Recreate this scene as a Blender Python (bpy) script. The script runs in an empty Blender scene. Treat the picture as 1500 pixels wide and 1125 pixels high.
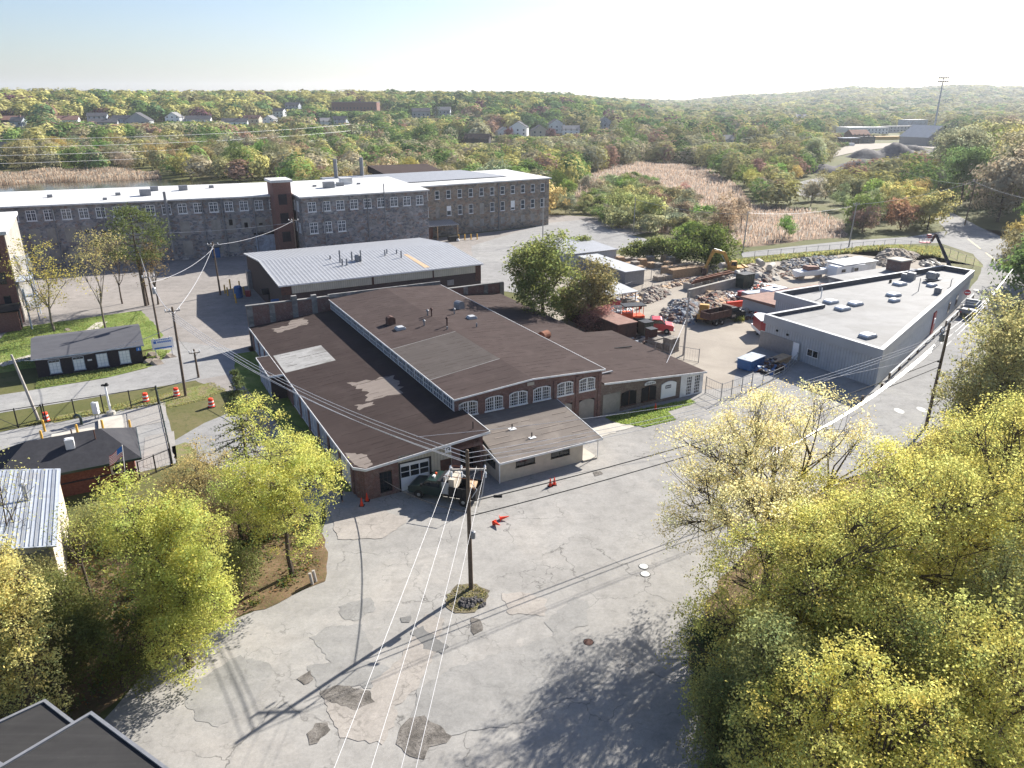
import bpy, bmesh, math, random
import numpy as np
from mathutils import Vector, Matrix

R = math.radians
scene = bpy.context.scene
COL = scene.collection

# ------------------------------------------------------------------ camera, sky, sun, exposure
FPX, PY_H, CAM_H = 1090.0, 146.0, 32.5          # focal length and horizon row (1500 px frame), drone height
PITCH = math.atan((562.5 - PY_H) / FPX)
cam_d = bpy.data.cameras.new("camera")
cam_d.sensor_width = 36.0
cam_d.lens = FPX / 1500.0 * 36.0
cam_d.clip_start = 0.5
cam_d.clip_end = 20000.0
cam = bpy.data.objects.new("camera", cam_d)
COL.objects.link(cam)
cam.location = (0, 0, CAM_H)
cam.rotation_euler = (R(90) - PITCH, 0, 0)
scene.camera = cam

SUN_AZ, SUN_EL = 48.75, 31.0                     # degrees from +X towards +Y, and above the ground
world = bpy.data.worlds.new("World")
scene.world = world
world.use_nodes = True
wn = world.node_tree
wn.nodes.clear()
sky = wn.nodes.new("ShaderNodeTexSky")
sky.sky_type = 'NISHITA'
sky.sun_disc = False
sky.sun_elevation = R(SUN_EL)
sky.sun_rotation = R(90 - SUN_AZ)
sky.air_density = 1.0
sky.dust_density = 1.1
sky.ozone_density = 1.6
bg = wn.nodes.new("ShaderNodeBackground")
bg.inputs[1].default_value = 0.055
wo = wn.nodes.new("ShaderNodeOutputWorld")
tint = wn.nodes.new("ShaderNodeMix"); tint.data_type = 'RGBA'; tint.blend_type = 'MULTIPLY'
tint.inputs[0].default_value = 1.0
tint.inputs[7].default_value = (.93, .98, 1.13, 1)      # the clear, cool air of the morning
wn.links.new(sky.outputs[0], tint.inputs[6])
wn.links.new(tint.outputs[2], bg.inputs[0])
wn.links.new(bg.outputs[0], wo.inputs[0])

sun_d = bpy.data.lights.new("sun", 'SUN')
sun_d.energy = 5.0
sun_d.angle = R(0.5)
sun_d.color = (1.0, 0.95, 0.86)
sun = bpy.data.objects.new("sun", sun_d)
COL.objects.link(sun)
sdir = Vector((math.cos(R(SUN_AZ)) * math.cos(R(SUN_EL)), math.sin(R(SUN_AZ)) * math.cos(R(SUN_EL)), math.sin(R(SUN_EL))))
sun.rotation_euler = sdir.to_track_quat('Z', 'Y').to_euler()
sun.location = (60, 60, 80)

scene.view_settings.view_transform = 'Standard'
scene.view_settings.look = 'None'
scene.view_settings.gamma = 1.0
scene.view_settings.exposure = 1.36
scene.cycles.use_denoising = True
scene.cycles.max_bounces = 8
scene.cycles.diffuse_bounces = 5
scene.cycles.transmission_bounces = 4
scene.cycles.transparent_max_bounces = 8
scene.cycles.volume_bounces = 0

# ------------------------------------------------------------------ places
def sm(a, b, x):
    t = min(1.0, max(0.0, (x - a) / (b - a)))
    return t * t * (3 - 2 * t)

def hgt(x, y):
    """height of the land: flat works and marsh, a wooded rise behind, far hills on the right"""
    d = math.hypot(x, y)
    if d < 430:
        return 0.0
    az = math.degrees(math.atan2(x, y))
    wl = 1 - sm(1, 13, az)
    wr = sm(8, 26, az)
    z = 27 * sm(480, 1150, d) * wl + (7 + 3 * math.sin(az * .9)) * sm(1000, 2600, d) * (1 - wl)
    z += 52 * sm(1500, 3300, d) * wr
    z += 2.2 * math.sin(x * .011 + 1.3) * math.sin(y * .009) * sm(500, 900, d)
    return z

def ray(px, py):
    u = (px - 750) / FPX
    v = (py - 562.5) / FPX
    return Vector((u, math.cos(PITCH) - v * math.sin(PITCH), -math.sin(PITCH) - v * math.cos(PITCH)))

def G(px, py, z=0.0):
    """the point of the level z seen at a pixel of the 1500 px photograph"""
    d = ray(px, py)
    k = (z - CAM_H) / d.z
    return Vector((d.x * k, d.y * k, z))

def GT(px, py, far=4000):
    """the same on the land itself"""
    d = ray(px, py)
    k = 200.0
    while k < far:
        x, y, z = d.x * k, d.y * k, CAM_H + d.z * k
        if z < hgt(x, y):
            return Vector((x, y, hgt(x, y)))
        k *= 1.01
    return Vector((d.x * k, d.y * k, hgt(d.x * k, d.y * k)))

SA = 28.5                                         # the works, mill and yards share one grid
SO = Vector((-12.62, 56.74, 0))
EX = Vector((math.cos(R(SA)), math.sin(R(SA)), 0))
EY = Vector((-math.sin(R(SA)), math.cos(R(SA)), 0))
def S(a, b, z=0.0):
    return SO + EX * a + EY * b + Vector((0, 0, z))

# ------------------------------------------------------------------ objects
def tag(o, label=None, cat=None, group=None, kind=None):
    if label: o["label"] = label
    if cat: o["category"] = cat
    if group: o["group"] = group
    if kind: o["kind"] = kind
    return o

def thing(name, label, cat, loc=(0, 0, 0), rz=0.0, group=None):
    o = bpy.data.objects.new(name, None)
    o.empty_display_size = 0.3
    COL.objects.link(o)
    o.location = loc
    o.rotation_euler = (0, 0, rz)
    return tag(o, label, cat, group)

def dup(root, loc, rz=None, label=None, group=None, parent=None, scale=None):
    r = root.copy()
    COL.objects.link(r)
    r.location = loc
    if rz is not None: r.rotation_euler = (0, 0, rz)
    if scale is not None: r.scale = (scale, scale, scale)
    if parent is not None: r.parent = parent
    if label: r["label"] = label
    if group: r["group"] = group
    for ch in list(root.children):
        c = ch.copy(); COL.objects.link(c); c.parent = r
        for g in list(ch.children):
            d = g.copy(); COL.objects.link(d); d.parent = c
    return r

class MB:
    """collects shapes and links them as ONE mesh object"""
    def __init__(self):
        self.v = []; self.f = []; self.m = []
    def add(self, vs, fs, mi=0):
        n = len(self.v)
        self.v += [tuple(p) for p in vs]
        self.f += [tuple(i + n for i in f) for f in fs]
        self.m += [mi] * len(fs)
        return self
    def box(self, x0, x1, y0, y1, z0, z1, mi=0):
        vs = [(x0, y0, z0), (x1, y0, z0), (x1, y1, z0), (x0, y1, z0), (x0, y0, z1), (x1, y0, z1), (x1, y1, z1), (x0, y1, z1)]
        return self.add(vs, [(0, 3, 2, 1), (4, 5, 6, 7), (0, 1, 5, 4), (1, 2, 6, 5), (2, 3, 7, 6), (3, 0, 4, 7)], mi)
    def cbox(self, c, s, rz=0, mi=0, rx=0, ry=0):
        M = Matrix.Translation(c) @ Matrix.Rotation(rz, 4, 'Z') @ Matrix.Rotation(ry, 4, 'Y') @ Matrix.Rotation(rx, 4, 'X')
        hx, hy, hz = s[0] / 2, s[1] / 2, s[2] / 2
        vs = [M @ Vector(p) for p in [(-hx, -hy, -hz), (hx, -hy, -hz), (hx, hy, -hz), (-hx, hy, -hz), (-hx, -hy, hz), (hx, -hy, hz), (hx, hy, hz), (-hx, hy, hz)]]
        return self.add(vs, [(0, 3, 2, 1), (4, 5, 6, 7), (0, 1, 5, 4), (1, 2, 6, 5), (2, 3, 7, 6), (3, 0, 4, 7)], mi)
    def prism(self, pts, z0, z1, mi=0, mtop=None):
        """z0, z1: numbers or one value per corner; pts anticlockwise"""
        n = len(pts)
        a = z0 if isinstance(z0, (list, tuple)) else [z0] * n
        b = z1 if isinstance(z1, (list, tuple)) else [z1] * n
        vs = [(p[0], p[1], a[i]) for i, p in enumerate(pts)] + [(p[0], p[1], b[i]) for i, p in enumerate(pts)]
        self.add(vs, [(i, (i + 1) % n, n + (i + 1) % n, n + i) for i in range(n)] + [tuple(range(n - 1, -1, -1))], mi)
        return self.add([vs[n + i] for i in range(n)], [tuple(range(n))], mi if mtop is None else mtop)
    def ext(self, prof, y0, y1, mi=0, axis='y'):
        """a closed x-z profile drawn out along y (or a y-z profile along x)"""
        n = len(prof)
        if axis == 'y':
            vs = [(p[0], y0, p[1]) for p in prof] + [(p[0], y1, p[1]) for p in prof]
        else:
            vs = [(y0, p[0], p[1]) for p in prof] + [(y1, p[0], p[1]) for p in prof]
        return self.add(vs, [(i, (i + 1) % n, n + (i + 1) % n, n + i) for i in range(n)] + [tuple(range(n - 1, -1, -1)), tuple(range(n, 2 * n))], mi)
    def tube(self, pts, rs, n=8, mi=0, caps=True):
        pts = [Vector(p) for p in pts]
        if not isinstance(rs, (list, tuple)): rs = [rs] * len(pts)
        vs, fs = [], []
        prev = None
        for i, p in enumerate(pts):
            t = (pts[min(i + 1, len(pts) - 1)] - pts[max(i - 1, 0)])
            t = t.normalized() if t.length > 1e-9 else Vector((0, 0, 1))
            if prev is None:
                u = t.orthogonal().normalized()
            else:
                u = prev - t * prev.dot(t)
                u = u.normalized() if u.length > 1e-6 else t.orthogonal().normalized()
            prev = u
            w = t.cross(u)
            for k in range(n):
                a = 2 * math.pi * k / n
                vs.append(p + (u * math.cos(a) + w * math.sin(a)) * rs[i])
        for i in range(len(pts) - 1):
            for k in range(n):
                fs.append((i * n + k, i * n + (k + 1) % n, (i + 1) * n + (k + 1) % n, (i + 1) * n + k))
        if caps:
            fs.append(tuple(range(n - 1, -1, -1)))
            fs.append(tuple(range((len(pts) - 1) * n, len(pts) * n)))
        return self.add(vs, fs, mi)
    def lathe(self, prof, c=(0, 0, 0), n=12, mi=0, axis='z'):
        vs, fs = [], []
        for r, h in prof:
            for k in range(n):
                a = 2 * math.pi * k / n
                if axis == 'z': vs.append((c[0] + r * math.cos(a), c[1] + r * math.sin(a), c[2] + h))
                elif axis == 'y': vs.append((c[0] + r * math.sin(a), c[1] + h, c[2] + r * math.cos(a)))
                else: vs.append((c[0] + h, c[1] + r * math.cos(a), c[2] + r * math.sin(a)))
        m = len(prof)
        for i in range(m - 1):
            for k in range(n):
                fs.append((i * n + k, i * n + (k + 1) % n, (i + 1) * n + (k + 1) % n, (i + 1) * n + k))
        fs.append(tuple(range(n - 1, -1, -1)))
        fs.append(tuple(range((m - 1) * n, m * n)))
        return self.add(vs, fs, mi)
    def rock(self, c, s, rng, mi=0):
        """an angular lump"""
        vs = []
        for x, y, z in [(1, 0, 0), (.5, .87, 0), (-.5, .87, 0), (-1, 0, 0), (-.5, -.87, 0), (.5, -.87, 0), (.55, .3, .8), (-.35, .55, .8), (-.2, -.6, .8)]:
            j = rng.uniform(.7, 1.2)
            vs.append((c[0] + x * s[0] * j, c[1] + y * s[1] * j, c[2] + (z * s[2] if z else -.15 * s[2]) * rng.uniform(.8, 1.15)))
        return self.add(vs, [(0, 1, 6), (1, 7, 6), (1, 2, 7), (2, 3, 7), (3, 8, 7), (3, 4, 8), (4, 5, 8), (5, 6, 8), (5, 0, 6), (6, 7, 8), (5, 4, 3, 2, 1, 0)], mi)
    def wall(self, x0, x1, y, z0, z1, holes=(), t=.22, mi=0, dirn=-1):
        """a wall standing on the line y, its face on the side dirn, with rectangular openings (x0, x1, z0, z1) cut through to depth t"""
        xs = sorted({x0, x1, *[h[0] for h in holes], *[h[1] for h in holes]})
        zs = sorted({z0, z1, *[h[2] for h in holes], *[h[3] for h in holes]})
        for i in range(len(xs) - 1):
            for k in range(len(zs) - 1):
                cx, cz = (xs[i] + xs[i + 1]) / 2, (zs[k] + zs[k + 1]) / 2
                if any(h[0] < cx < h[1] and h[2] < cz < h[3] for h in holes): continue
                q = [(xs[i], y, zs[k]), (xs[i + 1], y, zs[k]), (xs[i + 1], y, zs[k + 1]), (xs[i], y, zs[k + 1])]
                self.add(q, [(0, 1, 2, 3)] if dirn < 0 else [(3, 2, 1, 0)], mi)
        yi = y - dirn * t
        for a, b, c, d in holes:
            for q in ([(a, y, c), (a, y, d), (a, yi, d), (a, yi, c)], [(b, y, d), (b, y, c), (b, yi, c), (b, yi, d)],
                      [(a, y, d), (b, y, d), (b, yi, d), (a, yi, d)], [(b, y, c), (a, y, c), (a, yi, c), (b, yi, c)]):
                self.add(q, [(0, 1, 2, 3)], mi)
        return self
    def xf(self, M):
        self.v = [tuple(M @ Vector(p)) for p in self.v]
        return self
    def mesh(self, name, mats, smooth=False):
        me = bpy.data.meshes.new(name)
        me.from_pydata(self.v, [], self.f)
        if not isinstance(mats, (list, tuple)): mats = [mats]
        for m in mats: me.materials.append(m)
        if len(mats) > 1: me.polygons.foreach_set("material_index", self.m)
        if smooth: me.polygons.foreach_set("use_smooth", [True] * len(self.f))
        me.update()
        return me
    def build(self, name, mats, parent=None, smooth=False, loc=None, rz=None):
        o = bpy.data.objects.new(name, self.mesh(name, mats, smooth))
        COL.objects.link(o)
        if parent is not None: o.parent = parent
        if loc is not None: o.location = loc
        if rz is not None: o.rotation_euler = (0, 0, rz)
        return o

# ------------------------------------------------------------------ materials
def new_mat(name):
    m = bpy.data.materials.new(name)
    m.use_nodes = True
    nt = m.node_tree
    nt.nodes.clear()
    out = nt.nodes.new("ShaderNodeOutputMaterial")
    return m, nt, out
def nd(nt, typ, **kw):
    n = nt.nodes.new(typ)
    for k, v in kw.items(): setattr(n, k, v)
    return n
def lk(nt, a, b): nt.links.new(a, b)
def coords(nt, scale=(1, 1, 1), rz=0.0, kind="Object"):
    tc = nd(nt, "ShaderNodeTexCoord")
    mp = nd(nt, "ShaderNodeMapping")
    mp.inputs["Scale"].default_value = scale
    mp.inputs["Rotation"].default_value = (0, 0, rz)
    lk(nt, tc.outputs[kind], mp.inputs[0])
    return mp.outputs[0]
def noise(nt, vec, scale, detail=6, rough=.6, dist=0.0):
    n = nd(nt, "ShaderNodeTexNoise")
    n.inputs["Scale"].default_value = scale
    n.inputs["Detail"].default_value = detail
    n.inputs["Roughness"].default_value = rough
    n.inputs["Distortion"].default_value = dist
    lk(nt, vec, n.inputs["Vector"])
    return n.outputs["Fac"]
def ramp(nt, fac, stops):
    r = nd(nt, "ShaderNodeValToRGB")
    el = r.color_ramp.elements
    while len(el) < len(stops): el.new(0.5)
    for e, (p, c) in zip(el, stops):
        e.position = p
        e.color = (c[0], c[1], c[2], 1) if isinstance(c, (tuple, list)) else (c, c, c, 1)
    lk(nt, fac, r.inputs[0])
    return r.outputs[0]
def mix(nt, fac, a, b, mode='MIX'):
    m = nd(nt, "ShaderNodeMix", data_type='RGBA', blend_type=mode)
    for sock, val in ((m.inputs[0], fac), (m.inputs[6], a), (m.inputs[7], b)):
        if isinstance(val, bpy.types.NodeSocket): lk(nt, val, sock)
        elif isinstance(val, (int, float)): sock.default_value = val
        else: sock.default_value = (*val[:3], 1)
    return m.outputs[2]
def math_n(nt, op, a, b=0.0):
    m = nd(nt, "ShaderNodeMath", operation=op)
    for s, v in ((m.inputs[0], a), (m.inputs[1], b)):
        if isinstance(v, bpy.types.NodeSocket): lk(nt, v, s)
        else: s.default_value = v
    return m.outputs[0]
def finish(nt, out, col, rough=.85, metal=0.0, bump=None, bstr=.3, bdist=.02, spec=.3):
    p = nd(nt, "ShaderNodeBsdfPrincipled")
    if isinstance(col, bpy.types.NodeSocket): lk(nt, col, p.inputs["Base Color"])
    else: p.inputs["Base Color"].default_value = (*col[:3], 1)
    if isinstance(rough, bpy.types.NodeSocket): lk(nt, rough, p.inputs["Roughness"])
    else: p.inputs["Roughness"].default_value = rough
    p.inputs["Metallic"].default_value = metal
    p.inputs["Specular IOR Level"].default_value = spec
    if bump is not None:
        b = nd(nt, "ShaderNodeBump")
        b.inputs["Strength"].default_value = bstr
        b.inputs["Distance"].default_value = bdist
        lk(nt, bump, b.inputs["Height"])
        lk(nt, b.outputs[0], p.inputs["Normal"])
    lk(nt, p.outputs[0], out.inputs[0])
    return p

def plain(name, c, rough=.7, var=.25, scale=3.0, metal=0.0, spec=.3, dirt=None):
    """paint, wood, metal or plastic with uneven wear"""
    m, nt, out = new_mat(name)
    v = coords(nt)
    f = noise(nt, v, scale, 7, .65)
    lo = tuple(x * (1 - var) for x in c); hi = tuple(min(1, x * (1 + var)) for x in c)
    col = ramp(nt, f, [(.3, lo), (.7, hi)])
    if dirt:
        f2 = noise(nt, v, scale * .35, 8, .7, .6)
        col = mix(nt, ramp(nt, f2, [(.5, 0), (.68, 1)]), col, dirt)
    finish(nt, out, col, rough, metal, f, .15, .02, spec)
    return m
def brickm(name, c1, c2, mortar, stain, sc=3.2):
    m, nt, out = new_mat(name)
    tc = nd(nt, "ShaderNodeTexCoord")
    geo = nd(nt, "ShaderNodeNewGeometry")
    sep = nd(nt, "ShaderNodeSeparateXYZ"); lk(nt, tc.outputs["Object"], sep.inputs[0])
    add = math_n(nt, 'ADD', sep.outputs[0], sep.outputs[1])
    cmb = nd(nt, "ShaderNodeCombineXYZ"); lk(nt, add, cmb.inputs[0]); lk(nt, sep.outputs[2], cmb.inputs[1])
    b = nd(nt, "ShaderNodeTexBrick")
    b.inputs["Scale"].default_value = sc
    b.inputs["Mortar Size"].default_value = .03
    b.inputs["Color1"].default_value = (*c1, 1); b.inputs["Color2"].default_value = (*c2, 1); b.inputs["Mortar"].default_value = (*mortar, 1)
    b.inputs["Brick Width"].default_value = .72; b.inputs["Row Height"].default_value = .25
    lk(nt, cmb.outputs[0], b.inputs["Vector"])
    f = noise(nt, tc.outputs["Object"], 1.1, 9, .72, .5)
    f2 = noise(nt, tc.outputs["Object"], 5.0, 5, .7)
    col = mix(nt, ramp(nt, f, [(.5, 0), (.66, .8)]), b.outputs["Color"], stain)
    col = mix(nt, .65, col, ramp(nt, f2, [(.3, .45), (.7, 1.3)]), 'MULTIPLY')
    finish(nt, out, col, .9, 0, b.outputs["Fac"], .25, .01)
    return m
def roofm(name, c, streak, patch, rz=0.0, sx=.25, amt=.6):
    """felt or built-up roofing with lap lines and weathered streaks"""
    m, nt, out = new_mat(name)
    v = coords(nt, (sx, 3.0, 1), rz)
    f = noise(nt, v, 1.0, 8, .7, .3)
    g = noise(nt, coords(nt), .45, 8, .68, .4)
    h = noise(nt, coords(nt), 9, 4, .7)
    col = ramp(nt, f, [(.3, tuple(x * .85 for x in c)), (.72, tuple(x * 1.18 for x in c))])
    col = mix(nt, ramp(nt, g, [(.48, 0), (.75, amt)]), col, streak)
    col = mix(nt, ramp(nt, math_n(nt, 'ADD', math_n(nt, 'MULTIPLY', f, .55), math_n(nt, 'MULTIPLY', h, .35)), [(.54, 0), (.66, .45)]), col, patch)
    finish(nt, out, col, .95, 0, h, .3, .02, .04)
    return m
def ribbed(name, c, pitch=.35, rough=.45, metal=.3, dark=.75, axis=0, dirt=None, spec=.4):
    """profiled sheet: ribs run across the axis"""
    m, nt, out = new_mat(name)
    v = coords(nt)
    w = nd(nt, "ShaderNodeTexWave", bands_direction='XYZ'[axis])
    w.inputs["Scale"].default_value = 1.0 / pitch * .314
    w.inputs["Distortion"].default_value = 0
    lk(nt, v, w.inputs["Vector"])
    f = noise(nt, v, .9, 8, .7, .3)
    col = mix(nt, ramp(nt, w.outputs["Fac"], [(.72, 0), (.95, 1)]), c, tuple(x * dark for x in c))
    col = mix(nt, .5, col, ramp(nt, f, [(.3, .7), (.7, 1.15)]), 'MULTIPLY')
    if dirt: col = mix(nt, ramp(nt, noise(nt, v, .5, 9, .75, .8), [(.52, 0), (.7, .8)]), col, dirt)
    finish(nt, out, col, rough, metal, w.outputs["Fac"], .6, .04, spec)
    return m
def stonem(name, cols, mortar, scale=1.5):
    m, nt, out = new_mat(name)
    tc = nd(nt, "ShaderNodeTexCoord")
    vv = nd(nt, "ShaderNodeVectorMath", operation='ADD')
    nz = nd(nt, "ShaderNodeTexNoise"); nz.inputs["Scale"].default_value = 1.2
    lk(nt, tc.outputs["Object"], nz.inputs["Vector"])
    lk(nt, tc.outputs["Object"], vv.inputs[0]); lk(nt, nz.outputs["Color"], vv.inputs[1])
    mp = nd(nt, "ShaderNodeMapping"); mp.inputs["Scale"].default_value = (1, 1, 1.7)
    lk(nt, vv.outputs[0], mp.inputs[0])
    vo = nd(nt, "ShaderNodeTexVoronoi"); vo.inputs["Scale"].default_value = scale
    lk(nt, mp.outputs[0], vo.inputs["Vector"])
    ve = nd(nt, "ShaderNodeTexVoronoi", feature='DISTANCE_TO_EDGE'); ve.inputs["Scale"].default_value = scale
    lk(nt, mp.outputs[0], ve.inputs["Vector"])
    sp = nd(nt, "ShaderNodeSeparateColor"); lk(nt, vo.outputs["Color"], sp.inputs[0])
    n = len(cols)
    col = ramp(nt, sp.outputs[0], [(i / n, c) for i, c in enumerate(cols)])
    big = noise(nt, tc.outputs["Object"], .35, 8, .7, .5)
    col = mix(nt, ramp(nt, ve.outputs["Distance"], [(.02, .75), (.09, 0)]), col, mortar)
    col = mix(nt, .8, col, ramp(nt, big, [(.3, .5), (.7, 1.35)]), 'MULTIPLY')
    finish(nt, out, col, .92, 0, ve.outputs["Distance"], .5, .05)
    return m
def groundm(name, stops, scale, detail_c=None, bump=.4, s2=14.0):
    m, nt, out = new_mat(name)
    v = coords(nt)
    f = noise(nt, v, scale, 10, .68, .4)
    g = noise(nt, v, s2, 6, .75)
    col = ramp(nt, f, stops)
    if detail_c: col = mix(nt, ramp(nt, g, [(.5, 0), (.66, .85)]), col, detail_c)
    col = mix(nt, .5, col, ramp(nt, g, [(.3, .6), (.7, 1.3)]), 'MULTIPLY')
    finish(nt, out, col, .95, 0, g, bump, .06, .15)
    return m
def asphaltm(name, c, warm, crack_amt=.6, crack_scale=.16, seed=0.0):
    m, nt, out = new_mat(name)
    tc = nd(nt, "ShaderNodeTexCoord")
    mp = nd(nt, "ShaderNodeMapping"); mp.inputs["Location"].default_value = (seed, seed * 1.7, 0)
    lk(nt, tc.outputs["Object"], mp.inputs[0])
    v = mp.outputs[0]
    big = noise(nt, v, .09, 8, .62, .6)
    mid = noise(nt, v, .8, 8, .7, .3)
    fine = noise(nt, v, 22, 4, .75)
    col = ramp(nt, big, [(.3, tuple(x * .86 for x in c)), (.52, c), (.72, warm)])
    col = mix(nt, .7, col, ramp(nt, mid, [(.28, .72), (.5, 1.0), (.72, 1.18)]), 'MULTIPLY')
    col = mix(nt, .5, col, ramp(nt, noise(nt, v, 4.5, 6, .8), [(.3, .7), (.7, 1.25)]), 'MULTIPLY')
    col = mix(nt, .4, col, ramp(nt, fine, [(.3, .7), (.7, 1.3)]), 'MULTIPLY')
    # worn streaks along the way the traffic runs
    st = noise(nt, coords(nt, (.05, .6, 1), R(20)), 1.0, 6, .65, .2)
    col = mix(nt, .35, col, ramp(nt, st, [(.3, .82), (.7, 1.15)]), 'MULTIPLY')
    # cracks: warped cell borders, kept only where a mask lets them
    nz = nd(nt, "ShaderNodeTexNoise"); nz.inputs["Scale"].default_value = .9; nz.inputs["Detail"].default_value = 6
    lk(nt, v, nz.inputs["Vector"])
    w = nd(nt, "ShaderNodeVectorMath", operation='MULTIPLY_ADD')
    lk(nt, nz.outputs["Color"], w.inputs[0]); w.inputs[1].default_value = (2.2, 2.2, 0); lk(nt, v, w.inputs[2])
    def cracks(scale, width, lo, hi, ms):
        ve = nd(nt, "ShaderNodeTexVoronoi", feature='DISTANCE_TO_EDGE', voronoi_dimensions='2D'); ve.inputs["Scale"].default_value = scale
        lk(nt, w.outputs[0], ve.inputs["Vector"])
        k = ramp(nt, ve.outputs["Distance"], [(0, 1), (width * scale, 0)])
        return math_n(nt, 'MULTIPLY', k, ramp(nt, noise(nt, v, ms, 4, .6), [(lo, 0), (hi, 1)]))
    k = math_n(nt, 'MAXIMUM', cracks(crack_scale, .07, .46, .58, .12), cracks(crack_scale * 4.5, .045, .54, .63, .17))
    col = mix(nt, math_n(nt, 'MULTIPLY', k, crack_amt), col, tuple(x * .32 for x in c))
    # oil and damp stains
    stn = noise(nt, v, .33, 9, .72, 1.2)
    col = mix(nt, ramp(nt, stn, [(.6, 0), (.72, .55)]), col, tuple(x * .62 for x in c))
    col = mix(nt, ramp(nt, noise(nt, v, .21, 7, .7, .8), [(.62, 0), (.7, .4)]), col, tuple(min(1, x * 1.28) for x in warm))
    finish(nt, out, col, .95, 0, fine, .25, .01, .06)
    return m
def glassm(name, c=(.012, .016, .02), rough=.08):
    m, nt, out = new_mat(name)
    f = noise(nt, coords(nt), .6, 3, .5)
    col = ramp(nt, f, [(.3, tuple(x * .5 for x in c)), (.7, tuple(x * 2.2 for x in c))])
    finish(nt, out, col, rough, 0, f, .04, .02, .6)
    return m
def leafm(name, tr=.5):
    """foliage: the object's own colour, varied leaf by leaf through the attribute the crown carries"""
    m, nt, out = new_mat(name)
    oi = nd(nt, "ShaderNodeObjectInfo")
    at = nd(nt, "ShaderNodeAttribute"); at.attribute_name = "tint"
    col = mix(nt, 1.0, oi.outputs["Color"], at.outputs["Color"], 'MULTIPLY')
    d = nd(nt, "ShaderNodeBsdfDiffuse"); t = nd(nt, "ShaderNodeBsdfTranslucent")
    lk(nt, col, d.inputs[0]); lk(nt, col, t.inputs[0])
    x = nd(nt, "ShaderNodeMixShader"); x.inputs[0].default_value = tr
    lk(nt, d.outputs[0], x.inputs[1]); lk(nt, t.outputs[0], x.inputs[2])
    lk(nt, x.outputs[0], out.inputs[0])
    return m

M = {}
M['brick'] = brickm('brick red', (.20, .085, .07), (.13, .06, .055), (.22, .19, .17), (.24, .19, .17))
M['brick_pump'] = brickm('brick orange', (.24, .07, .045), (.18, .05, .035), (.14, .09, .07), (.16, .06, .045))
M['brick_dark'] = brickm('brick dark', (.045, .032, .036), (.03, .024, .03), (.05, .045, .05), (.04, .034, .04))
M['brick_brown'] = brickm('brick brown', (.075, .052, .05), (.055, .04, .04), (.08, .07, .068), (.07, .055, .055))
M['brick_tan'] = brickm('brick tan', (.19, .135, .11), (.14, .1, .085), (.22, .19, .165), (.25, .21, .18))
M['brick_left'] = brickm('brick pink', (.24, .10, .08), (.19, .08, .065), (.2, .15, .13), (.2, .12, .1))
M['stone'] = stonem('rubble stone', [(.19, .185, .19), (.27, .25, .24), (.22, .15, .13), (.34, .33, .32), (.14, .14, .16)], (.29, .285, .28))
M['stone_pale'] = stonem('rubble stone tan', [(.22, .18, .14), (.3, .24, .18), (.24, .15, .11), (.34, .3, .25), (.16, .14, .13)], (.3, .27, .23), 1.3)
M['granite'] = stonem('granite pier', [(.2, .2, .19), (.26, .25, .24), (.16, .16, .16)], (.2, .19, .18), 1.2)
M['roof_brown'] = roofm('felt roof brown', (.062, .047, .044), (.088, .068, .064), (.12, .096, .09), 0, .09, .8)
M['roof_dark'] = roofm('felt roof dark grey', (.042, .041, .041), (.062, .06, .058), (.09, .087, .083), 0, .12, .5)
M['roof_low'] = roofm('felt roof worn', (.045, .034, .032), (.066, .051, .048), (.15, .125, .112), 0, .1, .7)
M['roof_panel'] = roofm('felt roof grey', (.082, .071, .066), (.105, .093, .087), (.13, .117, .108), 0, .12, .8)
M['roof_annex'] = roofm('felt roof lapped', (.16, .14, .125), (.24, .21, .185), (.36, .32, .28), 0, .18, .8)
M['roof_bald'] = roofm('bare roof deck', (.2, .17, .15), (.26, .225, .2), (.33, .29, .25), 0, .4, .6)
M['roof_white'] = plain('white roof coating', (.58, .575, .565), .6, .14, .6, dirt=(.45, .43, .4))
M['roof_pale'] = plain('pale roof membrane', (.205, .204, .206), .8, .14, .35, dirt=(.155, .152, .15))
M['roof_patch'] = plain('pale grey roof patch', (.3, .295, .285), .9, .2, .9, dirt=(.2, .195, .185), spec=.05)
M['shingle'] = roofm('dark shingles', (.05, .05, .056), (.075, .075, .08), (.1, .1, .1), 0, 2.5, .6)
M['shingle_grey'] = roofm('grey shingles', (.10, .10, .11), (.13, .13, .14), (.16, .16, .165), 0, .5, .6)
M['rib_roof'] = ribbed('ribbed roof grey', (.34, .345, .36), .62, .5, .25, .62, 0, None)
M['rib_roof_x'] = ribbed('standing seam', (.42, .45, .5), .75, .42, .4, .6, 0, (.3, .28, .26))
M['rib_gray'] = ribbed('ribbed wall grey', (.4, .42, .445), .4, .6, 0, .8, 0)
M['rib_gray_y'] = ribbed('ribbed wall grey side', (.26, .275, .295), .4, .6, 0, .62, 0)
M['fascia_gray'] = plain('grey fascia', (.36, .37, .385), .6, .08, .4)
M['rib_cream'] = ribbed('ribbed band cream', (.46, .44, .36), .35, .6, 0, .8, 0)
M['white'] = plain('white paint', (.72, .72, .72), .6, .1, 2, dirt=(.5, .49, .47))
M['white_clean'] = plain('white enamel', (.8, .8, .8), .35, .05, 2)
M['membrane'] = plain('dark upstand membrane', (.075, .075, .085), .85, .2, 1.5)
M['cream'] = plain('cream stucco', (.50, .44, .36), .85, .08, 2, dirt=(.42, .37, .3))
M['beige'] = ribbed('beige siding', (.50, .45, .36), .3, .7, 0, .8, 0)
M['bluewhite'] = plain('faded blue boarding', (.34, .38, .44), .8, .35, 1.5, dirt=(.16, .15, .16))
M['glass'] = glassm('window glass')
M['glass_blue'] = glassm('sky glass', (.03, .042, .06), .12)
M['black'] = plain('black paint', (.014, .014, .016), .5, .2, 4)
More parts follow.
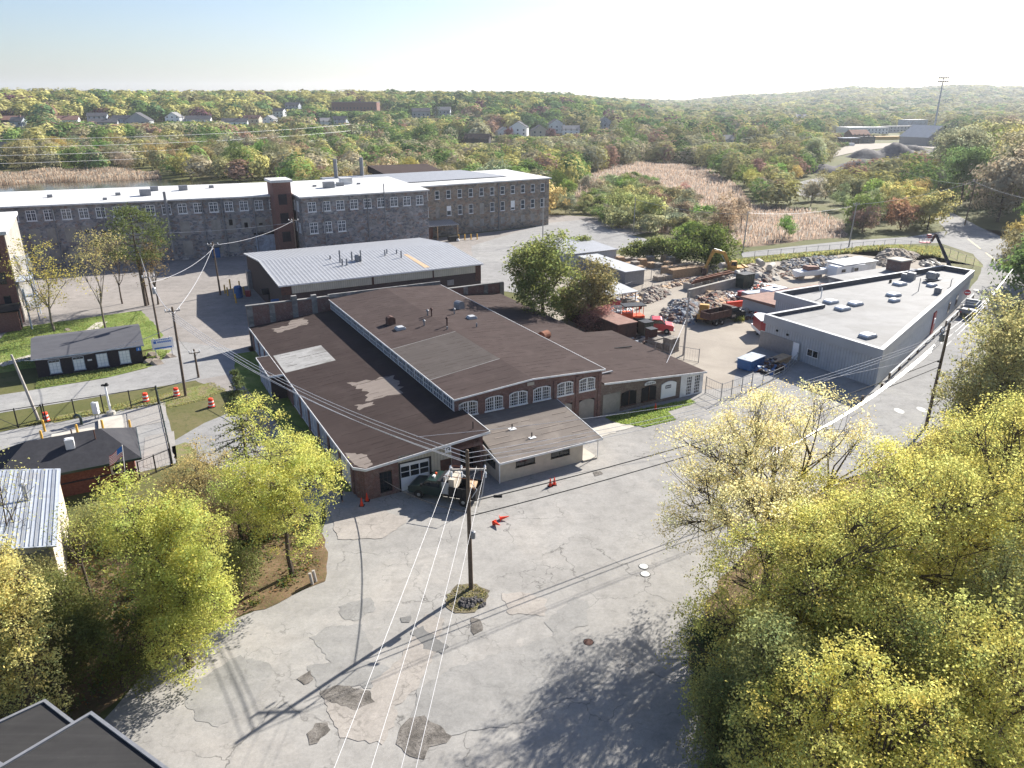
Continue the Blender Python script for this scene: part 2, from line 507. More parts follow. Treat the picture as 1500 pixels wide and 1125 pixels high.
M['dark'] = plain('dark opening', (.012, .012, .014), .9, .3, 2)
M['darkgreen'] = plain('dark green paint', (.012, .03, .026), .3, .15, 3, spec=.6)
M['rubber'] = plain('rubber', (.02, .02, .02), .85, .2, 8)
M['steel'] = plain('galvanised steel', (.4, .41, .42), .45, .15, 4, .6)
M['greymetal'] = plain('grey metal', (.22, .225, .24), .5, .15, 3, .3)
M['rust'] = plain('rusty steel', (.2, .075, .04), .85, .35, 3, dirt=(.1, .05, .035))
M['rust_dark'] = plain('rusty brown', (.09, .045, .035), .85, .3, 3, dirt=(.05, .03, .028))
M['redroof'] = plain('faded red roof', (.21, .115, .09), .85, .25, 1.5, dirt=(.26, .17, .14))
M['red'] = plain('red paint', (.5, .02, .035), .4, .12, 3, spec=.5)
M['red_dark'] = plain('dark red paint', (.3, .022, .03), .4, .12, 3, spec=.5)
M['orange'] = plain('orange plastic', (.75, .1, .02), .5, .12, 3)
M['conered'] = plain('cone orange red', (.8, .06, .02), .45, .08, 3)
M['yellow'] = plain('yellow paint', (.62, .36, .06), .5, .15, 3)
M['ochre'] = plain('machine yellow', (.48, .27, .06), .55, .2, 3, dirt=(.2, .12, .05))
M['blue'] = plain('blue paint', (.03, .11, .28), .5, .15, 3)
M['sign_blue'] = plain('sign blue', (.03, .16, .52), .5, .04, 3)
M['wood_pole'] = plain('pole wood', (.13, .095, .07), .9, .3, 5)
M['wood_grey'] = plain('weathered pole wood', (.36, .33, .3), .9, .2, 4)
M['timber'] = plain('pallet timber', (.46, .32, .2), .85, .3, 4)
M['timber_grey'] = plain('weathered pallet timber', (.36, .31, .26), .9, .3, 4)
M['wire'] = plain('bare cable', (.5, .5, .52), .45, .05, 2, .3)
M['wire_dark'] = plain('black cable', (.02, .02, .022), .6, .1, 2)
M['porcelain'] = plain('insulator glaze', (.6, .62, .66), .25, .08, 6, spec=.6)
M['concrete'] = plain('concrete', (.44, .41, .36), .9, .15, .7, dirt=(.34, .31, .27))
M['concrete_dark'] = plain('old concrete', (.3, .28, .25), .9, .2, .8, dirt=(.2, .19, .17))
M['rubble'] = plain('broken stone', (.21, .185, .16), .92, .35, .9, dirt=(.42, .39, .35))
M['rubble_blue'] = plain('blue grey stone', (.18, .2, .23), .9, .45, .9, dirt=(.1, .11, .13))
M['rubble_warm'] = plain('broken concrete', (.3, .25, .2), .92, .4, .9, dirt=(.17, .13, .1))
M['soil'] = groundm('piled soil', [(.3, (.07, .065, .065)), (.7, (.16, .15, .15))], .3)
M['asphalt'] = asphaltm('old asphalt', (.29, .279, .264), (.345, .322, .295), .85)
M['asphalt_road'] = asphaltm('road asphalt', (.27, .265, .26), (.31, .305, .29), .45, .12, 40)
M['asphalt_yard'] = asphaltm('mill yard asphalt', (.255, .235, .22), (.29, .265, .25), .3, .1, 80)
M['asphalt_patch'] = asphaltm('newer asphalt patch', (.25, .244, .234), (.285, .274, .26), .3, .25, 120)
M['asphalt_dark'] = asphaltm('dark asphalt patch', (.18, .177, .172), (.215, .21, .2), .5, .3, 150)
M['asphalt_pink'] = asphaltm('worn pink asphalt', (.31, .285, .26), (.36, .325, .295), .6, .3, 190)
M['pothole'] = groundm('broken asphalt', [(.3, (.07, .064, .058)), (.5, (.17, .155, .14)), (.68, (.26, .24, .22))], 1.4, (.05, .046, .042), .9, 7)
M['gravel'] = groundm('packed gravel', [(.3, (.25, .22, .19)), (.55, (.33, .295, .25)), (.75, (.39, .35, .3))], .14, (.22, .18, .145), .4, 6)
M['gravel_fine'] = groundm('crushed stone', [(.3, (.26, .245, .23)), (.7, (.38, .36, .335))], .4, (.2, .19, .18), .7, 9)
M['grass'] = groundm('short grass', [(.3, (.085, .13, .025)), (.5, (.16, .215, .05)), (.66, (.26, .27, .1)), (.76, (.3, .25, .14))], .3, (.07, .11, .022), 1.0, 5)
M['grass_dry'] = groundm('patchy grass', [(.32, (.1, .14, .03)), (.46, (.19, .2, .075)), (.58, (.24, .19, .12)), (.7, (.13, .11, .085))], .8, (.1, .12, .03), .8, 9)
M['island'] = groundm('worn island', [(.3, (.12, .12, .05)), (.45, (.2, .17, .11)), (.6, (.11, .095, .07)), (.75, (.26, .22, .16))], 1.1, (.06, .055, .04), 1.0, 6)
M['litter'] = groundm('leaf litter', [(.3, (.07, .055, .03)), (.5, (.16, .105, .06)), (.7, (.24, .16, .1))], .55, (.06, .085, .02), 1.0, 6)
M['land'] = groundm('wild ground', [(.3, (.06, .075, .022)), (.5, (.11, .11, .04)), (.7, (.17, .14, .075))], .05, (.05, .06, .018), .8, 1.2)
M['mud'] = groundm('marsh floor', [(.3, (.16, .11, .075)), (.7, (.26, .18, .125))], .08, (.12, .09, .05), .8, 1.5)
M['bark'] = plain('bark', (.085, .065, .05), .95, .35, 4)
M['bark_grey'] = plain('grey bark', (.16, .135, .11), .95, .3, 4)
M['leaf'] = leafm('leaves', .56)
M['leaf_far'] = leafm('far leaves', .22)
M['skin'] = plain('skin', (.5, .29, .21), .6, .05, 6)
M['hair'] = plain('fair hair', (.34, .2, .08), .6, .2, 12)
M['cloth_navy'] = plain('dark cloth', (.02, .024, .045), .9, .2, 8)
M['cloth_grey'] = plain('denim', (.03, .04, .06), .9, .2, 8)
M['line_white'] = plain('worn road paint', (.5, .5, .48), .8, .25, 2, dirt=(.3, .3, .29))
M['line_yellow'] = plain('worn yellow paint', (.5, .4, .2), .8, .25, 2, dirt=(.3, .28, .24))
m_, nt_, out_ = new_mat('pond water')
finish(nt_, out_, (.05, .05, .035), .12, 0, noise(nt_, coords(nt_), .8, 3), .15, .05, .5)
M['water'] = m_

# ------------------------------------------------------------------ ground
def ground_sheet():
    azs = [R(a) for a in np.concatenate([np.arange(-46, 46.1, 1.0), np.arange(56, 310, 12.0)])]
    rs = [6, 20, 60, 140, 240, 330, 430] + [430 * 1.07 ** k for k in range(1, 36)] + [5200, 6000]
    vs = [(0, 0, 0)]; fs = []
    n = len(azs)
    for r in rs:
        for a in azs:
            x, y = r * math.sin(a), r * math.cos(a)
            vs.append((x, y, hgt(x, y) - .006))
    for k in range(n): fs.append((0, 1 + (k + 1) % n, 1 + k))
    for i in range(len(rs) - 1):
        for k in range(n):
            p = 1 + i * n
            fs.append((p + k, p + (k + 1) % n, p + n + (k + 1) % n, p + n + k))
    return tag(MB().add(vs, fs).build("ground", M['land'], smooth=True), kind="structure")
ground_sheet()

rs_ = random.Random(5)
def organic(pts, amp, step):
    """a polygon with an uneven edge"""
    out = []
    n = len(pts)
    for i in range(n):
        a, b = Vector(pts[i][:2]), Vector(pts[(i + 1) % n][:2])
        L = (b - a).length
        k = max(1, int(L / step))
        nrm = Vector((-(b - a).y, (b - a).x)).normalized() if L > 1e-6 else Vector((0, 0))
        for j in range(k):
            p = a.lerp(b, j / k)
            if j or amp: p = p + nrm * rs_.uniform(-amp, amp)
            out.append((p.x, p.y))
    return out
def sheet(name, pts, level, mat, amp=0.0, step=2.0, kind="structure"):
    if amp: pts = organic(pts, amp, step)
    bm = bmesh.new()
    f = bm.faces.new([bm.verts.new((p[0], p[1], level * .004)) for p in pts])
    bmesh.ops.triangulate(bm, faces=[f])
    bm.normal_update()
    for f in bm.faces:
        if f.normal.z < 0: f.normal_flip()
    me = bpy.data.meshes.new(name)
    bm.to_mesh(me); bm.free()
    me.materials.append(M[mat])
    o = bpy.data.objects.new(name, me)
    COL.objects.link(o)
    return tag(o, kind=kind)
def pxs(*p): return [G(x, y) for x, y in p]

# paved ground, drawn from the street grid (levels are 4 mm apart)
sheet("parking_lot", [S(-6, -46), S(30, -34)] + pxs((1060, 1150), (1020, 960), (1040, 880), (1100, 800), (1180, 735), (1290, 680), (1390, 615)) +
      [S(62, -3), S(62, 30), S(36, 30), S(28, 50), S(-1, 50), S(-3, 2)] + pxs((478, 760), (466, 790), (474, 850), (330, 912), (215, 985), (60, 1160)), 1, 'asphalt', .18, 2.5)
sheet("street", pxs((1255, 700), (1400, 622), (1432, 560), (1452, 500), (1478, 452), (1540, 412), (1560, 350), (1500, 362), (1440, 335), (1395, 312), (1350, 300), (1334, 304), (1372, 322), (1388, 340), (1376, 356), (1425, 372), (1440, 388), (1432, 410), (1295, 555), (1280, 580), (1180, 640)), 2, 'asphalt_road', .12, 3)
sheet("back_street", pxs((1386, 338), (1330, 347), (1250, 352), (1170, 360), (1085, 370), (1088, 377), (1180, 369), (1310, 358), (1378, 356)), 2.3, 'asphalt_road', .1, 3)
sheet("mill_yard", [S(-60, 52), S(-12, 56), S(-11, 45), S(-9, 38), S(-2.2, 24), S(-1.2, 49), S(6, 52), S(44, 52), S(46, 90), S(74, 92), S(112, 100), S(118, 122), S(95, 150), S(92, 122), S(50, 118), S(20, 121), S(-62, 130)], 1.5, 'asphalt_yard', .15, 3)
sheet("mill_side_road", pxs((800, 327), (850, 322), (905, 340), (1000, 362), (985, 378), (900, 366), (842, 352), (790, 395), (760, 430), (700, 420), (690, 360)), 2.5, 'asphalt_road', .2, 3)
sheet("street_spur", [S(-70, 36), S(-24, 38.2), S(-12, 38.5), S(-4, 39), S(-1, 47), S(-12, 60), S(-13, 50), S(-14.2, 46.4), S(-19, 44.8), S(-30, 44.4), S(-70, 42.5)], 3, 'asphalt_road', .12, 2.5)
sheet("side_drive", pxs((247, 650), (300, 620), (352, 598), (420, 600), (480, 690), (470, 760), (380, 720), (330, 690), (285, 672)), 3.2, 'asphalt_road', .12, 2)
sheet("winding_road", pxs((1150, 277), (1165, 285), (1190, 289), (1203, 284), (1204, 275), (1225, 268), (1260, 262), (1240, 258), (1200, 260), (1165, 268)), 2, 'asphalt_road', .3, 4)
sheet("salvage_yard", [S(39, 30), S(43.6, 6.2), S(52, 3), S(62, 2), S(63, 15), S(73, 15), S(74, 18), S(114, 18), S(118, 24)] + pxs((1385, 372), (1300, 366), (1180, 378), (1090, 388), (1040, 386), (960, 374), (880, 372)) + [S(56, 78), S(46, 52)], 2.6, 'gravel', .3, 3)
sheet("side_yard", [S(48, 5.5), S(52, -1), S(62, -5.5), S(64, -3.2), S(62.4, 15), S(56, 13)], 3.5, 'asphalt_road', .2, 2)

# patches, worn spots and potholes of the lot
for i, (mt, pts) in enumerate([
    ('asphalt_patch', [(260, 1012), (300, 990), (352, 960), (398, 975), (392, 1000), (378, 1020), (372, 1035), (318, 1067), (290, 1055)]),
    ('asphalt_patch', [(454, 935), (478, 918), (530, 915), (548, 958), (500, 985), (475, 960)]),
    ('asphalt_patch', [(496, 888), (540, 876), (552, 892), (520, 910), (500, 905)]),
    ('asphalt_patch', [(450, 975), (520, 965), (598, 985), (585, 1015), (520, 1005), (470, 1020)]),
    ('asphalt_patch', [(798, 912), (840, 875), (862, 880), (862, 915), (812, 932)]),
    ('asphalt_dark', [(872, 953), (884, 950), (894, 968), (880, 980), (872, 972)]),
    ('asphalt_pink', [(735, 870), (770, 868), (800, 878), (798, 902), (745, 900)]),
    ('asphalt_pink', [(545, 1000), (590, 960), (622, 900), (650, 905), (640, 950), (610, 1010), (575, 1040), (540, 1030)]),
    ('asphalt_pink', [(470, 1020), (545, 1018), (585, 1045), (560, 1090), (500, 1080)]),
    ('asphalt_patch', [(660, 980), (830, 925), (905, 955), (880, 1000), (760, 1060), (640, 1080), (602, 1058), (612, 1010)]),
    ('pothole', [(585, 1065), (600, 1050), (622, 1048), (660, 1078), (655, 1090), (632, 1095), (622, 1112), (600, 1108), (582, 1090)]),
    ('pothole', [(468, 1013), (498, 1003), (540, 1012), (549, 1028), (522, 1040), (500, 1034), (478, 1028)]),
    ('pothole', [(450, 1075), (462, 1060), (480, 1058), (485, 1070), (465, 1088), (452, 1092)]),
    ('asphalt_dark', [(600, 925), (618, 918), (658, 948), (650, 958), (622, 950)]),
    ('asphalt_dark', [(586, 905), (602, 902), (600, 912), (588, 912)]),
    ('pothole', [(435, 995), (455, 982), (460, 995), (445, 1004)]),
    ('pothole', [(690, 905), (705, 908), (708, 925), (695, 930), (688, 918)]),
    ('pothole', [(868, 692), (880, 690), (884, 695), (872, 698)]),
    ('concrete', [(845, 632), (880, 622), (925, 618), (928, 626), (890, 637), (862, 645)]),
    ('asphalt_pink', [(480, 745), (540, 742), (600, 760), (560, 790), (495, 790)])]):
    sheet("pothole" if mt == 'pothole' else "paving_slab" if mt == 'concrete' else "asphalt_patch", pxs(*pts), 4.5 + i * .21, mt, .1 if mt == 'pothole' else .13, .3)

# grass, gravel and litter
sheet("pole_island", pxs((652, 888), (655, 872), (670, 857), (698, 856), (718, 866), (712, 882), (696, 897), (666, 899)), 9.5, 'island', .12, .3)
sheet("grass_verge", pxs((886, 612), (935, 600), (975, 592), (1010, 585), (1020, 590), (978, 603), (990, 615), (945, 626), (905, 620)), 9, 'grass', .12, .4)
sheet("park_lawn", [S(-32, 53.2), S(-12.5, 55), S(-11, 61), S(-11.6, 67), S(-13, 78), S(-31, 76), S(-34, 62)], 4, 'grass', .15, 1)
sheet("corner_lawn", [S(-26.5, 44.6), S(-18, 45.2), S(-13.4, 47.2), S(-11.2, 51), S(-10.8, 53.2), S(-12.2, 54.2), S(-14, 53.6), S(-14, 48.8), S(-26.5, 47.6)], 9, 'grass', .12, .5)
sheet("verge", [S(-24, 34), S(-18, 34.4), S(-12.2, 35.6), S(-8.2, 36.8), S(-7.2, 33.6), S(-9.6, 31.6), S(-13, 31), S(-13.6, 34), S(-18, 32.6), S(-24.4, 32)], 9, 'grass_dry', .12, .5)
sheet("factory_side_grass", [S(-3.4, 47), S(-.5, 47), S(-.5, 2), S(-2.2, 3), S(-2.6, 14), S(-3.8, 26), S(-4.6, 38)], 9.5, 'grass', .12, .6)
sheet("garden_strip", pxs((252, 655), (272, 648), (288, 660), (284, 690), (262, 690)), 9, 'grass_dry', .1, .5)
sheet("curved_path", [S(-31.5, 57.6), S(-27, 60.5), S(-22.5, 66), S(-19.6, 73.4), S(-18, 73.2), S(-20.8, 65), S(-25.5, 59.2), S(-30.8, 56)], 9, 'concrete')
sheet("gravel_bed", [S(-17.6, 31.6), S(-13.2, 33), S(-13.6, 26.8), S(-17.6, 26.6)], 9, 'gravel_fine')
sheet("gravel_bed", [S(-16, 23.4), S(-13.2, 23.6), S(-13.6, 16.5), S(-15.6, 15.2), S(-16.6, 16)], 9, 'gravel_fine')
sheet("pump_yard", [S(-40, 31.2), S(-13.4, 33.2), S(-13.4, 22), S(-13.8, 15.5), S(-28, 14), S(-40, 20)], 4, 'asphalt_road', .05, 2)
sheet("wooded_bank", pxs((20, 1170), (215, 985), (330, 915), (474, 852), (478, 800), (455, 755), (420, 742), (380, 728), (300, 740), (210, 735), (100, 800), (-60, 860), (-80, 1100)), 8, 'litter', .25, .8)
sheet("wooded_bank", pxs((1050, 1180), (1008, 960), (1040, 870), (1110, 795), (1200, 730), (1320, 660), (1400, 618), (1436, 556), (1456, 500), (1500, 440), (1700, 430), (1750, 800), (1500, 1200)), 8, 'litter', .25, .8)
sheet("yard_bank", pxs((1040, 386), (1090, 388), (1180, 378), (1300, 366), (1378, 378), (1440, 392), (1426, 376), (1376, 360), (1310, 361), (1180, 373), (1090, 380)), 6, 'grass_dry', .4, 2)
sheet("marsh", pxs((840, 300), (845, 262), (880, 250), (925, 240), (985, 238), (1040, 250), (1085, 275), (1100, 300), (1180, 308), (1235, 325), (1240, 348), (1180, 352), (1090, 362), (1010, 350), (920, 330)), 1, 'mud', 1.0, 5)
sheet("river", pxs((-40, 290), (-40, 274), (60, 266), (160, 264), (250, 263), (330, 268), (440, 268), (300, 290)), 1, 'water', .8, 6)
sheet("marsh", pxs((-60, 276), (-60, 262), (60, 254), (160, 250), (232, 255), (238, 262), (160, 266), (60, 268)), 2, 'mud', .8, 6)
for y0, y1 in ((.1, .5), (.62, .95)):          # the street's yellow centre line, worn through in places
    a, b = G(1480, 398), G(1415, 348)
    p, q = a.lerp(b, y0), a.lerp(b, y1)
    n_ = Vector((-(q - p).y, (q - p).x, 0)).normalized() * .16
    sheet("centre_line", [p - n_, q - n_, q + n_, p + n_], 4, 'line_yellow')
for px_, py_ in ((1489, 402), (1462, 427), (1431, 425), (1350, 600), (1317, 602)):
    c_ = G(px_, py_)
    sheet("road_mark", [(c_.x + .8 * math.cos(t) * .6, c_.y + .8 * math.sin(t)) for t in np.linspace(0, 2 * math.pi, 14)[:-1]], 5, 'line_white', .05, .3)

# ------------------------------------------------------------------ building kit (local x = street, y = depth)
def site_thing(name, label, cat, group=None): return thing(name, label, cat, SO, R(SA), group)

def grid_window(w, h, nx, ny, bar=.05, rim=.09, arch=0.0, depth=.06, mull=0.0, name="window", parent=None, loc=(0, 0, 0), rz=0.0, frame='white', glass='glass'):
    """one window: the pane, with its frame as a sub-part; faces -y"""
    seg = 8
    def top(x): return h + (arch * (1 - (2 * x / w) ** 2) if arch else 0)
    xs = [-w / 2 + w * i / seg for i in range(seg + 1)]
    g = MB()
    pts = [(-w / 2, 0)] + [(w / 2, 0)] + [(x, top(x)) for x in reversed(xs)]
    g.ext(pts, -.01, .03)
    p = g.build(name, M[glass], parent, loc=loc, rz=rz)
    f = MB()
    f.box(-w / 2 - .02, -w / 2 + rim, -depth, -.012, 0, top(w / 2) , 0); f.box(w / 2 - rim, w / 2 + .02, -depth, -.012, 0, top(w / 2), 0)
    f.box(-w / 2 - .06, w / 2 + .06, -depth - .06, -.012, -rim * .6, rim, 0)
    for i in range(seg):
        f.ext([(xs[i], top(xs[i]) - rim), (xs[i + 1], top(xs[i + 1]) - rim), (xs[i + 1], top(xs[i + 1]) + .03), (xs[i], top(xs[i]) + .03)], -depth - .003, -.013)
    if mull: f.box(-mull / 2, mull / 2, -depth + .002, -.014, rim, top(0) - rim, 0)
    for i in range(1, nx):
        x = -w / 2 + w * i / nx
        if mull and abs(x) < mull: continue
        f.box(x - bar / 2, x + bar / 2, -depth + .02, -.015, rim, top(x) - rim, 0)
    for k in range(1, ny):
        z = h * k / ny
        f.box(-w / 2 + rim, w / 2 - rim, -depth + .023, -.016, z - bar / 2, z + bar / 2, 0)
    f.build("frame", M[frame], p)
    return p

def copy_part(p, parent, loc, rz=0.0):
    c = p.copy(); COL.objects.link(c); c.parent = parent; c.location = loc; c.rotation_euler = (0, 0, rz)
    for g in list(p.children):
        d = g.copy(); COL.objects.link(d); d.parent = c
    return c

def pipe_vent(parent, x, y, z, h=.8, r=.09, cap=True, mat='dark', name="vent_pipe"):
    m = MB(); m.tube([(x, y, z - .05), (x, y, z + h)], r, 8)
    if cap: m.lathe([(r * 1.9, 0), (r * 2.1, .1), (r * .6, .28)], (x, y, z + h - .02), 8)
    return m.build(name, M[mat], parent)

# ------------------------------------------------------------------ the brick works
fac = site_thing("brick_factory", "long red brick factory with brown felt roofs and white arched windows", "factory")
def zl(a): return 3.12 + .082 * a
def laps(m_, a0, a1, b0, b1, zf, gap, seed):
    rg = random.Random(seed); b = b0
    while b < b1:
        n_ = 6; w_ = rg.uniform(.05, .11)
        for i in range(n_):
            if rg.random() < .5: continue
            x0, x1 = a0 + (a1 - a0) * i / n_, a0 + (a1 - a0) * (i + rg.uniform(.5, 1)) / n_
            m_.prism([(x0, b), (x1, b), (x1, b + w_), (x0, b + w_)], [zf(x0), zf(x1), zf(x1), zf(x0)], [zf(x0) + .012, zf(x1) + .012, zf(x1) + .012, zf(x0) + .012])
        b += gap * rg.uniform(.85, 1.15)
# low wing
P = [(0, 0), (11.3, 0), (11.3, 5.4), (11, 48.6), (-.5, 48.6), (-.5, .9)]
w = MB()
w.wall(0, 3.05, 0, -.3, 3.02, [(1.3, 2.42, .35, 2.35)], .22)
w.wall(8.12, 11.3, 0, -.3, 3.7, [(9.0, 11.0, -.3, 2.75)], 1.6)
w.wall(8.12, 11.3, 1.6, -.3, 3.7)
w.add([(-.5, .9, -.3), (0, 0, -.3), (0, 0, 3.0), (-.5, .9, 2.98)], [(0, 1, 2, 3)])
w.add([(-.5, 48.6, -.3), (-.5, .9, -.3), (-.5, .9, 2.98), (-.5, 48.6, 2.98)], [(0, 1, 2, 3)])
for k in range(13):                                # piers along the side
    y = 1.6 + k * 3.75
    if 26 < y < 35: continue
    w.box(-.62, -.5, y, y + .62, -.3, 2.95)
w.add([(0, 0, 3.02), (11.3, 0, 3.02), (11.3, 0, zl(11.3) - .12), (0, 0, 3.02)][:3], [(0, 1, 2)])
w.build("wall", M['brick'], fac)
w = MB(); w.wall(3.05, 8.12, -.02, -.3, 3.5, [(3.2, 5.98, -.02, 2.72), (7.0, 8.1, -.02, 2.2)], .2)
w.build("front_panel", M['beige'], fac)["label"] = "beige boarded front round the garage door"
r = MB()
Pr = [(.05, -.28), (11.9, -.28), (11.9, 5.5), (11.02, 5.62), (11.02, 48.5), (-.75, 48.5), (-.75, .7)]
r.prism(Pr, [zl(p[0]) - .14 for p in Pr], [zl(p[0]) for p in Pr])
laps(r, .2, 10.8, .6, 48, zl, 1.1, 3)
low_roof = r.build("roof", M['roof_low'], fac)
def rpatch(pts, mat, zf, name="roof_patch", parent=None, lift=.006):
    bm = bmesh.new()
    f = bm.faces.new([bm.verts.new((p[0], p[1], zf(p[0]) + lift)) for p in pts])
    bmesh.ops.triangulate(bm, faces=[f]); bm.normal_update()
    for f in bm.faces:
        if f.normal.z < 0: f.normal_flip()
    me = bpy.data.meshes.new(name); bm.to_mesh(me); bm.free(); me.materials.append(M[mat])
    o = bpy.data.objects.new(name, me); COL.objects.link(o); o.parent = parent
    return o
rpatch([(-.42, 34.3), (5.5, 34.2), (5.5, 27.6), (-.5, 27.4)], 'roof_patch', zl, parent=low_roof)["label"] = "square pale grey patch on the low roof"
rpatch(organic([(4.4, 19.6), (6.5, 19.0), (9.4, 18.6), (9.2, 16.2), (8.6, 13.4), (6.4, 13.6), (4.6, 13.6), (5.4, 15.5), (5.0, 17.5)], .35, .45), 'roof_bald', zl, parent=low_roof)
rpatch(organic([(3.3, 13.4), (5.0, 12.9), (5.2, 12.1), (3.6, 11.9)], .25, .4), 'roof_bald', zl, parent=low_roof)
rpatch(organic([(1.7, 45.4), (4.2, 45.6), (4.6, 47.6), (6.6, 47.4), (6.6, 44.4), (4.2, 43.6), (2.0, 43.2)], .3, .45), 'roof_bald', zl, parent=low_roof)
rpatch(organic([(-.6, 1.1), (.1, -.1), (.9, .1), (1.0, 2.2), (-.5, 3.8)], .12, .3), 'roof_bald', zl, parent=low_roof)
f = MB()
def edge_trim(mb, pts, zf, hgt_=.2, t=.05, lift=.03):
    for (a, b) in zip(pts[:-1], pts[1:]):
        d = Vector((b[0] - a[0], b[1] - a[1])); n = Vector((d.y, -d.x)).normalized() * t
        za, zb = zf(a[0], a[1]), zf(b[0], b[1])
        q = [(a[0], a[1]), (b[0], b[1]), (b[0] + n.x, b[1] + n.y), (a[0] + n.x, a[1] + n.y)]
        vs = [(q[0][0], q[0][1], za - hgt_), (q[1][0], q[1][1], zb - hgt_), (q[2][0], q[2][1], zb - hgt_), (q[3][0], q[3][1], za - hgt_),
              (q[0][0], q[0][1], za + lift), (q[1][0], q[1][1], zb + lift), (q[2][0], q[2][1], zb + lift), (q[3][0], q[3][1], za + lift)]
        mb.add(vs, [(0, 3, 2, 1), (4, 5, 6, 7), (0, 1, 5, 4), (1, 2, 6, 5), (2, 3, 7, 6), (3, 0, 4, 7)])
edge_trim(f, [(-.752, 48.5), (-.752, .7), (.05, -.282), (11.9, -.282), (11.902, 5.5)], lambda x, y: zl(x))
f.build("roof_edge", M['white'], low_roof)
# side bay
b = MB(); b.box(-2.2, -.62, 27.4, 34.4, -.3, 2.9); b.build("side_bay", M['brick_brown'], fac)
b = MB(); b.box(-2.4, -.755, 27.1, 34.6, 2.9, 3.06); bay = b.build("bay_roof", M['roof_low'], fac)
f = MB(); edge_trim(f, [(-.76, 34.602), (-2.402, 34.602), (-2.402, 27.098), (-.76, 27.098)], lambda x, y: 3.06); f.build("roof_edge", M['white'], bay)
b = MB()
for k in range(5): b.box(-2.26, -2.2, 27.7 + k * 1.34, 28.7 + k * 1.34, .2, 2.7)
b.build("boarding", M['bluewhite'], bay)
# boarded windows between the side piers
for k in range(12):
    y0 = 1.6 + k * 3.75 + .62
    if 22.6 < y0 < 33.4: continue
    b = MB()
    for j in range(2):
        b.box(-.56, -.5, y0 + .1 + j * 1.5, y0 + 1.5 + j * 1.5, .35, 2.8)
    o = b.build("boarded_window", M['white' if k == 0 else 'bluewhite'], fac)
    f = MB(); f.box(-.59, -.561, y0 + 1.52, y0 + 1.6, .3, 2.82); f.box(-.6, -.561, y0 + .05, y0 + 3.0, .25, .34); f.build("frame", M['white'], o)
# front openings
o = grid_window(1.1, 1.75, 3, 4, .04, .06, .3, .05, 0, "window", fac, (1.86, .14, .36), 0, 'black', 'glass')
g = MB(); g.box(3.2, 5.98, .1, .15, -.01, 2.71)
gd = g.build("garage_door", M['white_clean'], fac)
g = MB()
for i in range(3):
    for k in range(2): g.box(3.3 + i * .9, 4.08 + i * .9, .085, .098, 1.3 + k * .56, 1.78 + k * .56)
g.build("pane", M['glass'], gd)
g = MB(); g.box(3.06, 3.2, -.05, .1, -.02, 2.72); g.box(5.98, 6.12, -.05, .1, -.02, 2.72); g.box(3.06, 6.12, -.055, .1, 2.722, 2.85); g.build("frame", M['black'], gd)
g = MB(); g.box(7.0, 8.1, .09, .15, -.01, 2.2); dd = g.build("door", M['rust_dark'], fac)
g = MB(); g.lathe([(.03, 0), (.04, .04)], (7.9, .07, 1.0), 8, axis='y'); g.build("handle", M['steel'], dd)
g = MB(); g.box(9.05, 10.95, 1.5, 1.58, -.1, 2.7); dd = g.build("door", M['dark'], fac)
g = MB(); g.box(9.94, 10.06, 1.47, 1.5, 0, 2.6); g.build("frame", M['rust_dark'], dd)
sg = MB(); sg.box(7.4, 7.98, -.3, -.245, 2.95, 3.58); sgo = sg.build("wall_sign", M['white_clean'], fac)
sg = MB()
for k in range(14):
    a0, a1 = R(-60 + k * 22), R(-60 + (k + 1) * 22)
    c = (7.69, 3.27)
    sg.add([(c[0] + .2 * math.cos(a0), -.305, c[1] + .2 * math.sin(a0)), (c[0] + .2 * math.cos(a1), -.305, c[1] + .2 * math.sin(a1)), (c[0] + .12 * math.cos(a1), -.305, c[1] + .12 * math.sin(a1)), (c[0] + .12 * math.cos(a0), -.305, c[1] + .12 * math.sin(a0))], [(0, 1, 2, 3)])
sg.box(7.69, 7.87, -.308, -.304, 3.2, 3.27)
sg.build("emblem", M['cloth_navy'], sgo)

# raised hall
def zh(a): return 5.42 + .6 * (1 - (19.65 - a) / 8.65) if a < 19.65 else 6.02 - .46 * (a - 19.65) / 8.65
hw = MB()
HW = [(11.46, 13.56), (14.37, 16.4), (17.08, 19.24), (19.87, 22.02), (22.76, 24.8), (25.48, 27.6)]
HD = [(22.75, 24.75), (25.62, 27.6)]
hw.wall(11, 28.3, 5.6, -.3, 5.3, [(a + .02, b - .02, 3.25, 4.85) for a, b in HW] + [(a, b, -.02, 2.35) for a, b in HD], .2)
hw.add([(11, 5.6, 5.3), (28.3, 5.6, 5.3), (19.65, 5.6, 5.88)], [(0, 1, 2)])
hw.add([(11, 49.3, -.3), (28.3, 49.3, -.3), (28.3, 49.3, 5.3), (19.65, 49.3, 5.88), (11, 49.3, 5.3)], [(4, 3, 2, 1, 0)])
hw.add([(28.3, 5.6, -.3), (28.3, 49.3, -.3), (28.3, 49.3, 5.3), (28.3, 5.6, 5.3)], [(0, 1, 2, 3)])
for x in (22.3, 25.06, 27.95): hw.box(x, x + .38, 5.48, 5.6, -.3, 5.2)
hw.build("hall_wall", M['brick'], fac)
g = MB()
for a, b in HD:
    n = 8
    pts = [(a, 0), (b, 0)] + [(b - (b - a) * i / n, 2.05 + .3 * (1 - (2 * i / n - 1) ** 2)) for i in range(n + 1)]
    g.ext(pts, 5.66, 5.72)
g.build("blocked_doorway", M['concrete_dark'], fac)
g = MB(); g.wall(28.7, 31.0, 5.56, 0, 2.4); g.build("blocked_window", M['concrete_dark'], fac)
w0 = grid_window(2.08, 1.3, 8, 4, .045, .1, .26, .07, .16, "window", fac, (12.5, 5.68, 3.3))
for a, b in HW[1:]: copy_part(w0, fac, ((a + b) / 2, 5.68, 3.3))
